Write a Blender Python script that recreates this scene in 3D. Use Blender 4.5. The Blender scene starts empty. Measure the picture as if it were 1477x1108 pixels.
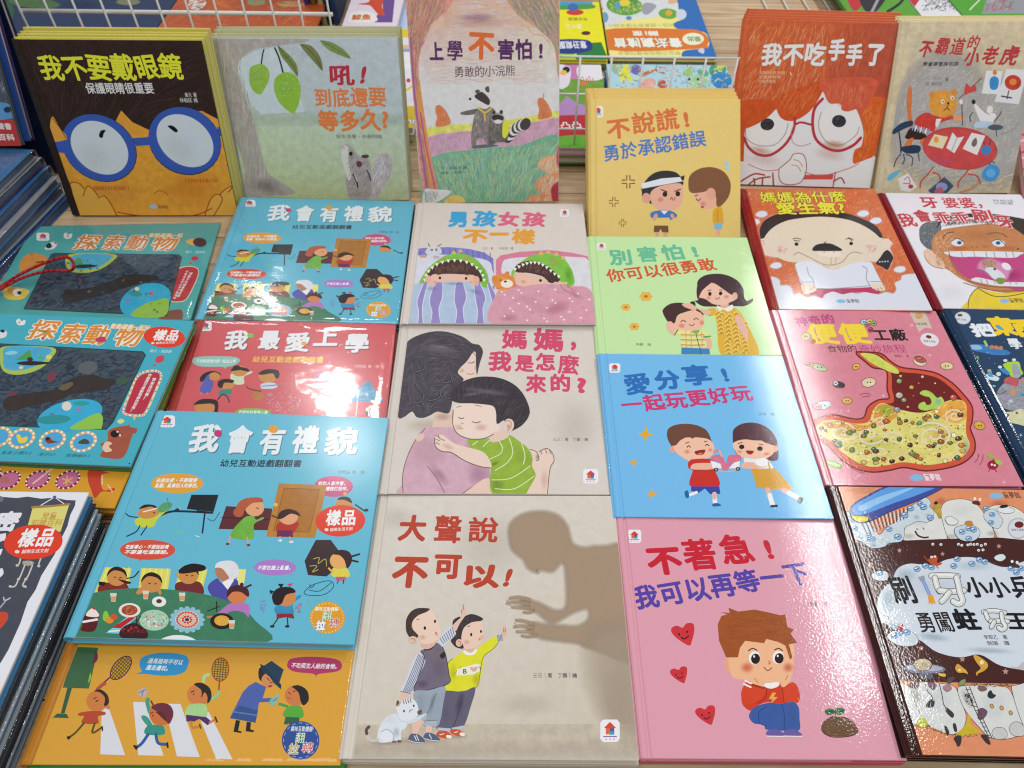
import bpy, math, random
from mathutils import Vector, Matrix
from mathutils.geometry import tessellate_polygon

rnd = random.Random(7)
sc = bpy.context.scene
COL = sc.collection

# ------------------------------------------------------------------ camera
FPX, PITCH, ROLL, CAMZ = 1083.4, 49.131, 0.671, 0.68
cam_data = bpy.data.cameras.new('camera')
cam_data.sensor_width = 36.0
cam_data.lens = 36.0 * FPX / 1477.0
cam_data.clip_start = 0.02
cam_data.clip_end = 50.0
cam_data.dof.use_dof = True
cam_data.dof.focus_distance = 0.72
cam_data.dof.aperture_fstop = 10.0
cam = bpy.data.objects.new('camera', cam_data)
COL.objects.link(cam)
_p, _r = math.radians(PITCH), math.radians(ROLL)
FW = Vector((0, math.cos(_p), -math.sin(_p)))
RT0 = Vector((1, 0, 0)); UP0 = RT0.cross(FW)
RT = RT0 * math.cos(_r) + UP0 * math.sin(_r)
UP = -RT0 * math.sin(_r) + UP0 * math.cos(_r)
CAMP = Vector((0, 0, CAMZ))
cam.matrix_world = Matrix(((RT.x, UP.x, -FW.x, 0), (RT.y, UP.y, -FW.y, 0), (RT.z, UP.z, -FW.z, CAMZ), (0, 0, 0, 1)))
sc.camera = cam

# ------------------------------------------------------------------ light
world = bpy.data.worlds.new('World'); sc.world = world
world.use_nodes = True
bg = world.node_tree.nodes['Background']
bg.inputs[0].default_value = (0.93, 0.96, 1.0, 1)
bg.inputs[1].default_value = 0.31

def area(name, loc, size, size_y, power, target, col=(1, 0.985, 0.96), shape='RECTANGLE'):
    d = bpy.data.lights.new(name, 'AREA')
    d.shape = shape; d.size = size; d.size_y = size_y; d.energy = power; d.color = col
    o = bpy.data.objects.new(name, d); COL.objects.link(o)
    o.location = loc
    o.rotation_euler = (Vector(target) - Vector(loc)).to_track_quat('-Z', 'Y').to_euler()
    return o
area('ceiling_panel', (0.0, -0.25, 2.2), 1.9, 1.2, 27, (0.0, 0.7, 0))
area('ceiling_tube', (1.42, 2.1, 2.2), 0.06, 2.5, 34.0, (1.42, 2.1, 0))
area('ceiling_tube', (-1.5, 3.4, 2.2), 0.1, 1.4, 10.0, (-1.3, 3.1, 0))
area('ceiling_spotlight', (-0.64, 2.08, 2.2), 0.19, 0.19, 7.0, (-0.3, 0.7, 0), shape='DISK')

vs = sc.view_settings
vs.view_transform = 'Standard'; vs.look = 'None'; vs.gamma = 1.0; vs.exposure = 0.06
sc.cycles.transparent_max_bounces = 32
sc.cycles.max_bounces = 6
sc.cycles.filter_width = 1.15
sc.cycles.caustics_reflective = False
sc.cycles.caustics_refractive = False

# ------------------------------------------------------------------ helpers
GAIN = [1.0]
def lin(h, a=1.0):
    h = h.lstrip('#')
    o = []
    for i in (0, 2, 4):
        v = int(h[i:i + 2], 16) / 255
        o.append(v / 12.92 if v < 0.04045 else ((v + 0.055) / 1.055) ** 2.4)
    g = GAIN[0]
    return (min(.82, o[0] * g), min(.82, o[1] * g), min(.82, o[2] * g), a)

def ray(px, py):
    return FW + RT * ((px - 738.5) / FPX) - UP * ((py - 554) / FPX)

def at(px, py, z=0.0):
    d = ray(px, py)
    return CAMP + d * ((z - CAMZ) / d.z)

def rotm(rx, ry, rz):
    rx, ry, rz = map(math.radians, (rx, ry, rz))
    return Matrix.Rotation(rz, 3, 'Z') @ Matrix.Rotation(rx, 3, 'X') @ Matrix.Rotation(ry, 3, 'Y')

class MB:
    """collects vertices, faces and one colour per vertex"""
    def __init__(s): s.v = []; s.f = []; s.c = []; s.g = []
    def add(s, vs_, fs_, col, grain=0.0):
        n = len(s.v); s.v += vs_; s.f += [tuple(i + n for i in f) for f in fs_]
        if isinstance(col, tuple): s.c += [col] * len(vs_)
        else: s.c += list(col)
        s.g += [grain] * len(vs_)
    def box(s, x0, x1, y0, y1, z0, z1, col, grain=0.0):
        s.add([(x, y, z) for z in (z0, z1) for y in (y0, y1) for x in (x0, x1)],
              [(0, 2, 3, 1), (4, 5, 7, 6), (0, 1, 5, 4), (2, 6, 7, 3), (0, 4, 6, 2), (1, 3, 7, 5)], col, grain)
    def tube(s, a, b, r, col, n=8, grain=0.0):
        a, b = Vector(a), Vector(b); d = (b - a).normalized()
        u = d.orthogonal().normalized(); w = d.cross(u)
        vs_ = []
        for p in (a, b):
            for i in range(n):
                t = 2 * math.pi * i / n
                q = p + u * (r * math.cos(t)) + w * (r * math.sin(t)); vs_.append(tuple(q))
        fs_ = [(i, (i + 1) % n, n + (i + 1) % n, n + i) for i in range(n)] + [tuple(range(n))[::-1], tuple(range(n, 2 * n))]
        s.add(vs_, fs_, col, grain)
    def mesh(s, name):
        me = bpy.data.meshes.new(name)
        me.from_pydata(s.v, [], s.f)
        a = me.color_attributes.new('Col', 'FLOAT_COLOR', 'POINT')
        a.data.foreach_set('color', [x for c in s.c for x in c])
        b = me.attributes.new('grain', 'FLOAT', 'POINT')
        b.data.foreach_set('value', s.g)
        return me
    def build(s, name, mat, parent=None, smooth=False):
        me = s.mesh(name); me.materials.append(mat)
        if smooth:
            me.polygons.foreach_set('use_smooth', [True] * len(me.polygons))
        o = bpy.data.objects.new(name, me); COL.objects.link(o)
        o.parent = parent
        return o

def tag(o, label, cat, group=None):
    o['label'] = label; o['category'] = cat
    if group: o['group'] = group
    return o

# ------------------------------------------------------------------ materials
def print_mat(name, rough=0.3, bump_scale=0, bump=0.0, soft=False, coat=0.0, spec=0.5, gscale=90.0):
    m = bpy.data.materials.new(name); m.use_nodes = True
    nt = m.node_tree; N = nt.nodes; L = nt.links
    b = N['Principled BSDF']
    b.inputs['Roughness'].default_value = rough
    b.inputs['Specular IOR Level'].default_value = spec
    b.inputs['Coat Weight'].default_value = coat
    b.inputs['Coat Roughness'].default_value = 0.08
    ca = N.new('ShaderNodeAttribute'); ca.attribute_name = 'Col'
    ga = N.new('ShaderNodeAttribute'); ga.attribute_name = 'grain'
    tc = N.new('ShaderNodeTexCoord')
    n1 = N.new('ShaderNodeTexNoise'); n1.inputs['Scale'].default_value = gscale
    n1.inputs['Detail'].default_value = 8; n1.inputs['Roughness'].default_value = 0.72
    L.new(tc.outputs['Object'], n1.inputs['Vector'])
    s1 = N.new('ShaderNodeMath'); s1.operation = 'SUBTRACT'; L.new(n1.outputs['Fac'], s1.inputs[0]); s1.inputs[1].default_value = 0.5
    s2 = N.new('ShaderNodeMath'); s2.operation = 'MULTIPLY'; L.new(s1.outputs[0], s2.inputs[0]); L.new(ga.outputs['Fac'], s2.inputs[1])
    s3 = N.new('ShaderNodeMath'); s3.operation = 'MULTIPLY_ADD'; L.new(s2.outputs[0], s3.inputs[0]); s3.inputs[1].default_value = 2.6; s3.inputs[2].default_value = 1.0
    mx = N.new('ShaderNodeVectorMath'); mx.operation = 'SCALE'
    L.new(ca.outputs['Color'], mx.inputs[0]); L.new(s3.outputs[0], mx.inputs['Scale'])
    L.new(mx.outputs[0], b.inputs['Base Color'])
    if bump > 0:
        n2 = N.new('ShaderNodeTexNoise'); n2.inputs['Scale'].default_value = bump_scale
        n2.inputs['Detail'].default_value = 1.2; n2.inputs['Roughness'].default_value = 0.6
        L.new(tc.outputs['Object'], n2.inputs['Vector'])
        bp = N.new('ShaderNodeBump'); bp.inputs['Strength'].default_value = 1.0; bp.inputs['Distance'].default_value = bump
        L.new(n2.outputs['Fac'], bp.inputs['Height']); L.new(bp.outputs[0], b.inputs['Normal'])
        L.new(bp.outputs[0], b.inputs['Coat Normal'])
    if soft:
        L.new(ca.outputs['Alpha'], b.inputs['Alpha'])
    return m

LAM = {}
for nm, kw in {
    'satin': dict(rough=0.4, bump_scale=500, bump=0.00002, spec=0.2),
    'gloss': dict(rough=0.2, bump_scale=60, bump=0.00004, spec=0.35),
    'peel': dict(rough=0.085, bump_scale=420, bump=0.00009, spec=0.33),
    'matte': dict(rough=0.6, spec=0.2),
    'standing': dict(rough=0.36, bump_scale=420, bump=0.00004, spec=0.12),
}.items():
    LAM[nm] = (print_mat('cover_' + nm, **kw), print_mat('cover_' + nm + '_soft', soft=True, **kw))

def page_mat():
    m = bpy.data.materials.new('page_edges'); m.use_nodes = True
    nt = m.node_tree; N = nt.nodes; L = nt.links; b = N['Principled BSDF']
    b.inputs['Roughness'].default_value = 0.8
    tc = N.new('ShaderNodeTexCoord'); mp = N.new('ShaderNodeMapping'); mp.inputs['Scale'].default_value = (6, 6, 2600)
    nz = N.new('ShaderNodeTexNoise'); nz.inputs['Scale'].default_value = 1.0; nz.inputs['Detail'].default_value = 3
    cr = N.new('ShaderNodeValToRGB'); cr.color_ramp.elements[0].color = lin('#8d8578'); cr.color_ramp.elements[0].position = 0.3
    cr.color_ramp.elements[1].color = lin('#dedad0'); cr.color_ramp.elements[1].position = 0.6
    L.new(tc.outputs['Object'], mp.inputs[0]); L.new(mp.outputs[0], nz.inputs['Vector']); L.new(nz.outputs['Fac'], cr.inputs[0]); L.new(cr.outputs[0], b.inputs['Base Color'])
    return m
PAGES = page_mat()

def wrap_mat():
    m = bpy.data.materials.new('shrink_wrap_film'); m.use_nodes = True
    nt = m.node_tree; N = nt.nodes; L = nt.links
    N.remove(N['Principled BSDF']); out = N['Material Output']
    tr = N.new('ShaderNodeBsdfTransparent'); tr.inputs[0].default_value = (1, 1, 1, 1)
    gl = N.new('ShaderNodeBsdfGlossy'); gl.inputs['Roughness'].default_value = 0.07
    lw = N.new('ShaderNodeFresnel'); lw.inputs['IOR'].default_value = 1.5
    tc = N.new('ShaderNodeTexCoord')
    mp = N.new('ShaderNodeMapping'); mp.inputs['Scale'].default_value = (1, 1.6, 1)
    nz = N.new('ShaderNodeTexNoise'); nz.inputs['Scale'].default_value = 38; nz.inputs['Detail'].default_value = 5; nz.inputs['Distortion'].default_value = 1.2
    bp = N.new('ShaderNodeBump'); bp.inputs['Distance'].default_value = 0.00022
    mix = N.new('ShaderNodeMixShader')
    L.new(tc.outputs['Object'], mp.inputs[0]); L.new(mp.outputs[0], nz.inputs['Vector']); L.new(nz.outputs['Fac'], bp.inputs['Height'])
    L.new(bp.outputs[0], gl.inputs['Normal'])
    ge = N.new('ShaderNodeNewGeometry'); iv = N.new('ShaderNodeMath'); iv.operation = 'SUBTRACT'; iv.inputs[0].default_value = 1.0; L.new(ge.outputs['Backfacing'], iv.inputs[1])
    mm = N.new('ShaderNodeMath'); mm.operation = 'MULTIPLY'; L.new(iv.outputs[0], mm.inputs[0]); L.new(lw.outputs[0], mm.inputs[1]); L.new(mm.outputs[0], mix.inputs[0]); L.new(tr.outputs[0], mix.inputs[1]); L.new(gl.outputs[0], mix.inputs[2])
    L.new(mix.outputs[0], out.inputs['Surface'])
    return m
WRAP = wrap_mat()

def simple(name, col, rough=0.5, metal=0.0):
    m = bpy.data.materials.new(name); m.use_nodes = True; b = m.node_tree.nodes['Principled BSDF']
    b.inputs['Base Color'].default_value = col; b.inputs['Roughness'].default_value = rough; b.inputs['Metallic'].default_value = metal
    return m

def wood_mat():
    m = bpy.data.materials.new('pale_wood'); m.use_nodes = True
    nt = m.node_tree; N = nt.nodes; L = nt.links; b = N['Principled BSDF']
    b.inputs['Roughness'].default_value = 0.5
    oi = N.new('ShaderNodeObjectInfo')
    tc = N.new('ShaderNodeTexCoord'); mp = N.new('ShaderNodeMapping'); mp.inputs['Scale'].default_value = (5, 60, 60)
    ad = N.new('ShaderNodeVectorMath'); ad.operation = 'ADD'
    nz = N.new('ShaderNodeTexNoise'); nz.inputs['Scale'].default_value = 1.6; nz.inputs['Detail'].default_value = 6; nz.inputs['Distortion'].default_value = 0.6
    cr = N.new('ShaderNodeValToRGB'); e = cr.color_ramp.elements
    e[0].color = lin('#a98d6c'); e[0].position = 0.3; e[1].color = lin('#cdb592'); e[1].position = 0.7
    L.new(tc.outputs['Object'], ad.inputs[0]); L.new(oi.outputs['Random'], ad.inputs[1])
    L.new(ad.outputs[0], mp.inputs[0]); L.new(mp.outputs[0], nz.inputs['Vector']); L.new(nz.outputs['Fac'], cr.inputs[0])
    hv = N.new('ShaderNodeHueSaturation'); mr = N.new('ShaderNodeMapRange'); mr.inputs[3].default_value = 0.85; mr.inputs[4].default_value = 1.1
    L.new(oi.outputs['Random'], mr.inputs[0]); L.new(mr.outputs[0], hv.inputs['Value']); L.new(cr.outputs[0], hv.inputs['Color']); L.new(hv.outputs[0], b.inputs['Base Color'])
    return m
WOOD = wood_mat()
WIRE = simple('white_coated_wire', lin('#d8d8d6'), 0.35)

# ------------------------------------------------------------------ printed artwork
_gc = {}
_tcurve = bpy.data.curves.new('glyph_source', 'FONT'); _tcurve.resolution_u = 3
_tobj = bpy.data.objects.new('glyph_source', _tcurve)
def glyph(ch, off):
    k = (ch, round(off, 3))
    if k not in _gc:
        _tcurve.body = ch; _tcurve.offset = off
        me = bpy.data.meshes.new_from_object(_tobj)
        me.calc_loop_triangles()
        v = [(p.co.x, p.co.y) for p in me.vertices]; t = [tuple(q.vertices) for q in me.loop_triangles]
        w = 1.0 if ord(ch) > 0x2000 else (max([p[0] for p in v], default=0.3) + 0.08)
        _gc[k] = (v, t, w); bpy.data.meshes.remove(me)
    return _gc[k]

def smooth_closed(pts, n=6):
    o = []; m = len(pts)
    for i in range(m):
        p0, p1, p2, p3 = pts[i - 1], pts[i], pts[(i + 1) % m], pts[(i + 2) % m]
        for k in range(n):
            t = k / n
            o.append(tuple(0.5 * (2 * p1[j] + (p2[j] - p0[j]) * t + (2 * p0[j] - 5 * p1[j] + 4 * p2[j] - p3[j]) * t * t + (3 * p1[j] - p0[j] - 3 * p2[j] + p3[j]) * t ** 3) for j in (0, 1)))
    return o
def smooth_open(pts, n=6):
    if len(pts) < 3: return list(pts)
    q = [pts[0]] + list(pts) + [pts[-1]]; o = []
    for i in range(1, len(q) - 2):
        p0, p1, p2, p3 = q[i - 1], q[i], q[i + 1], q[i + 2]
        for k in range(n):
            t = k / n
            o.append(tuple(0.5 * (2 * p1[j] + (p2[j] - p0[j]) * t + (2 * p0[j] - 5 * p1[j] + 4 * p2[j] - p3[j]) * t * t + (3 * p1[j] - p0[j] - 3 * p2[j] + p3[j]) * t ** 3) for j in (0, 1)))
    o.append(pts[-1]); return o

STEP = 1.3e-5
class Art:
    """flat print laid on one cover; coordinates are read off the photograph and carried on to the cover's own plane"""
    def __init__(s, W, H, M, c, clip=None):
        s.W, s.H, s.M, s.c = W, H, M, Vector(c); s.Mi = M.transposed(); s.n = M.col[2]
        s.parts = {}; s.boxes = []; s.part = 'cover_illustration'
        s.clip = clip or (-W / 2 + 0.0105, W / 2 - 0.0004, -H / 2 + 0.0004, H / 2 - 0.0004)
        s.o = (0, 0); s.sc = 1.0; s.blend = 0.3
    def frame(s, ox, oy, k): s.o = (ox, oy); s.sc = k; return s
    def loc(s, x, y):
        d = ray(s.o[0] + x * s.sc, s.o[1] + y * s.sc)
        t = (s.c - CAMP).dot(s.n) / d.dot(s.n)
        q = s.Mi @ (CAMP + d * t - s.c)
        return (q.x, q.y)
    def _put(s, pts, tris, cols, grain, soft=False, thick=0.0):
        x0 = min(p[0] for p in pts); x1 = max(p[0] for p in pts); y0 = min(p[1] for p in pts); y1 = max(p[1] for p in pts)
        c = s.clip
        if x1 < c[0] or x0 > c[1] or y1 < c[2] or y0 > c[3]: return
        lay = 0
        for b in s.boxes:
            if b[4] > lay and b[0] < x1 and b[1] > x0 and b[2] < y1 and b[3] > y0: lay = b[4]
        lay += 1; s.boxes.append((x0, x1, y0, y1, lay))
        z = lay * STEP
        key = (s.part, soft)
        mb = s.parts.setdefault(key, MB())
        P = [(p[0], p[1], z + (rnd.random() * thick if thick else 0)) for p in pts] if not thick else [(p[0], p[1], z + p[2]) for p in pts]
        cl = [cols] * len(P) if isinstance(cols, tuple) else cols
        if x0 >= c[0] and x1 <= c[1] and y0 >= c[2] and y1 <= c[3]:
            mb.add(P, tris, cl, grain); return
        for t in tris:
            poly = [(P[i], cl[i]) for i in t]
            for ax, lim, sg in ((0, c[0], 1), (0, c[1], -1), (1, c[2], 1), (1, c[3], -1)):
                out = []
                for i in range(len(poly)):
                    (a, ca), (b, cb) = poly[i - 1], poly[i]
                    da, db = (a[ax] - lim) * sg, (b[ax] - lim) * sg
                    if (da >= 0) != (db >= 0):
                        u = da / (da - db)
                        out.append((tuple(a[j] + (b[j] - a[j]) * u for j in range(3)), tuple(ca[j] + (cb[j] - ca[j]) * u for j in range(4))))
                    if db >= 0: out.append((b, cb))
                poly = out
                if not poly: break
            if len(poly) > 2:
                mb.add([q[0] for q in poly], [tuple(range(len(poly)))], [q[1] for q in poly], grain)
    def P(s, pts, col, sm=True, grain=0.0, a=1.0):
        """filled outline"""
        if sm: pts = smooth_closed(pts, 5)
        L = [s.loc(*p) for p in pts]
        ar = sum(L[i - 1][0] * L[i][1] - L[i][0] * L[i - 1][1] for i in range(len(L)))
        if ar < 0: L.reverse()
        tr = tessellate_polygon([[Vector((p[0], p[1], 0)) for p in L]])
        fx = []
        for t in tr:
            A, B, C = (L[i] for i in t)
            if (B[0] - A[0]) * (C[1] - A[1]) - (C[0] - A[0]) * (B[1] - A[1]) < 0: t = (t[0], t[2], t[1])
            fx.append(tuple(t))
        s._put(L, fx, lin(col, a), grain, a < 1)
    def E(s, cx, cy, rx, ry=None, col='#000000', rot=0, grain=0.0, n=28, a=1.0):
        ry = ry or rx; r = math.radians(rot); q = []
        for i in range(n):
            t = 2 * math.pi * i / n; x, y = rx * math.cos(t), ry * math.sin(t)
            q.append((cx + x * math.cos(r) - y * math.sin(r), cy + x * math.sin(r) + y * math.cos(r)))
        s.P(q, col, False, grain, a)
    def L(s, pts, w, col, sm=True, grain=0.0, a=1.0, taper=False):
        """pen stroke of width w"""
        w = max(w, 1.15 / s.sc)
        if sm: pts = smooth_open(pts, 5)
        Q = []; n = len(pts); sd = []
        for i, p in enumerate(pts):
            a0 = pts[max(0, i - 1)]; a1 = pts[min(n - 1, i + 1)]
            dx, dy = a1[0] - a0[0], a1[1] - a0[1]; l = math.hypot(dx, dy) or 1
            ww = w / 2 * (math.sin(math.pi * (0.08 + 0.84 * i / (n - 1))) if taper else 1)
            sd.append(((p[0] - dy / l * ww, p[1] + dx / l * ww), (p[0] + dy / l * ww, p[1] - dx / l * ww)))
        V = [s.loc(*p) for e in sd for p in e]
        F = []
        for i in range(n - 1):
            F += [(2 * i, 2 * i + 1, 2 * i + 3), (2 * i, 2 * i + 3, 2 * i + 2)]
        if F:
            A, B, C = (V[i] for i in F[0])
            if (B[0] - A[0]) * (C[1] - A[1]) - (C[0] - A[0]) * (B[1] - A[1]) < 0: F = [(f[0], f[2], f[1]) for f in F]
        s._put(V, F, lin(col, a), grain, a < 1)
        if not taper and w > 3:
            for e in (pts[0], pts[-1]): s.E(e[0], e[1], w / 2, w / 2, col, 0, grain, 10, a)
    def OP(s, pts, col, line, lw=2, sm=True, grain=0.0):
        s.P(pts, col, sm, grain)
        q = smooth_closed(pts, 5) if sm else list(pts)
        s.L(q + [q[0]], lw, line, False)
    def G(s, cx, cy, rx, ry, col, a0=1.0, rot=0, n=26, rings=7, mid=None):
        """soft airbrushed spot fading out to its rim"""
        if a0 < .9: a0 *= .7
        r = math.radians(rot); V = [s.loc(cx, cy)]; C = [lin(col, a0)]; F = []
        for k in range(1, rings + 1):
            u = k / rings; al = a0 * (1 - u * u * (3 - 2 * u))
            for i in range(n):
                t = 2 * math.pi * i / n; x, y = rx * u * math.cos(t), ry * u * math.sin(t)
                V.append(s.loc(cx + x * math.cos(r) - y * math.sin(r), cy + x * math.sin(r) + y * math.cos(r))); C.append(lin(col, al))
        for i in range(n): F.append((0, 1 + (i + 1) % n, 1 + i))
        for k in range(rings - 1):
            b0 = 1 + k * n; b1 = b0 + n
            for i in range(n): F += [(b0 + i, b0 + (i + 1) % n, b1 + i), (b0 + (i + 1) % n, b1 + (i + 1) % n, b1 + i)]
        s._put(V, F, C, 0.0, True)
    def F(s, pts, col, w=8, a=1.0, grain=0.0, sm=True):
        """filled outline whose rim fades over width w"""
        q = smooth_closed(pts, 5) if sm else pts
        n = len(q); ar = sum(q[i - 1][0] * q[i][1] - q[i][0] * q[i - 1][1] for i in range(n)); sg = 1 if ar > 0 else -1
        outp = []; inn = []
        for i in range(n):
            dx, dy = q[(i + 1) % n][0] - q[i - 1][0], q[(i + 1) % n][1] - q[i - 1][1]; l = math.hypot(dx, dy) or 1
            nx, ny = dy / l * sg, -dx / l * sg
            outp.append((q[i][0] + nx * w / 2, q[i][1] + ny * w / 2)); inn.append((q[i][0] - nx * w / 2, q[i][1] - ny * w / 2))
        LI = [s.loc(*p) for p in inn]; LO = [s.loc(*p) for p in outp]
        tr = [tuple(t) for t in tessellate_polygon([[Vector((p[0], p[1], 0)) for p in LI]])]
        F = tr + [(i, (i + 1) % n, n + (i + 1) % n) for i in range(n)] + [(i, n + (i + 1) % n, n + i) for i in range(n)]
        s._put(LI + LO, F, [lin(col, a)] * n + [lin(col, 0)] * n, grain, True)
    def grad(s, q, cols, grain=0.0, a=None):
        """four-corner colour wash; q = TL TR BR BL"""
        n = 8; V = []; C = []; F = []
        al = a or (1, 1, 1, 1); cc = [lin(c, t) for c, t in zip(cols, al)]
        for j in range(n + 1):
            for i in range(n + 1):
                u, v = i / n, j / n
                w4 = ((1 - u) * (1 - v), u * (1 - v), u * v, (1 - u) * v)
                V.append(s.loc(sum(w * p[0] for w, p in zip(w4, q)), sum(w * p[1] for w, p in zip(w4, q))))
                C.append(tuple(sum(w * c[k] for w, c in zip(w4, cc)) for k in range(4)))
        for j in range(n):
            for i in range(n):
                b = j * (n + 1) + i; F.append((b, b + n + 1, b + n + 2)); F.append((b, b + n + 2, b + 1))
        s._put(V, F, C, grain, a is not None)
    def S(s, pts, cols, n, length, w, ang, spread=12, sm=True, curve=0.0, seed=1):
        """many short pencil strokes inside an outline"""
        q = smooth_closed(pts, 4) if sm else pts
        R = random.Random(seed)
        xs = [p[0] for p in q]; ys = [p[1] for p in q]
        def inside(x, y):
            c = False
            for i in range(len(q)):
                (xa, ya), (xb, yb) = q[i - 1], q[i]
                if (ya > y) != (yb > y) and x < (xb - xa) * (y - ya) / (yb - ya) + xa: c = not c
            return c
        groups = {}
        V = []; F = []; C = []
        LC = [lin(c) for c in cols]; mean = [sum(c[i] for c in LC) / len(LC) for i in range(3)]
        LC = [tuple(c[i] * (1 - s.blend) + mean[i] * s.blend for i in range(3)) + (1.0,) for c in LC]
        k = 0; tries = 0
        while k < n and tries < n * 8:
            tries += 1
            x, y = R.uniform(min(xs), max(xs)), R.uniform(min(ys), max(ys))
            if not inside(x, y): continue
            t = math.radians((ang(x, y) if callable(ang) else ang) + R.gauss(0, spread)); l = length * R.uniform(0.5, 1.3)
            dx, dy = math.cos(t) * l / 2, -math.sin(t) * l / 2; ww = w * R.uniform(0.5, 1.3) / 2
            if not inside(x + dx, y + dy) or not inside(x - dx, y - dy):
                dx *= .4; dy *= .4
                if not inside(x + dx, y + dy) or not inside(x - dx, y - dy): continue
            nx, ny = dy / (l / 2) * ww, -dx / (l / 2) * ww
            zz = R.random() * STEP * 0.9; b = len(V)
            for p in ((x - dx, y - dy), (x + nx, y + ny), (x + dx, y + dy), (x - nx, y - ny)):
                l2 = s.loc(*p); V.append((l2[0], l2[1], zz))
            F.append((b, b + 1, b + 2)); F.append((b, b + 2, b + 3))
            C += [R.choice(LC)] * 4; k += 1
        if V: s._put(V, F, C, 0.0, False, thick=1.0)
    def T(s, txt, x0, y0, x1, y1, h, col, bold=0.0, jit=0.0, out=None, ow=0.05, gap=1.0, part='title_lettering', seed=3, flip=False, shear=0.0, cols=None):
        """a line of lettering; base line from (x0,y0) to (x1,y1), characters h tall"""
        keep = s.part; s.part = part
        A = Vector(s.loc(x0, y0)); B = Vector(s.loc(x1, y1)); D = B - A; n = len(txt)
        ws = [glyph(c, 0)[2] for c in txt]; tot = sum(ws)
        D_ = D.normalized(); U = Vector((-D_.y, D_.x))
        if flip: U = -U
        hl = (Vector(s.loc(x0, y0)) - Vector(s.loc(x0, y0 - h))).length / 0.92
        for ps in ((out, bold + ow), (col, bold)) if out else ((col, bold),):
            R = random.Random(seed); pos = 0.0
            for i, ch in enumerate(txt):
                cw = D.length * ws[i] / tot
                rr = R.uniform(-1, 1) * jit; sz = 1 + R.uniform(-1, 1) * jit * 0.6; oy = R.uniform(-1, 1) * jit * 0.25
                if ch != ' ':
                    v, t, w = glyph(ch, 0)
                    bo = ps[1]; nd = 1 if bo < .004 else (5 if h * s.sc < 9 else 8)
                    kx = min(cw * gap / max(ws[i], .01), hl * (9 if ord(ch) > 0x2000 else 1.15)); V = []; TT = []
                    fz = 1 / (1 + 1.2 * bo)
                    for kk in range(nd):
                      ox, oy2 = (0, 0) if nd == 1 else (bo * math.cos(kk * 2 * math.pi / nd), bo * math.sin(kk * 2 * math.pi / nd))
                      b0 = len(V); TT += [(p_[0] + b0, p_[1] + b0, p_[2] + b0) for p_ in t]
                      for (gx, gy) in v:
                        gx = (gx - ws[i] / 2) * fz + ox; gy = (gy - 0.38) * fz + oy2
                        gx, gy = gx * math.cos(rr) - gy * math.sin(rr), gx * math.sin(rr) + gy * math.cos(rr)
                        q = A + D_ * (pos + cw / 2 + (gx + shear * gy) * kx * sz) + U * ((gy * sz + 0.46 + oy) * hl)
                        V.append((q.x, q.y, kk * STEP * .11))
                    t = TT
                    c_ = cols[i % len(cols)] if (cols and ps[0] == col) else ps[0]
                    if V: s._put(V, t if not flip else [(a_, c2, b_) for a_, b_, c2 in t], lin(c_), 0.0, False, thick=1.0)
                pos += cw
        s.part = keep
    def logo_house(s, cx, cy, w, h=None):
        """publisher's mark: a small red house on a white rounded tile"""
        h = h or w; keep = s.part; s.part = 'publisher_logo'
        s.P([(cx - w / 2, cy - h * .36), (cx - w * .36, cy - h / 2), (cx + w * .36, cy - h / 2), (cx + w / 2, cy - h * .36), (cx + w / 2, cy + h * .36), (cx + w * .36, cy + h / 2), (cx - w * .36, cy + h / 2), (cx - w / 2, cy + h * .36)], '#e6e4e8', False)
        s.P([(cx - w * .32, cy - h * .12), (cx, cy - h * .4), (cx + w * .32, cy - h * .12)], '#d2412f', False)
        s.P([(cx - w * .22, cy - h * .12), (cx, cy - h * .12), (cx, cy + h * .16), (cx - w * .22, cy + h * .16)], '#d8603a', False)
        s.P([(cx, cy - h * .12), (cx + w * .22, cy - h * .12), (cx + w * .22, cy + h * .06), (cx, cy + h * .06)], '#5c4f9e', False)
        s.P([(cx - w * .02, cy + h * .03), (cx + w * .22, cy + h * .03), (cx + w * .22, cy + h * .18), (cx - w * .02, cy + h * .18)], '#3d9aa8', False)
        s.P([(cx - w * .35, cy + h * .23), (cx + w * .35, cy + h * .23), (cx + w * .35, cy + h * .28), (cx - w * .35, cy + h * .28)], '#7a62a0', False)
        for k in (-1, 0, 1): s.E(cx + k * w * .2, cy + h * .37, w * .035, h * .035, '#c05a62', n=8)
        s.part = keep
    def logo_cloud(s, cx, cy, w, h, x1, txtc='#3a3438'):
        keep = s.part; s.part = 'publisher_logo'
        s.P([(cx - w / 2, cy), (cx - w * .35, cy - h * .35), (cx - w * .1, cy - h * .5), (cx + w * .2, cy - h * .42), (cx + w * .45, cy - h * .2), (cx + w * .5, cy + h * .2), (cx + w * .2, cy + h * .45), (cx - w * .25, cy + h * .42), (cx - w * .45, cy + h * .25)], '#7db4dc')
        s.T('童夢館', cx + w * .65, cy + h * .42, x1, cy + h * .42, h * .95, txtc, 0.01, part='publisher_logo')
        s.part = keep
    def sample(s, cx, cy, rx, ry, rot=-8):
        """round red shop sticker"""
        keep = s.part; s.part = 'sample_sticker'
        s.E(cx, cy, rx, ry, '#d9402a', rot, n=40)
        s.T('樣品', cx - rx * .62, cy + ry * .3, cx + rx * .62, cy + ry * .3 - rx * 1.24 * math.tan(math.radians(-rot)) * .3, ry * .98, '#f4efee', 0.03, part='sample_sticker')
        s.E(cx - rx * .55, cy + ry * .56, rx * .08, ry * .1, '#f0d8d0')
        s.T('誠美生活文創', cx - rx * .42, cy + ry * .67, cx + rx * .5, cy + ry * .6, ry * .22, '#f4d8d2', 0.02, part='sample_sticker')
        s.part = keep
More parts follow.
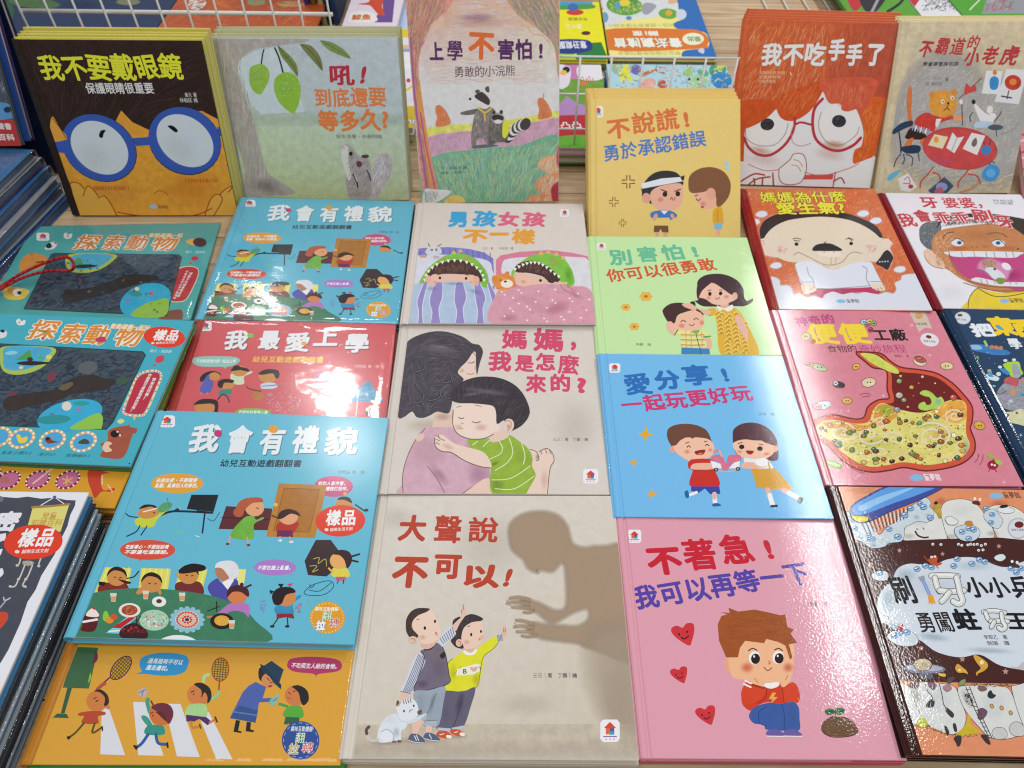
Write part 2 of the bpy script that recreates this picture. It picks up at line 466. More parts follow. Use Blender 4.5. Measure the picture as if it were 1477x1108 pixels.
    def emit(s, root, th, lam, prefix=None):
        for (nm, soft), mb in s.parts.items():
            if mb.f:
                o = mb.build(nm, LAM[lam][1 if soft else 0], root); o.location = (0, 0, th)

# ------------------------------------------------------------------ books
def cover_board(W, H, th, col, grain=0.0, spinecol=None, groove=True):
    mb = MB(); b = 0.0018; x = -W / 2
    if groove:
        prof = [(x - .0004, th - .0022), (x + .0004, th - .0008), (x + .002, th), (x + .0058, th), (x + .0072, th - .0011), (x + .0086, th - .0011), (x + .0102, th)]
    else:
        prof = [(x, th - .0006), (x + .0005, th)]
    prof += [(W / 2 - .0005, th), (W / 2, th - .0005), (W / 2, th - b)]
    prof += [(x + .0102, th - b), (x - .0004, th - .003)] if groove else [(x, th - b)]
    n = len(prof); V = []; F = []
    ys = [(-H / 2, -.0004), (-H / 2 + .0005, 0), (H / 2 - .0005, 0), (H / 2, -.0004)]
    for y, dz in ys:
        for px, pz in prof: V.append((px, y, pz + (dz if pz > th - b + .0001 else -dz * .3)))
    for k in range(3):
        for i in range(n):
            j = (i + 1) % n; F.append((k * n + i, k * n + j, (k + 1) * n + j, (k + 1) * n + i))
    F.append(tuple(range(n))[::-1]); F.append(tuple(3 * n + i for i in range(n)))
    F = [f[::-1] for f in F]
    cc = []
    for y, dz in ys:
        for px, pz in prof: cc.append(lin(spinecol) if (spinecol and px < x + .0087) else lin(col))
    mb.add(V, F, cc, grain); return mb

def spine_mb(W, H, th, col, grain=0.0):
    mb = MB(); V = []; F = []; n = 8; x = -W / 2
    for y in (-H / 2, H / 2):
        for i in range(n + 1):
            t = math.pi * i / n
            V.append((x - .0004 - .0022 * math.sin(t), y, th / 2 + (th / 2 - .0014) * math.cos(t)))
        for i in range(n + 1):
            t = math.pi * (n - i) / n
            V.append((x + .0016 - .0022 * math.sin(t), y, th / 2 + (th / 2 - .003) * math.cos(t)))
    m = 2 * (n + 1)
    for i in range(m): F.append((i, (i + 1) % m, m + (i + 1) % m, m + i))
    F.append(tuple(range(m))[::-1]); F.append(tuple(m + i for i in range(m)))
    mb.add(V, F, lin(col), grain); return mb

BOOKS = {}
def book(key, W, H, c, r, col, label, lam='satin', th=0.0075, spine=None, back=None, grain=0.0, group=None, wrap=False, art=True, cat='picture book', clip=None, groove=True, name='picture_book'):
    M = rotm(*r) if not isinstance(r, Matrix) else r
    root = bpy.data.objects.new(name, None); COL.objects.link(root)
    root.empty_display_size = 0.03
    base = Vector(c) - M.col[2] * th
    root.matrix_world = Matrix.Translation(base) @ M.to_4x4()
    tag(root, label, cat, group)
    mat = LAM[lam][0]
    cover_board(W, H, th, col, grain, spine if groove else None, groove).build('front_cover', mat, root)
    mb = MB(); mb.box(-W / 2 + .0004, W / 2, -H / 2, H / 2, 0, .0018, lin(back or col)); mb.build('back_cover', mat, root)
    if groove: spine_mb(W, H, th, spine or col).build('spine', mat, root)
    pi = .001 if lam == 'standing' else .003
    mb = MB(); mb.box(-W / 2 + .002, W / 2 - pi, -H / 2 + pi, H / 2 - pi, .0018, th - .0018, lin('#56677f')); mb.build('page_block', LAM['satin'][0] if key[0] in 'HS' else PAGES, root)
    if wrap:
        mb = MB(); e = .0015; n = 44; Rw = random.Random(len(key) * 31 + ord(key[0]) + ord(key[-1]))
        V = []; F = []
        for k, z in ((0, th + .0011), (1, -.0002)):
            for j in range(n + 1):
                for i in range(n + 1):
                    dd = min(i, n - i, j, n - j); zz_ = z
                    if k == 0:
                        zz_ += (Rw.uniform(0, .0013) if dd == 1 else Rw.uniform(0, .0003) if dd == 2 else 0) + (-.0012 if dd == 0 else 0)
                        if dd > 3: zz_ += .00025 * math.sin(i * .4 + j * .21) * math.sin(j * .27)
                    V.append((-W / 2 - .003 + (W + .003 + e) * i / n, -H / 2 - e + (H + 2 * e) * j / n, zz_))
        for j in range(n):
            for i in range(n): b = j * (n + 1) + i; F.append((b, b + 1, b + n + 2, b + n + 1))
        N2 = (n + 1) ** 2
        rim = [i for i in range(n)] + [n + (n + 1) * j for j in range(n)] + [N2 - 1 - i for i in range(n)] + [n * (n + 1) - (n + 1) * j for j in range(n)]
        for a_, b_ in zip(rim, rim[1:] + rim[:1]): F.append((b_, a_, a_ + N2, b_ + N2))
        mb.add(V[:N2] + V[N2:], F, (1, 1, 1, 1)); mb.build('shrink_wrap', WRAP, root, smooth=True)
    A = Art(W, H, M, c, clip) if art else None
    BOOKS[key] = (root, A, th, lam)
    return A

def under(key, W, H, c, r, n, col, label, side, step=None, th=0.0075, lam='satin', spine=None, back=None, wrap=False, jx=.0015, drift=0.0, group=None, cat='picture book', start=0):
    """further copies lying below (or leaning behind) the top one; returned so each gets its own label"""
    M = rotm(*r) if not isinstance(r, Matrix) else r
    R = random.Random(hash(key) % 1000 if False else sum(map(ord, key)))
    words = ['second', 'third', 'fourth', 'fifth', 'sixth', 'seventh', 'eighth']
    for k in range(1 + start, n + 1):
        off = M.col[2] * (-(th + .0003) * k) + M.col[0] * (R.uniform(-jx, jx) + drift * k) + M.col[1] * (R.uniform(-jx, jx) + (step or 0) * k)
        book('%s_%d' % (key, k), W, H, Vector(c) + off, M, col, '%s %s %s' % (words[k - 1], side, label), lam, th, spine, back, 0, group, wrap, art=False, cat=cat)
# ------------------------------------------------------------------ the table the books lie on
TZ = -0.0238
table = bpy.data.objects.new('display_table', None); COL.objects.link(table); table.location = (0, 0.8, TZ)
tag(table, 'pale wooden display table of narrow planks under all the picture books', 'table')
pm = MB(); pm.box(-1.5, 1.5, -0.0293, 0.0293, -0.018, 0, (1, 1, 1, 1)); plank_me = None
yy = -0.35
while yy < 2.6:
    if plank_me is None:
        o = pm.build('plank', WOOD, table); plank_me = o.data
    else:
        o = bpy.data.objects.new('plank', plank_me); COL.objects.link(o); o.parent = table
    o.location = (rnd.uniform(-.02, .02), yy - 0.8, rnd.uniform(-.0006, 0))
    yy += 0.0605
mb = MB(); mb.box(-1.5, 1.5, -1.2, 1.85, -0.05, -0.0185, lin('#4a3826')); mb.build('table_frame', simple('dark_wood', lin('#4a3826'), .7), table)

# ------------------------------------------------------------------ flat and leaning books
A = {}
GS = 'gap between'
def lean_under(key, W, H, c, r, n, col, label, **kw):
    th = kw.get('th', .0075); rx = math.radians(r[0])
    under(key, W, H, c, r, n, col, label, 'book back among the leaning', step=th * math.cos(rx) / math.sin(rx), **dict(kw, th=th))

BK = {
 'A1': (0.2478, 0.2475, (-0.5442, 0.9657, 0.0995), (76.65, 2.85, -0.78)),
 'A2': (0.2636, 0.2312, (-0.2968, 1.0178, 0.0886), (71.45, -1.51, 2.08)),
 'A3': (0.2138, 0.2916, (-0.0425, 1.0316, 0.1156), (69.43, -5.51, 5.36)),
 'A4': (0.2248, 0.2044, (0.2241, 0.9738, 0.0476), (42.42, 0.55, 1.59)),
 'A5': (0.2315, 0.2406, (0.4563, 1.0922, 0.0842), (60.74, -0.05, -1.92)),
 'A6': (0.2136, 0.2489, (0.6816, 1.0814, 0.0866), (59.86, -0.98, 1.66)),
 'B1': (0.2695, 0.2147, (-0.5665, 0.8014, -0.0132), (-1.5, 1.5, 5.08)),
 'B2': (0.2695, 0.2147, (-0.5363, 0.5675, 0.0155), (2.21, -0.60, -2.49)),
 'C1': (0.2614, 0.2633, (-0.2810, 0.8267, -0.0034), (0.50, 1.65, 0.91)),
 'C2': (0.2541, 0.2541, (-0.2762 + .0016, 0.6208 - .0538, -0.0072 - .0022), (2.39, 2.55, 1.71)),
 'C3': (0.2614, 0.2633, (-0.2710, 0.3987, 0.0104), (0.00, 1.68, -0.17)),
 'C4': (0.2677, 0.2633, (-0.2755, 0.2679 + .0317, -0.0069), (-0.01, 0.02, 0.51)),
 'D1': (0.2498, 0.2596, (-0.0195, 0.8180, 0.0017), (-0.26, 0.06, 0.60)),
 'D2': (0.2498, 0.2596, (-0.0174, 0.5640, -0.0028), (-0.78, 0.32, 0.68)),
 'D3': (0.2498, 0.2596, (-0.0153, 0.3033, -0.0016), (-0.13, -1.00, 0.03)),
 'E1': (0.2280, 0.2306, (0.2209, 0.7545, 0.0020), (0.42, -0.46, -0.24)),
 'E2': (0.2280, 0.2306, (0.2217, 0.5223, 0.0021), (0.32, 0.55, 0.45)),
 'E3': (0.2280, 0.2306, (0.2251, 0.2931, -0.0046), (1.44, 1.11, 0.47)),
 'F1': (0.2056, 0.2839, (0.4497, 0.8610, 0.0004), (-1.68, -2.73, -2.84)),
 'F2': (0.2161, 0.2671, (0.4451, 0.5845, 0.0021), (1.33, 0.07, 0.48)),
 'F3': (0.2161, 0.2671, (0.4476, 0.3130, 0.0014), (0.16, 0.05, -0.48)),
 'G1': (0.2161, 0.2671, (0.6745, 0.8640, -0.0041), (-1.01, -1.28, -1.92)),
 'G2': (0.2161, 0.2671, (0.6730, 0.5900, 0.0010), (0.8, 0.3, 0.4)),
}
def mk(key, col, label, **kw):
    W, H, c, r = BK[key]; A[key] = book(key, W, H, c, r, col, label, **kw)

# leaning row at the back
GAIN[0] = 1.35
mk('A1', '#30231f', 'dark brown picture book with a yellow-faced child in big round blue glasses, leaning', lam='standing', grain=.5, spine='#2a2220', back='#b8b040')
lean_under('A1', *BK['A1'], 4, '#a8a046', 'blue-glasses books, only its yellow-green top edge showing', lam='standing', back='#c8bc6a', th=.008)
mk('A2', '#a3adaf', 'grey-green picture book with two hanging mangoes and a squirrel, leaning', lam='standing', grain=.3, spine='#8d9088')
lean_under('A2', *BK['A2'], 4, '#a8a888', 'mango and squirrel books, only its olive top edge showing', lam='standing', back='#9a9870', th=.008)
mk('A3', '#cfc9ba', 'tall picture book with a raccoon hugging its cub in a coloured-pencil meadow', lam='standing', grain=.2, groove=False, clip=(-.1066, .1066, -.1455, .1455))
mk('A4', '#c9af68', 'yellow picture book with a boy in a headband beside a bowing boy, leaning', lam='standing', grain=.05)
lean_under('A4', *BK['A4'], 3, '#c4a860', 'yellow headband-boy books, only its upper edge showing', lam='standing', th=.008, back='#c98a3a')
mk('A5', '#b85a35', 'orange-red picture book with a red-haired child in round red glasses, leaning', lam='standing', grain=.4, back='#7c1c1e')
lean_under('A5', *BK['A5'], 4, '#b65a38', 'red-glasses books, only its pink-orange top edge showing', lam='standing', back='#7c1c1e', th=.008, drift=.0032, jx=.0004)
mk('A6', '#bdb194', 'beige picture book with a tiger cub painting at a red table, leaning', lam='standing', grain=.35)
lean_under('A6', *BK['A6'], 2, '#c2b68e', 'tiger cub books, only its beige top edge showing', lam='standing', th=.008)

# flat rows
GAIN[0] = 1.0
mk('B1', '#4fa3a2', 'teal search-and-find book in shrink wrap with a red cord across its corner', lam='gloss', wrap=True, th=.009, groove=False, name='board_book', cat='board book')
mk('B2', '#46aabd', 'turquoise search-and-find book with a red sample sticker, nearer one', lam='gloss', th=.011, groove=False, name='board_book', cat='board book', back='#3c7a44')
mk('C1', '#5fb2cc', 'light blue flap book in shrink wrap, lying behind the red one', lam='gloss', wrap=True, th=.012, name='flap_book', cat='flap book')
mk('C2', '#cf5a60', 'red flap book in shrink wrap between the two light blue ones', lam='gloss', wrap=True, th=.012, spine='#a33a34', name='flap_book', cat='flap book')
mk('C3', '#62b4cd', 'light blue flap book with a red sample sticker, lying nearest the camera of the two', lam='gloss', th=.014, name='flap_book', cat='flap book')
mk('C4', '#d9a036', 'orange flap book in shrink wrap with children running over a zebra crossing', lam='gloss', wrap=True, th=.012, spine='#b9791f', name='flap_book', cat='flap book')
mk('D1', '#d2c9c2', 'pale picture book with two children in green dinosaur hoods asleep in bed', lam='satin', grain=.07)
mk('D2', '#d1c9c1', 'pale picture book with a boy in a green shirt hugging his mother', lam='satin', grain=.07)
mk('D3', '#d2cabf', 'beige picture book with a brown shadow figure and two boys with a white cat', lam='satin', grain=.07)
mk('E1', '#bfe0a4', 'pale green picture book with a woman patting a boy in a checked shirt', lam='peel')
mk('E2', '#72b6e4', 'sky blue picture book with a boy and a girl sharing a toy car', lam='peel')
mk('E3', '#d99bab', 'pink picture book with a seated boy, three hearts and a seedling', lam='peel')
mk('F1', '#c9693f', 'orange picture book with a frowning big-headed child in a white shirt', lam='peel', spine='#8f2020', grain=.3, back='#8f2020')
mk('F2', '#cf7f8e', 'pink picture book with a stomach full of yellow food', lam='peel', spine='#b86a78', grain=.1)
mk('F3', '#44221f', 'dark brown picture book with a blue toothbrush, foam and big white teeth', lam='peel', spine='#3a1a18')
mk('G1', '#dcdbe2', 'white picture book with a child opening a huge pink mouth, at the right edge', lam='peel', spine='#7c1420', back='#7c1420')
mk('G2', '#27405e', 'navy picture book with rockets and a grey planet, at the right edge', lam='peel', spine='#1d3552')
# the copies underneath each top book
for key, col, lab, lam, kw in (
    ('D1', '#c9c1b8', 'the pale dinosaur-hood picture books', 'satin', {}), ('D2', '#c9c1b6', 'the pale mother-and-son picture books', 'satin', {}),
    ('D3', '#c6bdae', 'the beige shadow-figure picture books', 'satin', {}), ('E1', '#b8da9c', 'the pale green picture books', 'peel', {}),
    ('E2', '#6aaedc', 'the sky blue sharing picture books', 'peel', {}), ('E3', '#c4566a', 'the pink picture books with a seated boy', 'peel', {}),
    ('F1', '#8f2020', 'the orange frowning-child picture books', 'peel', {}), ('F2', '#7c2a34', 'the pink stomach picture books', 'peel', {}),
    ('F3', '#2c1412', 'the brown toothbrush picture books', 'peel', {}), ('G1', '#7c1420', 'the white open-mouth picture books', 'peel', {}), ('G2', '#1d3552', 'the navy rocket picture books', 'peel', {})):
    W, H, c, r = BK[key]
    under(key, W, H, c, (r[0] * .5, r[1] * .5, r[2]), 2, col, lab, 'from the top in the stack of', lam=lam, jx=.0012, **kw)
W, H, c, r = BK['C1']; under('C1', W, H, c, (r[0]*.4, r[1]*.4, r[2]), 1, '#2c3a44', 'the wrapped light blue flap books behind', 'from the top under', lam='gloss', th=.008, wrap=False, cat='flap book')
W, H, c, r = BK['C4']; under('C4', W, H, c + (), r, 1, '#3d8a3c', 'the orange zebra-crossing flap books', 'from the top under', lam='gloss', th=.008, jx=.003, cat='flap book')
W, H, c, r = BK['B1']; M = rotm(0, 0, 5.2)

# orange book and the stack at the left edge
TRp = at(184, 676, .001); BRp = at(166, 729, .0005)
A['B4'] = book('B4', .2695, .2147, (BRp.x - .131, BRp.y + .1073, .0005), (0, 0, -1.5), '#d69a2c', 'orange board book with pink round badges and a red seahorse, under the turquoise one', lam='gloss', groove=False, th=.011, name='board_book', cat='board book')
under('B4', .2695, .2147, (BRp.x - .131, BRp.y + .1073, .0005), (0, 0, -1.5), 1, '#8a5a2a', 'the orange board books at the left', 'from the top under', lam='gloss', th=.011, cat='board book')
ZB3 = 0.034
c3 = at(128, 710, ZB3)
A['B3'] = book('B3', .24, .30, (c3.x - .12, c3.y - .15, ZB3), (0, 0, 0), '#dfe1e8', 'white-rimmed slate book with a skeleton and a red sample sticker, bottom left', lam='satin', groove=False, th=.010, back='#3f7fb4', clip=(-.12, .1198, -.15, .1497))
R3 = random.Random(11)
zz = ZB3 - .0103; lst = [('#20303c', .0105), ('#8fa0ad', .0115), ('#23262c', .0105), ('#7d8894', .0115)]
nm = ['dark blue', 'pale grey-blue', 'near-black', 'steel grey']
for k, (cc, th) in enumerate(lst):
    book('S%d' % k, .24, .30, (c3.x - .12 + .0005 + .0012 * k + R3.uniform(-.0008, .0008), c3.y - .152 - .004 * k, zz), (0, 0, R3.uniform(-.5, .5)), cc, '%s wrapped book in the stack below the skeleton book, %s down' % (nm[k], ['first', 'second', 'third', 'lowest'][k]), 'gloss', th - .0006, None, cc, 0, None, True, art=False, groove=False)
    zz -= th + .0012

# shrink-wrapped stack at the far left, beside the blue-glasses book
cols = ['#3c6f9e', '#9aa4ae', '#2e5f9a', '#8d8f98', '#403a5c', '#24487c']
nms = ['mid blue', 'silver grey', 'bright blue', 'pale grey', 'purple', 'deep blue']
zz = .068
for k in range(6):
    rz_ = -9 + R3.uniform(-1.5, 1.5)
    e0 = at(94, 287, -.02) + Vector((-.008 + .0044 * k + R3.uniform(-.002, .002), R3.uniform(-.004, .004), 0))
    q_ = rotm(0, 0, rz_) @ Vector((.13, .165, 0))
    A['H%d' % k] = book('H%d' % k, .26, .33, (e0.x - q_.x, e0.y - q_.y, zz), (0, 0, rz_), cols[k], '%s wrapped book in the slanting stack at the left edge, %s from top' % (nms[k], ['first', 'second', 'third', 'fourth', 'fifth', 'sixth'][k]), 'gloss', .0135, None, cols[(k + 3) % 6], 0.3, None, True, art=True, groove=False, clip=(-.13, .1298, -.165, .1648))
    zz -= .0158
# two books standing on that stack
pj = at(22, 222, .078)
A['J1'] = book('J1', .20, .26, (pj.x - .105, pj.y + .07, .078 + .118), (68, 0, 2), '#4d5666', 'upright book with a red caption label at the left edge', 'gloss', .010, None, '#4f5a66', 0.3, groove=False, clip=(-.1, .0998, -.13, .1298))
book('J2', .20, .26, (pj.x - .097, pj.y + .083, .078 + .118), (68, 0, 2), '#27458a', 'dark blue upright book behind the red-label one at the left edge', 'gloss', .012, None, '#3a2a66', 0, groove=False, art=False)
pk = at(52, 200, 0)
A['J3'] = book('J3', .26, .26, (pk.x - .07, 1.075, .10), (78, 0, 0), '#1d2c52', 'large navy book standing behind the left edge stack', 'gloss', .012, None, '#1d2c52', .4, groove=False, art=False)

# ------------------------------------------------------------------ wire grids
def grid(name, label, o, u, v, nu, nv, du, dv, r=.0017, rt=.0032, ext=0, thick=()):
    """o corner, u across, v up; nu verticals, nv horizontals"""
    root = bpy.data.objects.new(name, None); COL.objects.link(root); root.location = o
    tag(root, label, 'wire rack')
    u, v = Vector(u), Vector(v); nrm = u.cross(v).normalized() * (r * 1.9)
    for i in range(nu):
        mb = MB(); a = u * (i * du); mb.tube(a, a + v * (dv * (nv - 1) + ext), r, (1, 1, 1, 1), 6); mb.build('upright_wire', WIRE, root, True)
    for j in range(nv):
        rr = rt if j in thick else r
        mb = MB(); a = v * (j * dv) - nrm * (1 if rr == r else 1.4); mb.tube(a - u * .004, a + u * (du * (nu - 1) + .004), rr, (1, 1, 1, 1), 8); mb.build('cross_wire', WIRE, root, True)
    return root
gz = at(838, 243, TZ)
gp = at(560, 250, TZ)
Yg = gz.y + .012
zt = (at(930, 88, 0)); 
# height where the ray at y=88 meets the grid plane
def on_y(px, py, Y):
    d = ray(px, py); return CAMP + d * ((Y - CAMP.y) / d.y)
top = on_y(930, 88, Yg).z
x_l = on_y(835, 120, Yg).x; x_r = on_y(1052, 100, Yg + .1).x
du = (on_y(960, 110, Yg).x - on_y(915, 110, Yg).x)
grid('wire_grid', 'white wire grid standing behind the yellow and raccoon books', (x_l - du * 5, Yg, TZ + .003), (1, 0, 0), (0, .05, 1), 11, 4, du, (top - TZ - .003) / 3)
Yl = 1.17
tl = on_y(250, 20, Yl).z
xl0 = on_y(40, 20, Yl).x; xl1 = on_y(455, 20, Yl).x
dul = (on_y(66.4 + 38.6 * 2, 20, Yl).x - on_y(66.4, 20, Yl).x) / 2
grid('wire_grid', 'white wire rack with one thick rail at the top left behind the leaning books', (on_y(70, 20, Yl).x - dul, Yl, TZ + .003), (1, 0, 0), (0, 0, 1), 12, 3, (xl1 - xl0 + .03) / 11, (tl - TZ - .003) / 2, ext=.09, rt=.0034, thick=(2,))
g0 = at(1106, 8, TZ + .004); g1 = at(1212, 8, TZ + .004)
grid('wire_grid', 'white wire rack lying on the table at the top right', (g0.x - .003, g0.y - .055, TZ + .004), (1, 0, 0), (0, 1, 0), 5, 3, (g1.x - g0.x) / 3.6, .12)

# ------------------------------------------------------------------ books across the table, upside down to the camera
def far(key, x0, x1, ynear, depth, col, label, z=.004, n=1, under_col='#5b6f3a', th=.008, rz=180, lam='satin'):
    a = at(x0, ynear, z); b = at(x1, ynear, z); W = (b - a).length
    c = ((a + b) / 2) + Vector((0, depth / 2, 0)); c.z = z
    A[key] = book(key, W, depth, c, (0, 0, rz), col, label, lam, th, None, None, .1, None, False, True, groove=False, clip=(-W / 2, W / 2 - .0003, -depth / 2 + .0003, depth / 2 - .0003))
    for k in range(n):
        book(key + 'u%d' % k, W, depth, c + Vector((rnd.uniform(-.003, .003), rnd.uniform(-.002, .003), -(th + .0005) * (k + 1))), (0, 0, rz), under_col, 'book just under the %s' % label, 'satin', th, None, None, 0, None, False, False, groove=False)
far('N1', 770, 884, 214, .284, '#c07aa8', 'pink book seen through the wires between the raccoon and yellow books', z=.012, n=1, under_col='#4d8a35', th=.014)
far('N2', 893, 1092, 214, .284, '#a9cfdc', 'light blue picture book behind the yellow book, seen through the wires', z=.012, n=1, under_col='#3a6ea5', th=.014)
far('N3', 778, 877, 86, .26, '#e8e024', 'bright yellow and green book far side of the table', n=1)
far('N4', 880, 1034, 83, .30, '#ece08a', 'yellow and blue book with an upside-down orange title band', n=1)
far('N5', 545, 596, 184, .27, '#e6e4ee', 'white and yellow book glimpsed between the mango and raccoon books', z=.012, n=1, under_col='#6d7a45', th=.014)
far('N6', 556, 596, 100, .30, '#bcd0ea', 'pale blue and yellow book glimpsed above the mango book', n=0)
far('N8', -80, 210, 62, .34, '#1f3558', 'navy book with green blobs behind the top left wire rack', n=0, z=.02)
far('N9', 212, 446, 62, .34, '#b8542a', 'orange book with white shapes behind the top left wire rack', n=0, z=.02)
far('N10', 492, 572, 40, .30, '#e3d6e2', 'pink and purple book with a red fish above the mango book', n=0, z=.02)
far('N11', 1228, 1330, 26, .30, '#5a9a34', 'green book with red and black shapes at the top right', n=0, z=.02)
far('N12', 1332, 1390, 26, .30, '#d8d8dc', 'white book with black scribbles at the top right', n=0, z=.02)
far('N13', 1392, 1600, 26, .30, '#4f9a2e', 'green and grey book at the top right corner', n=0, z=.02)
for k, (x, cc, ww, nn) in enumerate(((452, '#3a3a78', 8, 'indigo'), (461, '#7a5a28', 9, 'brown'), (471, '#b8a878', 7, 'tan'), (479, '#1d3c4a', 9, 'dark teal'), (488, '#2a3f66', 6, 'blue'))):
    p = at(x, 40, TZ)
    book('V%d' % k, .14, .20, (p.x, p.y + .07, TZ + .1), rotm(90, 0, 90) @ rotm(0, 0, 8), cc, '%s book standing on edge behind the mango book' % nn, 'satin', .011, cc, cc, 0, None, False, False, groove=True)
pr = at(1466, 270, .0)
A['N14'] = book('N14', .2, .26, (pr.x + .115, pr.y + .07, .035), (35, 0, 4), '#d88f98', 'pink striped book at the right edge below the tiger cub book', 'standing', .01, None, None, 0, groove=False, clip=(-.1, .0998, -.13, .13))

# ================================================================== cover artwork
BR = '#3a2926'
GAIN[0] = 1.4
# ---------------- child in round blue glasses
a = A['A1'][1] if isinstance(A['A1'], tuple) else A['A1']
a.frame(0, 0, .2888)
a.S([(60, 200), (1005, 215), (1090, 620), (240, 640)], ['#3c2a26', '#241a18', '#463230', '#2c2020', '#181212'], 700, 170, 4, lambda x, y: 70 - (x - 500) * .12, 10, False)
skin = '#cf8f35'
a.P([(262, 590), (300, 640), (330, 680), (420, 640), (560, 640), (605, 552), (660, 610), (745, 650), (800, 600), (950, 560), (1010, 555), (1095, 600), (1190, 1085), (370, 1090), (290, 830), (250, 760), (255, 640)], skin, False, grain=.35)
a.G(560, 960, 220, 90, '#d99a44', .5); a.G(950, 940, 200, 110, '#c47f2c', .5); a.G(380, 1040, 120, 90, '#b87428', .5)
a.P([(255, 770), (300, 800), (360, 900), (340, 980), (290, 850)], '#b98a3a', True)
a.P([(300, 870), (330, 960), (370, 1085), (395, 1090), (350, 950)], '#9fa648', False)
# hands and cheek line
for pts in ([(355, 1000), (345, 930), (370, 910), (410, 930), (470, 1010), (500, 1090), (380, 1090)], [(415, 980), (440, 930), (490, 980), (540, 1090), (450, 1090)], [(490, 990), (530, 985), (585, 1090), (520, 1090)]):
    a.P(pts, '#d99a42'); a.L(pts[:5], 5, '#8e3d1c')
for pts in ([(1060, 1090), (1080, 1010), (1110, 960), (1160, 930), (1190, 970), (1186, 1090)], [(1020, 1090), (1050, 1000), (1085, 970), (1110, 1000), (1060, 1090)]):
    a.P(pts, '#d99a42'); a.L(pts[:5], 5, '#8e3d1c')
a.L([(305, 840), (320, 880), (345, 910), (360, 960)], 6, '#9c3a1e'); a.L([(300, 850), (310, 830), (325, 880)], 5, '#9c3a1e')
a.L([(1135, 825), (1160, 850), (1160, 930), (1140, 960)], 6, '#9c3a1e'); a.L([(585, 1060), (760, 1085), (960, 1078), (1060, 1040)], 5, '#9c3a1e')
R = random.Random(4)
for x0, x1, y in ((470, 640, 940), (925, 1085, 902)):
    x = x0
    while x < x1:
        a.L([(x, y - 8), (x + 5, y + 8)], 4, '#a8401e', False); x += R.uniform(7, 16)
# temples and frames
a.P([(245, 720), (300, 708), (340, 700), (340, 760), (300, 760), (262, 755)], '#3552a0', True)
a.P([(1085, 635), (1130, 632), (1130, 680), (1090, 680)], '#3552a0', False)
a.E(497, 740, 198, 158, '#1f2a50', 32); a.E(923, 705, 188, 164, '#1f2a50', 30)
a.P([(660, 690), (750, 684), (760, 724), (680, 730)], '#3552a0', False)
a.E(495, 738, 196, 155, '#3552a0', 32, n=44); a.E(922, 702, 186, 161, '#3552a0', 30, n=44)
a.E(497, 738, 158, 118, '#b9c3d6', 38, n=40); a.E(924, 703, 156, 116, '#b9c3d6', 38, n=40)
a.G(470, 780, 110, 90, '#cdd3de', .6, 30); a.G(900, 740, 120, 90, '#cdd3de', .6, 30)
a.P([(495, 672), (505, 652), (528, 650), (518, 668), (512, 688), (498, 686)], '#16120f'); a.P([(838, 630), (862, 628), (888, 650), (880, 662), (862, 652)], '#16120f')
a.L([(768, 968), (795, 952), (825, 962), (840, 976)], 4, '#8a4a1a')
a.P([(745, 1030), (765, 1020), (785, 1032), (770, 1044)], '#8fb0cc'); a.T('童夢館', 792, 1042, 842, 1044, 17, '#5a4a30')
a.P([(262, 582), (300, 640), (335, 690), (300, 740), (262, 700), (250, 640)], '#d0913a'); a.L([(262, 590), (300, 640), (330, 690)], 4, '#6b3a1c')
a.P([(240, 700), (262, 690), (262, 755), (248, 740)], '#3552a0'); a.P([(248, 716), (300, 706), (345, 700), (345, 762), (300, 762), (265, 756)], '#3552a0')
a.T('我不要戴眼鏡', 215, 400, 925, 396, 118, '#c9cc35', .022, .10, out='#120e0c', ow=.03, gap=1.02)
a.T('保護眼睛很重要', 435, 468, 775, 468, 52, '#d8d8d8', .015, .04)
a.T('黃凡 著', 925, 486, 985, 486, 22, '#cfcac4'); a.T('林柏廷 繪', 900, 512, 990, 512, 22, '#cfcac4')

# ---------------- two mangoes and a squirrel
a = A['A2']; a.frame(290, 0, .2888)
a.grad([(60, 190), (975, 190), (1010, 580), (140, 560)], ['#a5aeb4', '#a9b4ba', '#a6b3b5', '#aab5b0'], .25)
a.grad([(140, 560), (1010, 580), (1050, 1010), (200, 1000)], ['#b0c0a8', '#a8b5a8', '#a2ad84', '#a7b384'], .3)
a.grad([(200, 540), (1005, 560), (1008, 640), (160, 640)], ['#aab5b0', '#a6b3b5', '#a9b7a6', '#b0c0a8'], .3, a=(0, 0, 1, 1))
a.P([(175, 330), (190, 300), (270, 255), (400, 230), (520, 560), (300, 570), (250, 520)], '#b3c0c6', False, .2)
a.P([(60, 200), (250, 195), (520, 195), (500, 215), (330, 235), (240, 260), (185, 320), (200, 420), (260, 600), (300, 760), (340, 870), (470, 960), (330, 980), (220, 980), (215, 830), (140, 600), (60, 330)], '#9c9892', True, .5)
a.S([(60, 200), (240, 200), (200, 300), (240, 480), (300, 740), (340, 860), (460, 960), (230, 975), (215, 830), (140, 600), (60, 330)], ['#b2aea6', '#85817b', '#a59a8e', '#7a7a7c', '#bdb9b2'], 420, 90, 3, lambda x, y: 100 - (y - 200) * .02, 6, False)
a.G(250, 720, 60, 200, '#b8b4ae', .6); a.G(330, 930, 110, 50, '#6f6e68', .6, 15)
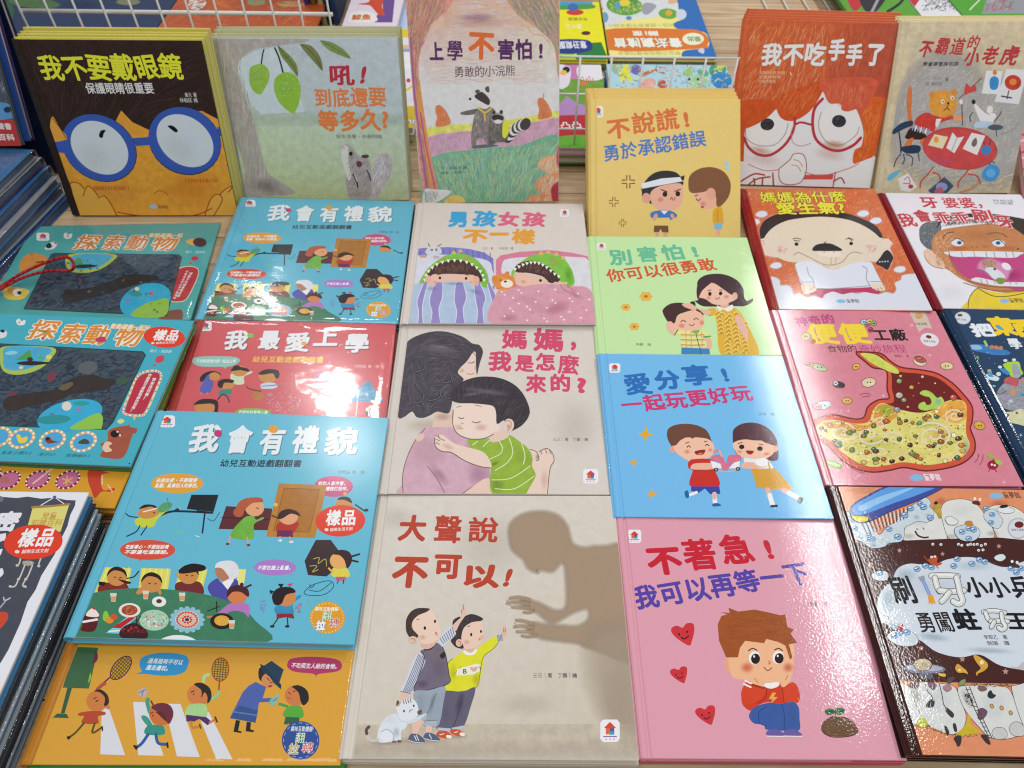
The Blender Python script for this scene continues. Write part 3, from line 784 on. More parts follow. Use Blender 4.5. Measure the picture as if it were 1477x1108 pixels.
for lf, c1, c2 in (([(385, 230), (430, 265), (475, 320), (482, 380), (440, 330), (400, 280)], '#6f7c46', '#49552e'), ([(497, 222), (550, 230), (595, 285), (606, 352), (560, 305), (520, 260)], '#6c7348', '#4a4f34'), ([(597, 203), (660, 215), (715, 250), (746, 292), (690, 275), (630, 245)], '#71854a', '#54683a')):
    a.P(lf, c1, True, .4); a.L([lf[0], ((lf[1][0] + lf[5][0]) / 2, (lf[1][1] + lf[5][1]) / 2), ((lf[2][0] + lf[4][0]) / 2, (lf[2][1] + lf[4][1]) / 2), lf[3]], 4, c2)
a.L([(314, 248), (306, 280), (300, 330)], 7, '#2c3428'); a.L([(368, 240), (390, 290), (412, 372)], 8, '#232b22')
a.P([(240, 380), (250, 335), (300, 320), (335, 345), (341, 390), (320, 440), (295, 472), (262, 455), (245, 420)], '#83a843', True, .25)
a.P([(363, 430), (380, 380), (430, 360), (478, 385), (497, 440), (490, 510), (465, 565), (430, 550), (385, 505)], '#80ab3c', True, .25)
a.G(285, 375, 45, 45, '#9dbf62', .7); a.G(425, 430, 55, 60, '#9cc060', .7)
a.S([(250, 340), (330, 340), (330, 420), (260, 420)], ['#b9d27f'], 25, 5, 4, 0, 60); a.S([(385, 390), (480, 390), (480, 480), (390, 480)], ['#b9d27f'], 40, 5, 4, 0, 60)
a.T('吼', 640, 425, 775, 425, 100, '#a3303c', .03, .08); a.T('!', 798, 425, 850, 415, 100, '#a3303c', .05, 0, shear=.4)
a.T('到底還要', 570, 535, 930, 530, 92, '#c67442', .025, .10); a.T('等多久?', 590, 655, 945, 645, 100, '#c9703a', .035, .12)
a.T('劉思源著・徐麗明繪', 675, 692, 905, 692, 20, '#4a4a44')
# squirrel
a.P([(850, 980), (852, 880), (870, 800), (910, 765), (950, 790), (950, 860), (915, 930), (880, 990)], '#a49c9e', True, .4)
a.S([(850, 980), (852, 880), (870, 800), (910, 765), (950, 790), (950, 860), (915, 930), (880, 990)], ['#bdb6b8', '#827a7c', '#cfc8ca'], 140, 45, 3, 70, 10)
a.P([(700, 735), (740, 725), (790, 780), (840, 800), (850, 900), (840, 990), (745, 990), (722, 900), (725, 820), (700, 780)], '#98918f', True, .4)
a.P([(700, 730), (735, 735), (735, 800), (750, 880), (735, 900), (718, 850), (702, 790)], '#c0c0b8', True)
a.S([(725, 740), (790, 785), (845, 810), (845, 985), (750, 985), (730, 900)], ['#6f6766', '#b7b0ae', '#857d7b', '#5a5251'], 160, 32, 3, 60, 14)
a.E(748, 768, 9, 11, '#2a2222'); a.E(790, 820, 14, 16, '#5e3a34'); a.P([(800, 778), (830, 772), (838, 786), (812, 790)], '#4a3a36')
a.L([(760, 870), (778, 910), (782, 935)], 7, '#241d1c'); a.L([(765, 868), (780, 905)], 3, '#e8e4e0'); a.L([(828, 850), (842, 880), (846, 900)], 6, '#241d1c')
a.G(705, 735, 22, 18, '#c79a94', .6)
# wrapping glare lines on the top edge are left to the lamps

GAIN[0] = 1.85
# ---------------- raccoons in the meadow
a = A['A3']; a.frame(560, 0, .2708); a.blend = .55
a.grad([(80, -60), (910, -60), (910, 200), (90, 200)], ['#c98f7a', '#b98a78', '#c9a08c', '#c49a86'], .3)
a.grad([(90, 150), (910, 150), (915, 480), (110, 480)], ['#c2938c', '#c9ab9c', '#cdcbb8', '#cfc8b4'], .3)
a.grad([(110, 440), (915, 420), (918, 700), (120, 720)], ['#cfcab8', '#cfccbc', '#cfcdb8', '#d0ccb6'], .2)
a.S([(330, -20), (700, -20), (850, 380), (880, 450), (200, 450), (180, 330), (300, 120)], ['#d8b59c', '#a97a8c', '#e0c7b0', '#b98aa0', '#d9d0bc', '#c08f7c', '#cfa98c'], 600, 120, 5, 0, 8, False, seed=5)
a.G(480, 110, 170, 50, '#8a6478', .45); a.G(470, 90, 130, 25, '#7a5874', .4)
a.P([(190, 690), (330, 665), (500, 655), (720, 625), (920, 590), (920, 650), (700, 690), (400, 740), (200, 770)], '#b3b45e', True, .5)
a.P([(195, 740), (400, 700), (650, 680), (920, 630), (920, 760), (700, 780), (480, 800), (210, 860)], '#a8809a', True, .6)
a.S([(195, 740), (400, 700), (650, 680), (920, 630), (920, 760), (700, 780), (480, 800), (210, 860)], ['#8e6382', '#bf9cb0', '#94708e', '#c7a5b4', '#a77f7a', '#8c8a5c'], 700, 42, 4, 70, 10, False)
a.P([(215, 850), (480, 795), (700, 775), (920, 735), (920, 1090), (200, 1090)], '#5f9075', True, .5)
a.S([(225, 835), (480, 780), (700, 760), (915, 730), (915, 1085), (240, 1085)], ['#3f7d64', '#7fae6e', '#4b7590', '#8fbf8a', '#5a86a0', '#36604e', '#a3b060', '#b0925a', '#6ba58c', '#2f5a5c', '#9ac6a0'], 1900, 70, 4.5, lambda x, y: 90 + (x - 520) * -.10, 12, False, seed=9)
# reddish trees both sides
a.P([(60, -40), (330, -40), (310, 60), (230, 130), (175, 260), (160, 420), (190, 640), (230, 850), (262, 1010), (185, 1015), (150, 700), (120, 380), (95, 120)], '#b07a70', True, .5)
a.S([(80, -40), (330, -40), (300, 70), (220, 150), (172, 280), (160, 420), (190, 640), (230, 850), (250, 1005), (190, 1010), (150, 700), (120, 380), (98, 120)], ['#7a4a52', '#d08a6c', '#574a60', '#c26a4a', '#e0a878', '#8a5a80', '#a8644e', '#6a6a5a'], 850, 95, 5, lambda x, y: 105 if y > 250 else 75, 9, False, seed=2)
a.P([(165, 420), (185, 560), (215, 760), (245, 990), (222, 990), (190, 760), (160, 560)], '#cf7a48', True, .4); a.L([(120, 200), (140, 500), (178, 800), (205, 1000)], 10, '#8a4f74'); a.L([(172, 600), (205, 800), (250, 1005)], 8, '#9a4c6a')
a.P([(640, -40), (920, -40), (920, 330), (880, 240), (850, 200), (790, 150), (700, 90), (650, 30)], '#a8846c', True, .5)
a.S([(645, -30), (915, -30), (915, 320), (875, 240), (790, 150), (700, 90), (650, 30)], ['#5d7a5c', '#8a5a6a', '#3f5c4a', '#c79a84', '#6d8a60', '#b08a9a', '#7d6a50'], 500, 80, 6, lambda x, y: -60, 14, False, seed=8)
a.L([(880, 200), (905, 320), (915, 480)], 6, '#7c8a58'); a.L([(860, 180), (890, 260), (905, 400)], 6, '#a8707c'); a.L([(740, 140), (770, 180), (820, 190), (860, 230)], 5, '#c48a6a')
a.P([(195, 1010), (250, 1010), (330, 1015), (320, 1040), (250, 1080), (185, 1085)], '#cfc9c0', True, .3)
a.S([(190, 1010), (290, 1012), (250, 1085), (185, 1085)], ['#23403c', '#e8e6e0', '#4e7a70', '#f0ece4'], 90, 60, 5, 115, 14, False)
a.P([(300, 1090), (320, 1050), (370, 1040), (405, 1060), (400, 1090)], '#cf9a58', True, .4)
for st, c in (([(795, 870), (840, 835), (920, 830), (920, 920), (880, 930), (840, 920), (810, 900)], '#cf8a68'), ([(780, 990), (820, 940), (920, 930), (920, 1060), (830, 1040)], '#c87a58'), ([(730, 1070), (770, 1040), (860, 1040), (920, 1060), (920, 1090), (735, 1090)], '#b8704a')):
    a.P(st, c, True, .4); a.S(st, ['#f0d8c8', '#a04a34', '#e0a080', '#d8b090'], 110, 45, 4, 75, 14)
a.P([(870, 1000), (920, 970), (920, 1090), (880, 1080)], '#8c3440', True, .4); a.P([(905, 780), (920, 760), (920, 900), (895, 860)], '#a04a58', True, .3)
# little foxes
for bx, by, k in ((285, 615, 1.0), (828, 575, .95)):
    a.P([(bx - 35 * k, by - 20), (bx - 30 * k, by - 50), (bx - 5, by - 52), (bx + 30 * k, by - 10), (bx + 45 * k, by + 45), (bx - 30 * k, by + 60), (bx - 25 * k, by + 10)], '#b96a48', True, .5)
    a.S([(bx - 30 * k, by - 45), (bx, by - 48), (bx + 30 * k, by), (bx + 40 * k, by + 45), (bx - 25 * k, by + 55)], ['#8c3f28', '#d88a60'], 60, 22, 3, 80, 12)
a.L([(825, 530), (828, 500)], 5, '#b06a4c')
# raccoons
gy = '#6a6462'
for k in range(9):
    t = k / 8; a.E(640 + 90 * t, 730 - 66 * t - 16 * math.sin(t * 3), 27, 34, ('#e6e2da' if k % 2 else '#3c3a3a'), 30)
a.E(735, 662, 20, 24, '#3a3836', 30)
a.P([(385, 600), (440, 585), (480, 580), (490, 600), (440, 612), (395, 612)], '#5a5654', True, .5)
a.P([(470, 590), (520, 565), (570, 590), (585, 680), (575, 760), (530, 770), (505, 740), (470, 745), (468, 790), (445, 780), (445, 690)], gy, True, .6)
a.S([(470, 590), (560, 590), (580, 700), (560, 760), (455, 770), (450, 690)], ['#908a88', '#474343', '#3a3636', '#a8a29e'], 240, 26, 3, 80, 16)
a.P([(430, 530), (460, 490), (500, 470), (535, 490), (548, 550), (520, 580), (480, 570), (440, 545)], '#cbc5bd', True, .3)
a.P([(465, 505), (500, 490), (540, 530), (535, 560), (500, 545), (462, 520)], '#3a3534'); a.P([(462, 490), (470, 478), (488, 482), (478, 500)], '#4a4543'); a.P([(515, 470), (535, 460), (538, 490), (524, 490)], '#4a4543'); a.L([(450, 545), (500, 560), (530, 565)], 6, '#f2efe8'); a.E(436, 528, 7, 7, '#2a2626')
a.L([(480, 575), (515, 600), (550, 575)], 9, '#b79a44'); a.L([(512, 600), (516, 640)], 9, '#b79a44')
a.P([(540, 640), (570, 615), (610, 630), (640, 690), (630, 750), (570, 760), (535, 770)], '#57524f', True, .6)
a.S([(545, 640), (605, 635), (635, 690), (620, 745), (550, 755)], ['#7d7775', '#3c5a60', '#33302f', '#8f8986'], 120, 22, 3, 75, 16)
a.E(583, 630, 36, 30, '#8a8480', 10); a.P([(552, 618), (580, 610), (612, 622), (608, 640), (560, 640)], '#322e2d'); a.E(585, 648, 20, 11, '#dcd8d0'); a.E(563, 600, 9, 10, '#3a3634'); a.E(602, 597, 9, 11, '#3a3634')
a.P([(612, 650), (635, 640), (645, 690), (625, 735), (608, 720)], '#d0cf3a'); a.P([(440, 785), (500, 770), (590, 775), (500, 790)], '#4a5a58', True)
# lettering
pc = '#4a2a50'
a.T('上', 220, 325, 300, 322, 100, pc, .035, .05); a.T('學', 312, 322, 402, 322, 106, pc, .02, .05); a.T('不', 425, 315, 570, 315, 150, '#c0582e', .04, .1); a.T('害怕', 580, 318, 770, 315, 108, pc, .03, .05); a.T('!', 790, 318, 835, 318, 100, pc, .03)
a.T('勇敢的小浣熊', 352, 412, 678, 405, 58, '#3d3440', .0, .08); a.T('文・葛瑞米 圖', 280, 905, 420, 900, 16, '#2b4a48'); a.T('譯者・宋珮一', 280, 930, 415, 925, 16, '#2b4a48')

GAIN[0] = 1.1
# ---------------- headband boy and bowing boy
a = A['A4']; a.frame(790, 0, .316)
a.logo_house(231, 510, 44, 52)
a.T('不', 275, 640, 385, 622, 92, '#cf6b3c', .035, .1); a.T('說謊', 388, 615, 605, 585, 96, '#cf6b3c', .025, .06); a.T('!', 612, 590, 668, 580, 86, '#cf6b3c', .045)
a.T('勇於承認錯誤', 258, 740, 728, 665, 74, '#4a74b8', .02, .06)
for cx, cy, k in ((368, 830, 1.0), (302, 922, .75), (342, 1018, .62)):
    for s1, s2 in ((1, 1), (1, -1), (-1, 1), (-1, -1)):
        a.L([(cx + s1 * 7 * k, cy + s2 * 28 * k), (cx + s1 * 7 * k, cy + s2 * 8 * k), (cx + s1 * 28 * k, cy + s2 * 7 * k)], 6 * k, '#7d4a22', False)
# boy with headband
a.P([(430, 880), (430, 850), (470, 800), (520, 780), (580, 785), (612, 815), (610, 850), (500, 870), (475, 930), (455, 915), (432, 900)], '#2c2a2e')
a.E(450, 905, 20, 24, '#d69c88'); a.P([(470, 880), (500, 855), (560, 840), (612, 842), (618, 900), (600, 945), (550, 965), (500, 955), (472, 920)], '#dfa892')
a.P([(428, 838), (520, 815), (612, 808), (616, 828), (520, 845), (430, 862)], '#d6dae2', False); a.P([(605, 808), (625, 800), (622, 822), (612, 824)], '#26242a', False)
a.E(535, 887, 11, 12, '#241c1c'); a.E(594, 885, 11, 12, '#241c1c'); a.L([(518, 866), (545, 876)], 5, '#3a2a26'); a.L([(580, 874), (606, 864)], 5, '#3a2a26'); a.G(515, 912, 20, 16, '#d07a66', .7); a.L([(560, 912), (566, 900), (572, 915)], 3, '#8a4038'); a.L([(578, 915), (582, 900)], 3, '#8a4038')
a.P([(468, 975), (500, 962), (560, 962), (592, 985), (560, 1005), (555, 990), (555, 1030), (482, 1030), (488, 995), (478, 1005)], '#3f73b4'); a.E(492, 990, 9, 16, '#d69c88', 20); a.E(570, 988, 8, 14, '#d69c88', -30)
a.P([(515, 962), (550, 962), (532, 980)], '#e8eaf0', False); a.P([(486, 1030), (550, 1030), (552, 1062), (522, 1060), (515, 1045), (508, 1060), (484, 1060)], '#6e4a2e', False); a.P([(492, 1060), (506, 1060), (506, 1090), (492, 1090)], '#d69c88', False); a.P([(528, 1062), (546, 1062), (546, 1090), (528, 1090)], '#d69c88', False)
# bowing boy
a.P([(662, 880), (672, 900), (690, 935), (720, 955), (770, 940), (780, 900), (760, 860), (700, 860)], '#e0a992')
a.P([(642, 850), (650, 800), (700, 768), (760, 765), (810, 790), (835, 840), (825, 900), (785, 945), (770, 935), (768, 900), (745, 870), (705, 878), (655, 880)], '#7d5238')
a.E(745, 885, 22, 27, '#d99e88'); a.L([(678, 908), (688, 916), (698, 908)], 4, '#3a2622'); a.L([(672, 896), (684, 890)], 4, '#3a2622'); a.G(710, 930, 18, 14, '#cf7866', .6); a.E(706, 945, 7, 5, '#8c4a3e')
a.P([(755, 965), (775, 945), (795, 950), (802, 1000), (800, 1022), (758, 1022)], '#d9a02c'); a.P([(758, 1020), (798, 1016), (796, 1045), (762, 1048)], '#7fb2d0', False); a.P([(768, 1048), (788, 1046), (788, 1075), (770, 1076)], '#dca692', False); a.L([(775, 960), (776, 1015)], 3, '#b8821c')
a.P([(805, 740), (818, 736), (830, 748), (822, 760), (808, 755)], '#9fc4d8'); a.P([(812, 765), (828, 765), (828, 780), (818, 778)], '#9fc4d8')

GAIN[0] = 1.42
# ---------------- red-haired child with round red glasses
a = A['A5']; a.frame(1040, 0, .2617)
a.grad([(150, 95), (990, 125), (940, 560), (100, 520)], ['#b4552c', '#b35538', '#b2503c', '#b04a26'], .5)
a.S([(125, 100), (985, 130), (930, 600), (100, 600)], ['#d88a5a', '#a03e1c', '#e0a070', '#96371a', '#c46236', '#ba5432', '#aa4a2c'], 2600, 95, 3, lambda x, y: 75 if x > 400 else 60, 10, False, seed=6)
a.grad([(590, 130), (985, 130), (930, 560), (570, 560)], ['#b4583f', '#b05845', '#b05040', '#b24e3c'], .4, a=(.0, .75, .6, .5))
a.P([(100, 690), (200, 660), (300, 600), (400, 640), (470, 620), (565, 480), (600, 560), (720, 570), (780, 700), (775, 800), (735, 830), (735, 905), (845, 860), (830, 1040), (100, 1040)], '#c4c5cf', True)
a.P([(100, 600), (300, 590), (270, 640), (200, 690), (130, 730), (125, 890), (100, 890)], '#ae4c20', False, .4)
a.P([(740, 560), (780, 640), (790, 700), (775, 800), (730, 860), (735, 905), (770, 915), (830, 880), (920, 560)], '#bb5424', True, .4)
a.S([(740, 560), (785, 700), (775, 800), (735, 900), (800, 900), (850, 760), (915, 560)], ['#d98248', '#9e3f16', '#c8642c'], 260, 60, 3, 75, 10, False)
a.P([(110, 890), (150, 900), (320, 940), (340, 1000), (320, 1040), (100, 1040)], '#cfcdd4', False)
a.P([(735, 905), (840, 865), (825, 1040), (640, 1040), (650, 950)], '#c9ccd8', False)
a.P([(310, 930), (380, 900), (460, 950), (560, 960), (640, 945), (625, 1040), (320, 1040)], '#c9bec4', False)
a.P([(455, 965), (620, 960), (615, 990), (455, 990)], '#b5493c', False)
# eyes
a.E(262, 715, 130, 118, '#cdd0da', -8); a.L([(138, 690), (140, 760), (200, 800), (290, 800), (350, 745), (370, 680)], 3, '#8a7a80')
a.E(655, 690, 115, 122, '#cdd0da', 0); a.E(655, 690, 117, 118, '#cdd0da'); a.L([(552, 620), (538, 700), (580, 780), (660, 800), (740, 750), (762, 700)], 3, '#8a7a80')
a.G(215, 830, 90, 30, '#b9876c', .7, 10); a.G(625, 800, 90, 34, '#b07048', .8, 5); a.G(600, 850, 120, 50, '#c09a8c', .5, 10); a.G(240, 880, 130, 50, '#c4a6a0', .45, 10)
a.E(255, 686, 38, 33, '#2b2b30', -8); a.E(650, 668, 39, 34, '#2b2b30'); a.S([(225, 660), (290, 660), (285, 715), (225, 715)], ['#55555c', '#1c1c20'], 40, 16, 3, 50, 20); a.S([(620, 640), (682, 640), (682, 698), (620, 698)], ['#55555c', '#1c1c20'], 40, 16, 3, 50, 20)
# fringe over the eyes
a.P([(100, 560), (340, 560), (300, 605), (240, 660), (150, 705), (100, 700)], '#b04a22', True, .4)
a.P([(300, 540), (560, 440), (575, 470), (510, 590), (440, 650), (380, 668), (330, 650), (305, 600)], '#b24a22', True, .4)
a.P([(555, 440), (860, 440), (780, 620), (755, 600), (700, 615), (665, 605), (655, 572), (600, 570), (570, 520)], '#b5513a', True, .4)
a.S([(305, 520), (565, 450), (510, 590), (380, 660), (310, 600)], ['#d07a48', '#953614', '#c25c2e'], 240, 60, 3, 60, 10, False); a.S([(565, 450), (850, 450), (775, 610), (665, 600), (590, 560)], ['#d07a58', '#9a3c28', '#c25c42'], 260, 60, 3, 80, 10, False)
# glasses
a.L([(128, 760), (150, 810), (200, 850), (270, 855), (340, 810), (385, 750), (405, 690), (405, 650)], 15, '#a03038'); a.L([(560, 545), (515, 600), (505, 690), (525, 770), (590, 820), (660, 830), (730, 800), (770, 760)], 16, '#a03038'); a.L([(405, 690), (440, 675), (505, 690)], 12, '#a03038')
a.L([(390, 740), (395, 785), (440, 805), (495, 790)], 4, '#9a8088'); a.L([(400, 690), (385, 730)], 3, '#9a8088')
# hand at the mouth
a.P([(320, 930), (380, 880), (400, 850), (450, 850), (470, 900), (465, 960), (430, 1010), (350, 1015), (320, 980)], '#cdc8d0', True); a.L([(320, 930), (380, 880), (400, 850), (450, 850), (470, 900), (465, 960), (430, 1010), (350, 1015), (320, 980), (320, 930)], 5, '#8c4a40')
a.L([(400, 880), (430, 890), (450, 920)], 3, '#a86a5c'); a.L([(390, 910), (420, 915), (440, 945)], 3, '#a86a5c'); a.L([(150, 905), (240, 940), (320, 935)], 4, '#b06050'); a.L([(460, 950), (560, 968), (700, 930), (760, 900)], 4, '#b06050')
for pts in ([(110, 1000), (180, 960), (240, 965)], [(130, 1040), (190, 990), (270, 975)], [(175, 1040), (185, 1010), (180, 985)], [(225, 1040), (230, 980)], [(290, 1035), (285, 955)]):
    a.L(pts, 9, '#943a34')
a.L([(630, 950), (615, 1040)], 6, '#943a34'); a.L([(620, 1000), (660, 980), (680, 1010)], 8, '#943a34')
a.T('我不吃', 215, 362, 570, 358, 122, '#cfc8cc', .035, .08, out='#6d2a18', ow=.012); a.T('手', 585, 335, 680, 332, 118, '#cfc8cc', .04, .06, out='#6d2a18', ow=.012); a.T('手', 680, 362, 775, 360, 118, '#cfc8cc', .04, .06, out='#6d2a18', ow=.012); a.T('了', 790, 362, 895, 360, 124, '#cfc8cc', .045, .06, out='#6d2a18', ow=.012)
for y in (410, 434, 458): a.T('文圖作者張芸'[:6 if y == 410 else 5], 205, y, 355 - (y - 410) * 1.1, y, 18, '#d8a888')
a.L([(383, 400), (386, 415)], 6, '#d8b098')
for x0, x1, key in ((0, 0, 0),): pass

# ---------------- tiger cub at the red table
a = A['A6']; a.frame(1260, 0, .2618); a.blend = .65
a.grad([(250, 180), (900, 180), (860, 700), (80, 700)], ['#b3a68c', '#b8ac90', '#a9a694', '#a6a4a4'], .4)
a.F([(360, 300), (520, 340), (600, 440), (830, 520), (900, 700), (780, 980), (560, 1030), (200, 960), (90, 760), (140, 560), (240, 400)], '#9c9c9c', 120, .85, sm=True)
a.S([(330, 300), (820, 480), (820, 900), (450, 1000), (100, 900), (150, 500)], ['#b3b2ae', '#8f8f94', '#aaa890', '#bcb8a4', '#93989c'], 900, 60, 4, 55, 30, False, seed=12)
a.S([(60, 900), (800, 940), (760, 1065), (40, 1060)], ['#c4b890', '#a9a27c', '#b8ae94'], 260, 50, 4, 20, 30, False)
rd = '#a23538'
a.T('不', 245, 315, 320, 315, 92, rd, .035, .12, shear=.15); a.T('霸', 335, 300, 412, 300, 92, rd, .02, .1, shear=.15); a.T('道', 418, 305, 500, 300, 92, rd, .02, .1, shear=.15); a.T('的', 512, 270, 582, 268, 72, rd, .02, .1, shear=.15)
a.T('小', 495, 362, 580, 360, 92, rd, .035, .1, shear=.15); a.T('老', 592, 356, 680, 354, 98, rd, .03, .1, shear=.15); a.T('虎', 690, 360, 795, 358, 106, rd, .03, .1, shear=.15)
a.T('學會尊重與包容', 268, 366, 468, 364, 24, '#3c3a3e', .02, shear=.1); a.T('文 林良', 285, 440, 375, 440, 18, '#7c7a78'); a.T('圖 陳和凱', 285, 474, 378, 472, 20, '#5c5a58'); a.T('著', 392, 450, 412, 450, 22, '#3c3a3e')
# tail, chair, body
a.P([(182, 560), (190, 490), (208, 478), (212, 540), (208, 620), (215, 690), (198, 700), (186, 630)], '#b8683c', True, .3)
a.P([(105, 720), (150, 680), (210, 665), (215, 690), (170, 710), (110, 740)], '#27384e', True, .4); a.L([(140, 730), (150, 800), (150, 840)], 8, '#27303e'); a.P([(148, 815), (200, 800), (255, 805), (250, 840), (180, 845)], '#24344a', True, .4)
for pts in ([(150, 850), (125, 880), (112, 920)], [(165, 850), (170, 880), (160, 905)], [(180, 850), (215, 870), (210, 915)], [(245, 840), (252, 885)]): a.L(pts, 6, '#2b3646')
a.P([(180, 740), (210, 705), (280, 735), (295, 765), (260, 770), (180, 765)], '#33221f', True, .3)
a.P([(170, 800), (190, 770), (220, 760), (205, 800)], '#b8683c'); a.P([(255, 780), (280, 760), (300, 770), (270, 800)], '#b8683c')
a.P([(230, 690), (232, 655), (290, 620), (350, 640), (440, 635), (460, 650), (390, 668), (345, 695), (330, 725), (270, 710)], '#b03a34', True, .4); a.P([(440, 635), (490, 640), (500, 658), (450, 665)], '#c88a5a', True)
for k in range(7): a.L([(222 + k * 14, 690 + k * 4), (214 + k * 14, 716 + k * 4)], 7, '#c9ccd4' if k % 2 else '#6f88a8', False)
a.P([(345, 655), (375, 655), (350, 705), (340, 690)], '#c9ccd4', False)
a.E(382, 572, 78, 76, '#c48a3c', 0, .4); a.E(322, 522, 18, 18, '#bb7d34'); a.E(444, 508, 18, 18, '#bb7d34'); a.S([(310, 510), (455, 510), (450, 640), (320, 640)], ['#dba654', '#a86c28', '#b87a34'], 180, 24, 3, 30, 60)
a.E(381, 560, 10, 12, '#d8d4c0'); a.E(383, 560, 4, 5, '#201814'); a.E(433, 540, 10, 12, '#d8d4c0'); a.E(434, 541, 4, 5, '#201814'); a.E(411, 568, 7, 6, '#3a2018'); a.L([(412, 575), (400, 598), (385, 610)], 4, '#3a2018'); a.L([(405, 598), (418, 605)], 4, '#3a2018')
# brush and paint, easel sheets
a.L([(470, 545), (530, 490), (595, 430)], 5, '#7d2c2c'); a.P([(500, 520), (510, 460), (535, 480), (560, 470), (565, 500), (535, 510)], '#b04440', True); a.L([(485, 550), (490, 690)], 5, '#2f3844'); a.E(482, 562, 9, 14, '#cfd0d4')
a.P([(622, 390), (710, 392), (690, 520), (595, 515)], '#c3c8d0', False); a.P([(640, 440), (665, 420), (690, 440), (680, 490), (645, 490)], '#3a7ab4', True, .4); a.E(668, 400, 12, 14, '#c0702c')
a.P([(735, 382), (850, 384), (800, 575), (665, 560)], '#c4c4cf', False); a.E(768, 455, 46, 42, '#a83c30', 0, .5); a.E(768, 452, 20, 18, '#c87838'); a.L([(745, 500), (735, 545)], 6, '#3a3a40'); a.L([(705, 530), (760, 540)], 8, '#33404a')
# white mouse
a.P([(548, 565), (570, 580), (610, 620), (650, 640), (665, 660), (640, 690), (600, 680), (575, 640)], '#cdd0d4'); a.E(640, 605, 17, 22, '#cfd1d6', 20); a.E(655, 640, 20, 18, '#cfd1d6'); a.E(551, 562, 11, 14, '#2a2a30'); a.L([(665, 670), (690, 640), (705, 615)], 4, '#2c2c34'); a.L([(545, 620), (530, 645), (535, 670)], 6, '#3a4a44')
a.P([(555, 690), (580, 670), (650, 672), (640, 700), (565, 705)], '#9db4d0', True, .3); a.E(672, 702, 42, 16, '#49505c'); a.L([(675, 710), (678, 750)], 5, '#3d4a50'); a.L([(700, 740), (760, 720), (800, 680)], 3, '#7a7a78')
# round red table
a.E(476, 818, 207, 117, '#a93c3c', 6, .35, 44); a.E(476, 822, 200, 108, '#b04444', 6, .3, 44)
for pts in ([(330, 920), (300, 960), (262, 1000), (256, 1035)], [(325, 950), (360, 965), (372, 1010)], [(530, 925), (500, 965), (470, 1000), (465, 1030)], [(520, 960), (570, 970), (588, 1015)]): a.L(pts, 8, '#a8443a')
a.P([(335, 740), (410, 755), (380, 820), (300, 800)], '#c9c0a0', False); a.E(345, 770, 14, 18, '#c88a4a'); a.P([(435, 730), (460, 760), (498, 752), (445, 845), (400, 815)], '#d2d0cc', False); a.L([(460, 760), (430, 830)], 3, '#8a8a8c'); a.P([(540, 732), (615, 748), (570, 855), (490, 820)], '#d0d2d8', False); a.P([(545, 775), (565, 760), (570, 790), (555, 810), (540, 800)], '#6a5a60', True)
a.E(620, 828, 28, 26, '#3e74a8'); a.L([(610, 800), (608, 780)], 4, '#243a50'); a.L([(640, 800), (642, 770)], 4, '#243a50'); a.S([(340, 860), (440, 870), (430, 900), (350, 900)], ['#8a4a8a', '#6a3a7a'], 30, 20, 3, 0, 20)
a.P([(600, 950), (640, 905), (690, 925), (690, 965), (650, 1000), (605, 985)], '#3f83b8', True, .2); a.E(645, 955, 26, 24, '#5a9aca'); a.L([(640, 905), (650, 888), (668, 900)], 5, '#2a4a60')
a.P([(75, 990), (90, 960), (150, 932), (140, 955), (95, 995)], '#5a9cb8', True); a.P([(135, 985), (190, 955), (240, 1030), (195, 1058), (150, 1050)], '#cdcbc8', False); a.L([(170, 990), (190, 975), (200, 1010), (165, 1010)], 5, '#a04040'); a.E(205, 1028, 14, 12, '#a83c3c')
a.P([(300, 1050), (390, 975), (442, 1025), (400, 1068), (320, 1068)], '#3d4a60', False, .4); a.E(375, 1030, 32, 24, '#7f8ab0'); a.P([(330, 1060), (370, 1030), (385, 1062)], '#a0586a'); a.L([(480, 1060), (540, 1040), (575, 1010)], 8, '#b06a50')

GAIN[0] = 1.0

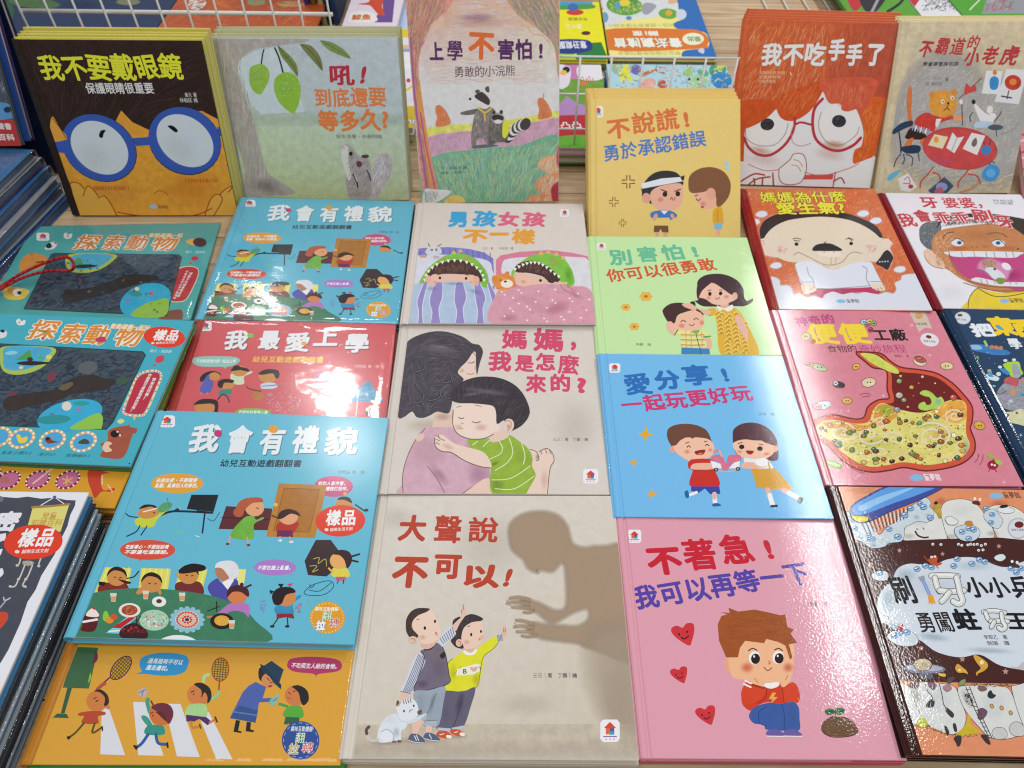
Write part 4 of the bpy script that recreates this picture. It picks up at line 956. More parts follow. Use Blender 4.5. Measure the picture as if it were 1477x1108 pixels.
# ---------------- search-and-find book (same print on both copies)
def art_B(a, full):
    o = '#e0a040'
    if full: a.frame(0, 300, .2234)
    # lettering first row uses the farther copy's own place on its cover
    def deco_far():
        a.frame(0, 300, .2234)
        a.logo_house(277, 186, 82, 52)
        for i, (ch, x0, x1, y) in enumerate((('探', 455, 620, 268), ('索', 640, 775, 270), ('動', 790, 935, 270), ('物', 955, 1130, 275))):
            a.T(ch, x0, y, x1, y + 2, 92, '#cf8440', .02, .05, out='#e9e4da', ow=.055)
        a.T('動動磁筆一起', 955, 190, 1175, 192, 26, '#e0d0a8', .05, .0, out='#c05a4a', ow=.06)
        a.P([(410, 175), (425, 158), (440, 172), (465, 165), (462, 190), (440, 200), (418, 196)], '#d8dcd8'); a.E(438, 182, 6, 6, '#c05a6a')
        a.P([(290, 262), (320, 225), (370, 222), (350, 262), (305, 270)], '#d4d8dc'); a.P([(295, 245), (320, 225), (335, 250), (310, 262)], '#26303c'); a.E(360, 226, 10, 6, '#b04040')
        a.P([(1200, 215), (1250, 198), (1255, 240), (1225, 236)], '#d8a860'); a.E(1290, 222, 44, 30, '#4a3430', 5); a.T('圖文・遊昌樹', 1195, 292, 1320, 294, 16, '#c8dcd8')
        a.P([(125, 410), (140, 330), (205, 295), (290, 310), (300, 360), (240, 400), (170, 400)], '#d08a40', True, .2); a.E(205, 300, 14, 12, '#c87a34'); a.L([(235, 352), (280, 345)], 8, '#5a2a20')
        a.P([(20, 530), (70, 510), (150, 520), (190, 540), (140, 590), (40, 585)], '#d8c050'); a.P([(50, 510), (110, 520), (110, 560), (60, 560)], '#d6a040'); a.E(110, 545, 28, 24, '#e4e2dc'); a.E(125, 548, 14, 12, '#2a3038')
        a.E(1258, 326, 24, 15, '#b83c44'); a.E(1230, 356, 8, 7, '#c04a50')
        bub = [(1120, 430), (1180, 385), (1260, 385), (1278, 430), (1220, 560), (1180, 600), (1105, 600), (1088, 560)]
        a.L(smooth_closed(bub, 5) + [bub[0]], 9, '#e8d8b8', False); a.P(bub, '#b23a46')
        for k in range(9): a.T('請動手玩磁筆看這'[k % 8], 1218 - k * 10, 432 + k * 18, 1240 - k * 10, 432 + k * 18, 15, '#ecdcd8', .02)
        for k in range(11): a.T('你能從這找出多少動物呢'[k], 1196 - k * 8, 418 + k * 17, 1214 - k * 8, 418 + k * 17, 13, '#ecdcd8', .02)
        a.P([(1030, 700), (1060, 672), (1150, 655), (1178, 670), (1165, 730), (1040, 730)], '#7c4a3c', True, .2)
    def window(fr):
        a.frame(*fr[:3]); q = fr[3]
        a.part = 'cover_illustration'
    deco_far() if full else None
    if full:
        w = [(360, 293), (1150, 303), (1170, 320), (1075, 690), (160, 650), (335, 300)]
        a.frame(0, 300, .2234)
        a.P([(355, 290), (1155, 300), (1175, 318), (1080, 700), (150, 655), (330, 298)], '#27403e', False)
        a.P(w, '#414e5a', False, .6)
        a.S(w, ['#22303e', '#2c3c50', '#2a4058', '#34383c', '#243f46', '#3c3440', '#26283a'], 500, 60, 12, 20, 25, False)
        a.P([(440, 400), (450, 300), (740, 300), (720, 350), (640, 400), (540, 420)], '#a8b850'); a.P([(462, 390), (480, 305), (715, 305), (690, 350), (620, 390), (540, 400)], '#4fa6c4', True, .3); a.P([(480, 360), (510, 320), (540, 370)], '#4a9a58'); a.P([(490, 372), (560, 365), (630, 375), (560, 388), (490, 388)], '#2d2a2c')
        a.P([(405, 580), (430, 530), (560, 520), (720, 470), (820, 430), (920, 430), (1020, 440), (1000, 465), (900, 490), (800, 520), (680, 560), (520, 600), (430, 610)], '#33302f', True, .4)
        a.E(940, 600, 170, 108, '#35a4c8', -18, .2); a.P([(850, 700), (900, 640), (1000, 600), (1085, 590), (1060, 700)], '#8cb848'); a.E(875, 555, 45, 18, '#3a8f88', 10); a.E(885, 523, 14, 12, '#e0d0b0'); a.E(978, 555, 14, 12, '#b85a90'); a.E(825, 597, 16, 10, '#9a6aa8')
        a.S(w, ['#7a4a4a', '#6a5a48', '#3e6a50', '#48607a'], 40, 26, 14, 30, 40, False, seed=22)
def art_B2(a):
    a.frame(0, 440, .2346)
    for ch, x0, x1, y in (('探', 145, 330, 212), ('索', 335, 490, 232), ('動', 495, 645, 240), ('物', 675, 855, 252)):
        a.T(ch, x0, y, x1, y + 3, 112, '#d88a3c', .022, .05, out='#eee8de', ow=.055)
    a.E(262, 205, 8, 8, '#c03c5a'); a.P([(590, 205), (640, 195), (650, 225), (600, 228)], '#b8405a', True); a.P([(240, 150), (280, 160), (300, 148), (280, 172)], '#4a9a60', True)
    a.T('動動磁筆一起玩', 672, 145, 915, 158, 30, '#e8d9b0', .05, .0, out='#c4564a', ow=.05)
    a.P([(100, 95), (120, 85), (130, 100), (155, 92), (152, 118), (130, 125), (108, 120)], '#dfe4e2'); a.E(118, 108, 5, 5, '#c05a6a')
    a.P([(-20, 190), (10, 155), (42, 165), (35, 195), (0, 205)], '#d8dce0'); a.P([(0, 160), (20, 150), (30, 165), (15, 170)], '#1f2a38')
    a.T('圖文・遊昌樹', 918, 290, 1052, 296, 18, '#cfe4e4')
    # window
    w = [(20, 243), (872, 292), (888, 310), (690, 715), (650, 760), (0, 738), (-260, 730), (-200, 243)]
    a.P([(10, 236), (880, 285), (898, 308), (698, 722), (655, 768), (0, 746), (-270, 740), (-205, 236)], '#1d4a50', False)
    a.P(w, '#43505b', False, .6)
    a.S(w, ['#243244', '#2e3e54', '#2c4460', '#363a40', '#26424a', '#3e3644', '#282a3c', '#33506a'], 900, 60, 13, 20, 25, False)
    a.P([(0, 310), (30, 255), (325, 262), (315, 330), (250, 390), (150, 425), (60, 425), (10, 390)], '#a9bf55'); a.P([(20, 330), (45, 258), (300, 265), (290, 320), (230, 370), (140, 400), (60, 400), (25, 380)], '#4aa8cc', True, .3)
    a.P([(95, 340), (185, 272), (200, 335)], '#4a9a54', False); a.P([(230, 330), (250, 310), (265, 335)], '#5aa860', False); a.P([(105, 355), (170, 345), (280, 350), (310, 358), (200, 372), (120, 366)], '#2b2624'); a.E(185, 335, 18, 14, '#4a2a24'); a.E(70, 295, 38, 12, '#8cc8dc', -5); a.E(300, 320, 18, 14, '#d8cf6a'); a.E(130, 385, 14, 10, '#d8cfa0')
    a.P([(20, 600), (60, 560), (200, 540), (370, 510), (440, 450), (560, 430), (640, 450), (720, 460), (700, 485), (640, 520), (560, 535), (440, 550), (380, 580), (200, 620), (80, 650), (30, 640)], '#38302e', True, .4)
    a.E(430, 385, 32, 14, '#2c3438', -8); a.E(560, 310, 50, 14, '#3c4a4c'); a.P([(360, 510), (430, 475), (450, 490), (400, 525)], '#6a5a40'); a.P([(290, 450), (330, 405), (345, 440), (310, 475)], '#7a3c44', True); a.E(75, 545, 30, 14, '#6a3c4c', -10); a.E(700, 412, 40, 12, '#34404a', -8); a.E(750, 468, 40, 22, '#3e5a44', -10); a.E(540, 385, 60, 40, '#5a6064', -10)
    a.E(430, 680, 205, 92, '#38a8cf', -14, .15, 40); a.P([(430, 762), (520, 700), (600, 665), (632, 690), (625, 755), (600, 762)], '#8cc04c'); a.E(330, 705, 105, 28, '#2f8f96', -3); a.E(410, 622, 30, 28, '#d8d4c4', -25); a.E(482, 642, 18, 6, '#d05a78'); a.E(500, 605, 50, 14, '#2f9a96'); a.E(320, 670, 16, 7, '#5a80a8')
    # bottom badges
    for cx, k in ((-10, 0), (133, 1), (322, 2), (513, 3)):
        a.E(cx, 820 + (cx - 133) * .055, 88, 60, '#d8a86a', -22, n=32)
        for i in range(14):
            t = 2 * math.pi * i / 14; x, y = 78 * math.cos(t), 53 * math.sin(t); r = math.radians(-22)
            a.E(cx + x * math.cos(r) - y * math.sin(r), 820 + (cx - 133) * .055 + x * math.sin(r) + y * math.cos(r), 9, 8, '#ece6da', n=8)
        a.E(cx, 820 + (cx - 133) * .055, 66, 44, '#4fa4d4', -22, n=28)
        yy_ = 822 + (cx - 133) * .055
        if k == 1: a.P([(cx - 32, yy_ - 20), (cx - 10, yy_ - 24), (cx, yy_ - 5), (cx + 35, yy_ - 12), (cx + 28, yy_ + 20), (cx - 15, yy_ + 26)], '#dccf4a')
        if k == 2: a.P([(cx - 45, yy_ - 5), (cx - 20, yy_ - 22), (cx, yy_), (cx + 45, yy_ + 10), (cx + 20, yy_ + 14), (cx - 25, yy_ + 20)], '#8a3a26'); a.E(cx - 30, yy_ - 10, 12, 10, '#2a2222')
        if k == 3: a.P([(cx - 30, yy_), (cx + 5, yy_ - 20), (cx + 35, yy_ - 5), (cx + 30, yy_ + 12), (cx - 25, yy_ + 10)], '#4a4a38')
    a.T('亂亂小鴨X2', 5, 918, 190, 922, 20, '#1c4a54', shear=.3); a.T('猴子X1', 235, 928, 335, 930, 20, '#1c4a54', shear=.3); a.T('樹懶龜X3', 400, 935, 550, 938, 20, '#1c4a54', shear=.3)
    # bubble
    bub = [(835, 455), (880, 415), (960, 405), (992, 435), (965, 510), (900, 655), (860, 680), (775, 672), (760, 640), (800, 540)]
    q = smooth_closed(bub, 6); a.L(q + [q[0]], 13, '#e4c8a0', False)
    for i in range(0, len(q), 1):
        a.E(q[i][0], q[i][1], 4.5, 4.5, '#c25848' if i % 2 else '#f4efe4', n=8)
    a.P([(843, 458), (885, 425), (955, 415), (982, 438), (955, 510), (892, 650), (855, 671), (782, 664), (772, 640), (808, 540)], '#b83448')
    for k, ch in enumerate('快來找找看？'): a.T(ch, 930 - k * 11, 468 + k * 23, 955 - k * 11, 470 + k * 23, 20, '#f4e8e4', .02)
    for k, ch in enumerate('你能把可愛動物都找到嗎？'): a.T(ch, 905 - k * 10, 440 + k * 20, 928 - k * 10, 442 + k * 20, 18, '#f4e8e4', .02)
    a.P([(815, 680), (838, 680), (826, 712)], '#d8c070', False)
    a.P([(955, 330), (975, 312), (1005, 312), (1008, 340), (985, 355), (960, 352)], '#c04a56'); a.E(950, 370, 8, 7, '#c04a56')
    a.P([(720, 715), (745, 700), (765, 715), (740, 730)], '#d8d48a')
    # bear
    a.P([(665, 775), (720, 750), (775, 742), (795, 735), (800, 750), (830, 755), (845, 765), (835, 790), (815, 800), (760, 935), (650, 940), (615, 925), (640, 880), (615, 855), (660, 830)], '#a0553f', True, .2); a.E(705, 793, 26, 22, '#241a1c'); a.E(722, 780, 6, 5, '#f0f0ee'); a.P([(630, 880), (650, 840), (690, 850), (670, 870), (690, 895), (650, 905)], '#e0bfa4'); a.E(738, 802, 5, 7, '#f0e8e0')
    a.E(795, 975, 5, 5, '#1d4a50'); a.sample(1010, 198, 128, 65, 5)
art_B(A['B1'], True); art_B2(A['B2'])

a = A['B4']; a.frame(0, 640, .1985)
for cx, cy in ((-80, 225), (60, 265), (275, 262), (492, 262)):
    a.E(cx, cy, 98, 62, '#7c2634', -25, n=32)
    for i in range(14):
        t = 2 * math.pi * i / 14; x, y = 90 * math.cos(t), 56 * math.sin(t); r = math.radians(-25)
        a.E(cx + x * math.cos(r) - y * math.sin(r), cy + x * math.sin(r) + y * math.cos(r), 8, 7, '#e8e0dc', n=8)
    a.E(cx, cy, 80, 48, '#c0688e', -25, n=28)
for k in range(5): a.L([(-10 + k * 16, 250), (-2 + k * 16, 280)], 10, '#a86a4a')
a.L([(240, 290), (385, 178)], 12, '#dcb8b0'); a.L([(490, 235), (482, 300)], 10, '#d8b05a'); a.L([(455, 255), (525, 285)], 9, '#d8b05a'); a.L([(525, 250), (460, 290)], 9, '#d8b05a')
a.P([(640, 200), (700, 190), (800, 215), (740, 225), (735, 300), (760, 340), (830, 320), (820, 350), (740, 350), (690, 395), (660, 330), (640, 270)], '#c4432c', True, .15)
for k in range(9): a.E(742 + (k * 9 if k > 4 else 0), 235 + k * 14, 6, 6, '#ecd8c8', n=8)

# ---------------- slate skeleton book
a = A['B3']; a.frame(0, 640, .1985)
a.P([(-100, 385), (30, 388), (120, 395), (200, 385), (300, 400), (400, 392), (480, 410), (550, 412), (545, 450), (510, 520), (490, 600), (440, 700), (400, 800), (350, 880), (300, 960), (260, 1060), (200, 1150), (150, 1300), (60, 1500), (-60, 1700), (-200, 1800), (-700, 1800), (-600, 385)], '#474b57', False, .2)
a.P([(240, 455), (505, 438), (440, 640), (190, 640)], '#d6cf74', False); a.L([(232, 464), (370, 455), (505, 440)], 15, '#a87c48', False)
a.L([(298, 448), (394, 390)], 7, '#d8d8e0', False); a.L([(400, 390), (465, 438)], 7, '#d8d8e0', False); a.E(397, 388, 13, 10, '#4c60a0')
a.T('兒童', 295, 548, 405, 545, 44, '#c08a50', .02); a.T('知識百科', 215, 600, 445, 596, 46, '#c0a050', .02)
a.T('密', -70, 640, 115, 632, 130, '#dfe0e6', .05, .05); a.P([(-20, 660), (45, 650), (40, 700), (-20, 720)], '#dfe0e6', False); a.P([(-30, 770), (20, 765), (5, 810), (-30, 815)], '#dfe0e6', False); a.P([(-20, 930), (15, 905), (25, 945), (-10, 975)], '#dfe0e6'); a.E(0, 402, 26, 22, '#6a7480')
bone = '#c2c0b4'
a.E(205, 868, 42, 18, '#a8a294'); a.S([(165, 852), (245, 852), (240, 888), (170, 888)], ['#5a564c', '#d8d4c4'], 40, 14, 4, 0, 60)
for p in ([(180, 885), (150, 960), (135, 985)], [(135, 985), (110, 1035), (75, 1040)], [(235, 885), (205, 960), (185, 985)], [(188, 985), (165, 1030), (190, 1042)], [(150, 830), (140, 870), (125, 885)], [(300, 825), (285, 865), (280, 890)]): a.L(p, 11, bone)
for p in ((135, 985), (188, 985), (75, 1038), (180, 1038), (125, 885), (282, 890)): a.E(p[0], p[1], 12, 9, bone)
a.sample(242, 715, 214, 126, -5)
a.frame(0, 850, .2328)
a.L([(-5, 120), (25, 85), (35, 70)], 10, '#9aa0a8'); a.L([(22, 50), (30, 70), (62, 55)], 9, '#b8bcc2'); a.P([(-40, 160), (10, 140), (48, 150), (45, 190), (0, 245), (-40, 250)], '#c84a30')

# ---------------- light blue flap book (both copies carry the same print)
SK = '#c98a4c'
def art_C(a):
    a.frame(80, 580, .3429)
    a.logo_house(470, 81, 66, 50)
    for ch, x0, x1, y in (('我', 545, 680, 210), ('會', 705, 812, 215), ('有', 845, 955, 220), ('禮', 985, 1100, 215), ('貌', 1122, 1268, 220)):
        a.T(ch, x0 + 3, y + 4, x1 + 3, y + 4, 112, '#3a6a80', .034, .03, seed=5); a.T(ch, x0, y, x1, y, 112, '#dfe6ee', .034, .03, seed=5)
    a.E(684, 132, 17, 15, '#c03a72'); a.E(917, 114, 20, 17, '#dc9a34')
    a.T('幼兒互動遊戲翻翻書', 688, 272, 1034, 274, 30, '#24303a', .02); a.T('何問童 著／繪', 1185, 302, 1300, 303, 15, '#345a6a')
    def bub(cx, cy, rx, ry, col, tail, l1, l2, tc='#f6efe8'):
        a.P([(cx + rx * math.cos(t) * (1 if abs(math.cos(t)) < .8 else .97), cy + ry * math.sin(t)) for t in [2 * math.pi * i / 14 for i in range(14)]], col)
        a.P([(tail[0] - 10, cy + ry * .8), (tail[0] + 12, cy + ry * .8), tail], col, False)
        if l2: a.T(l1, cx - rx * .8, cy - 4, cx + rx * .72, cy - 4, 17, tc, .03, shear=.15); a.T(l2, cx - rx * .84, cy + 18, cx + rx * .84, cy + 18, 17, tc, .03, shear=.15)
        else: a.T(l1, cx - rx * .82, cy + 10, cx + rx * .82, cy + 10, 18, tc, .03, shear=.15)
    bub(512, 342, 114, 42, '#dc9f3f', (510, 388), '去朋友家・不要隨便', '亂翻，亂拿別人的東西。')
    bub(1170, 355, 84, 44, '#c24e7c', (1172, 398), '到別人家作客，', '要有禮貌打招呼。')
    bub(388, 622, 120, 42, '#d0503c', (356, 670), '吃飯專心・不要說話噴', '不要邊吃邊講話。')
    bub(924, 696, 92, 34, '#a67cc4', (992, 728), '不要在牆上亂畫。', None)
    # reaching child and desk
    a.L([(290, 462), (310, 480), (345, 485)], 5, '#26303c'); a.L([(425, 485), (480, 462), (545, 460), (660, 466)], 9, '#222c34'); a.L([(628, 470), (618, 550)], 7, '#222c34'); a.L([(640, 490), (665, 500), (690, 465)], 3, '#33606c')
    a.P([(340, 490), (420, 480), (480, 430), (486, 442), (430, 492), (410, 525), (345, 522)], '#c2cc40'); a.L([(355, 520), (340, 545), (300, 565)], 5, '#1c2c60'); a.L([(385, 522), (360, 560)], 5, '#1c2c60')
    a.E(392, 464, 46, 26, SK, -12); a.P([(350, 450), (375, 432), (415, 434), (428, 448), (400, 440), (370, 446)], '#2a2220'); a.L([(370, 462), (425, 448)], 5, '#e8e4dc'); a.E(415, 466, 4, 3, '#3a2018')
    a.P([(430, 450), (455, 425), (490, 425), (480, 450), (445, 465)], '#5a9a6a', True, .3); a.L([(470, 405), (478, 440)], 4, '#4a8a8a'); a.P([(500, 456), (515, 446), (520, 460)], '#222c34')
    a.P([(572, 390), (686, 390), (665, 462), (552, 450)], '#20242a', False); a.P([(595, 455), (640, 460), (650, 470), (590, 466)], '#1c1f24', False)
    a.L([(500, 545), (540, 552)], 3, '#7ac08c'); a.L([(590, 562), (605, 568)], 3, '#dce4e8')
    # woman, door, girl
    a.P([(718, 438), (912, 448), (900, 540), (686, 534)], '#5c2c34', False); a.L([(700, 486), (900, 494)], 4, '#3c1c24', False)
    a.P([(940, 342), (1142, 350), (1092, 572), (886, 566)], '#b57c36', False, .25); a.P([(962, 362), (1110, 368), (1068, 548), (918, 542)], '#a97030', False, .25); a.L([(962, 362), (1110, 368), (1068, 548), (918, 542), (962, 362)], 3, '#8a5a24', False)
    a.E(926, 432, 9, 8, '#d8b860')
    a.P([(790, 490), (830, 480), (845, 495), (870, 485), (875, 492), (835, 515), (830, 575), (735, 565)], '#6fae44', True, .3); a.L([(735, 565), (728, 595)], 6, '#d89a80'); a.L([(806, 570), (812, 600)], 6, '#d89a80'); a.E(812, 602, 8, 5, '#7a2a2a'); a.E(724, 597, 8, 5, '#7a2a2a')
    a.E(838, 445, 40, 36, '#dfa074', 0); a.P([(760, 470), (765, 430), (800, 405), (860, 402), (872, 420), (830, 425), (800, 450), (780, 480)], '#b05a3c', True, .3); a.E(770, 465, 22, 20, '#b05a3c'); a.L([(845, 445), (855, 448)], 3, '#3a2018')
    a.P([(935, 510), (990, 500), (1020, 505), (1022, 520), (990, 560), (935, 556)], '#b0362c'); a.P([(935, 540), (995, 540), (1000, 568), (930, 566)], '#6a2a54', False); a.E(980, 484, 40, 32, '#dda076'); a.P([(935, 490), (945, 462), (980, 450), (1015, 460), (1030, 480), (990, 470), (955, 490)], '#3c2422'); a.L([(912, 478), (940, 490)], 5, '#3c2422'); a.E(945, 582, 9, 5, '#e4e0dc'); a.E(992, 588, 9, 5, '#e4e0dc'); a.L([(945, 566), (942, 580)], 4, '#dda076'); a.L([(985, 566), (990, 585)], 4, '#dda076')
    a.P([(1178, 430), (1190, 405), (1225, 400), (1245, 420), (1245, 445), (1180, 445)], SK); a.P([(1185, 410), (1205, 398), (1235, 402), (1248, 425), (1215, 412)], '#2a2220'); a.E(1218, 385, 8, 6, '#e0a03c'); a.L([(1262, 432), (1300, 458)], 6, '#2a2220'); a.E(1308, 455, 9, 6, '#2a2220')
    # table with family
    for q in ([(210, 694), (320, 700), (300, 806), (165, 800)], [(362, 698), (485, 702), (470, 808), (345, 806)], [(520, 700), (640, 704), (612, 812), (500, 806)], [(770, 702), (802, 706), (790, 790), (755, 790)]):
        a.P(q, '#d8d45c', False)
        for k in range(5):
            u = (k + .5) / 5; a.L([(q[0][0] + (q[1][0] - q[0][0]) * u, q[0][1] + 4), (q[3][0] + (q[2][0] - q[3][0]) * u, q[3][1] - 4)], 5, '#e6e28c', False)
    a.P([(640, 780), (680, 742), (700, 760), (760, 745), (770, 790), (755, 840), (680, 835)], '#4c4aa0'); a.P([(700, 760), (725, 790), (752, 748), (730, 742)], '#e6e6ee', False)
    a.P([(186, 770), (250, 756), (300, 765), (300, 812), (190, 812)], '#7e2c24'); a.P([(505, 765), (560, 752), (612, 762), (618, 812), (520, 812)], '#6e2c2c')
    a.P([(92, 826), (150, 806), (250, 788), (400, 784), (560, 798), (680, 822), (780, 862), (840, 920), (890, 1010), (400, 1015), (40, 990)], '#3f7a5c', True, .25)
    a.P([(446, 1000), (490, 982), (550, 984), (590, 1004), (520, 1008)], '#dfe4e6')
    def kid(cx, cy, r, hair, dx=0):
        a.E(cx, cy, r * 1.1, r, SK, 0); a.P([(cx - r * 1.1, cy - r * .1), (cx - r * .8, cy - r * .8), (cx, cy - r * 1.15), (cx + r * .9, cy - r * .75), (cx + r * 1.12, cy + r * .0), (cx + r * .6, cy - r * .55), (cx - r * .4, cy - r * .7)], hair); a.L([(cx - r * .3, cy), (cx - r * .1, cy + r * .05)], 4, '#4a2412'); a.L([(cx + r * .3, cy + r * .1), (cx + r * .5, cy + r * .05)], 4, '#4a2412')
    kid(258, 736, 38, '#2a1c18'); a.L([(300, 742), (330, 735), (350, 712)], 5, '#2a1c18'); a.P([(262, 745), (318, 758), (300, 765)], '#3a1c18'); a.P([(182, 755), (212, 758), (205, 775), (182, 770)], '#1c1c20', False)
    kid(404, 762, 40, '#2a1c18'); a.P([(365, 775), (340, 800), (352, 810), (378, 792)], SK); a.P([(432, 775), (446, 800), (440, 812), (425, 790)], SK)
    kid(560, 728, 38, '#201a18'); a.P([(520, 705), (570, 680), (625, 688), (630, 706), (590, 715), (530, 722)], '#201a18'); a.L([(505, 720), (530, 750), (545, 735)], 6, SK)
    a.P([(672, 690), (690, 672), (740, 668), (768, 690), (768, 730), (735, 750), (715, 720), (680, 712)], '#d8dae0', True, .15); a.P([(672, 700), (700, 700), (720, 722), (730, 742), (705, 752), (680, 735)], '#b4785a')
    a.P([(730, 850), (790, 845), (815, 860), (812, 905), (790, 885), (740, 880), (680, 915), (670, 905)], '#b074b8'); a.E(764, 815, 42, 34, '#cf7c4c', 5); a.P([(722, 822), (728, 786), (765, 770), (808, 785), (812, 820), (780, 800), (745, 800)], '#46242a'); a.L([(800, 780), (822, 770)], 8, '#46242a'); a.E(784, 768, 8, 8, '#46242a'); a.L([(640, 905), (690, 900)], 7, '#cf7c4c'); a.L([(678, 840), (678, 880)], 5, '#1f2c2c')
    # dishes
    a.P([(112, 940), (125, 890), (180, 880), (178, 930), (160, 965), (108, 962)], '#5a1c20'); a.P([(128, 898), (155, 868), (182, 890), (175, 905)], '#e8dcd8'); a.L([(118, 925), (175, 915)], 10, '#e8e0dc'); a.E(163, 868, 6, 6, '#c02c30')
    a.P([(200, 895), (212, 878), (225, 898), (220, 922), (202, 918)], '#8cc040'); a.E(228, 918, 17, 14, '#e08a2c'); a.E(246, 905, 14, 12, '#d8502c')
    a.P([(212, 972), (300, 905), (345, 905), (265, 975)], '#7cc4dc', False); a.P([(235, 950), (320, 900), (335, 908), (275, 952)], '#b8242c', False); a.L([(225, 965), (300, 960)], 5, '#e8e8e8', False)
    a.E(312, 876, 46, 30, '#e4dcd8'); a.E(312, 876, 34, 22, '#a04a34', 0, .4); a.S([(285, 860), (340, 860), (340, 892), (285, 892)], ['#d87a4c', '#7a2c1c'], 30, 16, 4, 30, 60)
    a.E(415, 918, 62, 44, '#9ecab0'); a.S([(370, 890), (460, 890), (460, 945), (370, 945)], ['#e8e0d4', '#d87a6a', '#4a2c28', '#f0ece0'], 60, 14, 9, 30, 90)
    a.E(436, 840, 30, 22, '#dfe4e0'); a.E(436, 838, 12, 9, '#4a3c28')
    for i in range(16):
        t = 2 * math.pi * i / 16; a.E(554 + 64 * math.cos(t), 916 + 48 * math.sin(t), 11, 9, '#8abacb', n=10)
    a.E(554, 916, 64, 48, '#8abacb', n=30); a.E(554, 916, 50, 37, '#cfd8cc', n=30)
    for rr, nn, cc in ((42, 22, '#d0503c'), (30, 14, '#e8a080'), (18, 9, '#c03c34')):
        for i in range(nn):
            t = 2 * math.pi * i / nn; a.E(554 + rr * math.cos(t), 916 + rr * .74 * math.sin(t), 6, 4.5, cc, n=8)
    a.E(554, 916, 9, 7, '#5a3424')
    a.E(700, 922, 49, 34, '#26201e'); a.E(700, 920, 32, 22, '#d8a440', 0, .3); a.L([(640, 880), (690, 860)], 4, '#26201e')
    for gx, gy in ((244, 822), (380, 812), (533, 820), (742, 936)): a.P([(gx - 14, gy - 18), (gx + 14, gy - 18), (gx + 9, gy + 18), (gx - 9, gy + 18)], '#c8d4cc', False); a.P([(gx - 12, gy - 4), (gx + 12, gy - 4), (gx + 8, gy + 15), (gx - 8, gy + 15)], '#d89a64', False)
    a.P([(276, 955), (330, 930), (382, 960), (380, 995), (280, 992)], '#3c1c1c'); a.S([(285, 945), (378, 950), (375, 975), (285, 972)], ['#a8303c', '#5a1c20'], 30, 16, 8, 0, 90); a.L([(340, 905), (345, 945)], 4, '#3c1c1c'); a.L([(360, 900), (325, 950)], 4, '#3c1c1c')
    # girl at the board
    a.P([(1095, 580), (1158, 580), (1195, 630), (1180, 700), (1140, 734), (1062, 728), (1048, 668)], '#3c2c30', False, .3); a.L([(1085, 660), (1110, 655), (1105, 680), (1135, 660), (1140, 690)], 3, '#b8a858'); a.L([(1070, 690), (1100, 690), (1080, 715), (1105, 705)], 3, '#b8a858')
    a.P([(1160, 715), (1175, 695), (1225, 700), (1235, 735), (1170, 735)], '#d8cc4c'); a.P([(1180, 735), (1222, 735), (1220, 752), (1178, 750)], '#c05a88', False); a.L([(1190, 750), (1186, 762)], 4, '#2a2a30'); a.L([(1212, 750), (1210, 765)], 4, '#2a2a30')
    a.E(1192, 668, 38, 34, '#dfa864', 5); a.P([(1170, 640), (1195, 622), (1235, 630), (1248, 665), (1228, 700), (1215, 665), (1195, 645)], '#3a2228'); a.L([(1245, 650), (1278, 640)], 8, '#3a2228'); a.L([(1240, 665), (1272, 672)], 8, '#3a2228'); a.L([(1150, 700), (1165, 715)], 8, '#dfa864')
    # drawing girl
    a.P([(925, 860), (960, 850), (990, 830), (1028, 812), (1030, 822), (998, 850), (1000, 892), (930, 890)], '#3a8ab8', True, .3); a.P([(930, 890), (1000, 890), (1005, 912), (970, 905), (930, 912)], '#8a2c34', False); a.L([(935, 912), (915, 940)], 5, '#4a2c28'); a.L([(975, 908), (978, 940)], 5, '#4a2c28'); a.E(912, 944, 10, 5, '#26242a'); a.E(975, 944, 10, 5, '#26242a')
    a.E(968, 822, 44, 38, '#cf8450', 0); a.P([(920, 850), (912, 810), (940, 782), (990, 780), (1010, 800), (970, 812), (950, 850)], '#2a1c20'); a.P([(900, 790), (920, 796), (905, 810)], '#2a1c20', False); a.P([(935, 765), (960, 765), (950, 785)], '#2a1c20', False); a.P([(975, 765), (1000, 762), (985, 780)], '#c04a80', False)
    for pts in ([(1045, 800), (1080, 770), (1150, 752), (1170, 775), (1130, 810), (1060, 812), (1045, 800)], [(1065, 790), (1110, 795), (1160, 760)], [(1070, 765), (1075, 782), (1090, 770)]): a.L(pts, 3, '#2f4a68')
    a.S([(860, 830), (890, 835), (880, 890), (858, 880)], ['#8c7cc0'], 26, 26, 3, 40, 60); a.S([(1008, 850), (1038, 850), (1035, 885), (1010, 885)], ['#c0508a'], 26, 26, 4, 40, 60); a.L([(1060, 830), (1080, 870), (1100, 835), (1125, 850), (1145, 820)], 3, '#6aae8a')
    # round badge
    a.E(1144, 908, 74, 68, '#d99a2e', n=36)
    for i in range(30):
        t = 2 * math.pi * i / 30; a.E(1144 + 67 * math.cos(t), 908 + 61 * math.sin(t), 2.6, 2.4, '#f2e0b0', n=6)
    a.T('趣味互動體驗', 1090, 878, 1190, 880, 17, '#f4ecd4', .02); a.T('翻', 1118, 916, 1160, 916, 36, '#f0f2ea', .0, out='#6aa04a', ow=.05); a.T('拉', 1092, 960, 1134, 960, 40, '#e8f0f6', .05, out='#3c7cb8', ow=.05); a.T('轉', 1146, 950, 1192, 950, 40, '#b8343c', .0, out='#f0e4d8', ow=.05)
art_C(A['C3'])
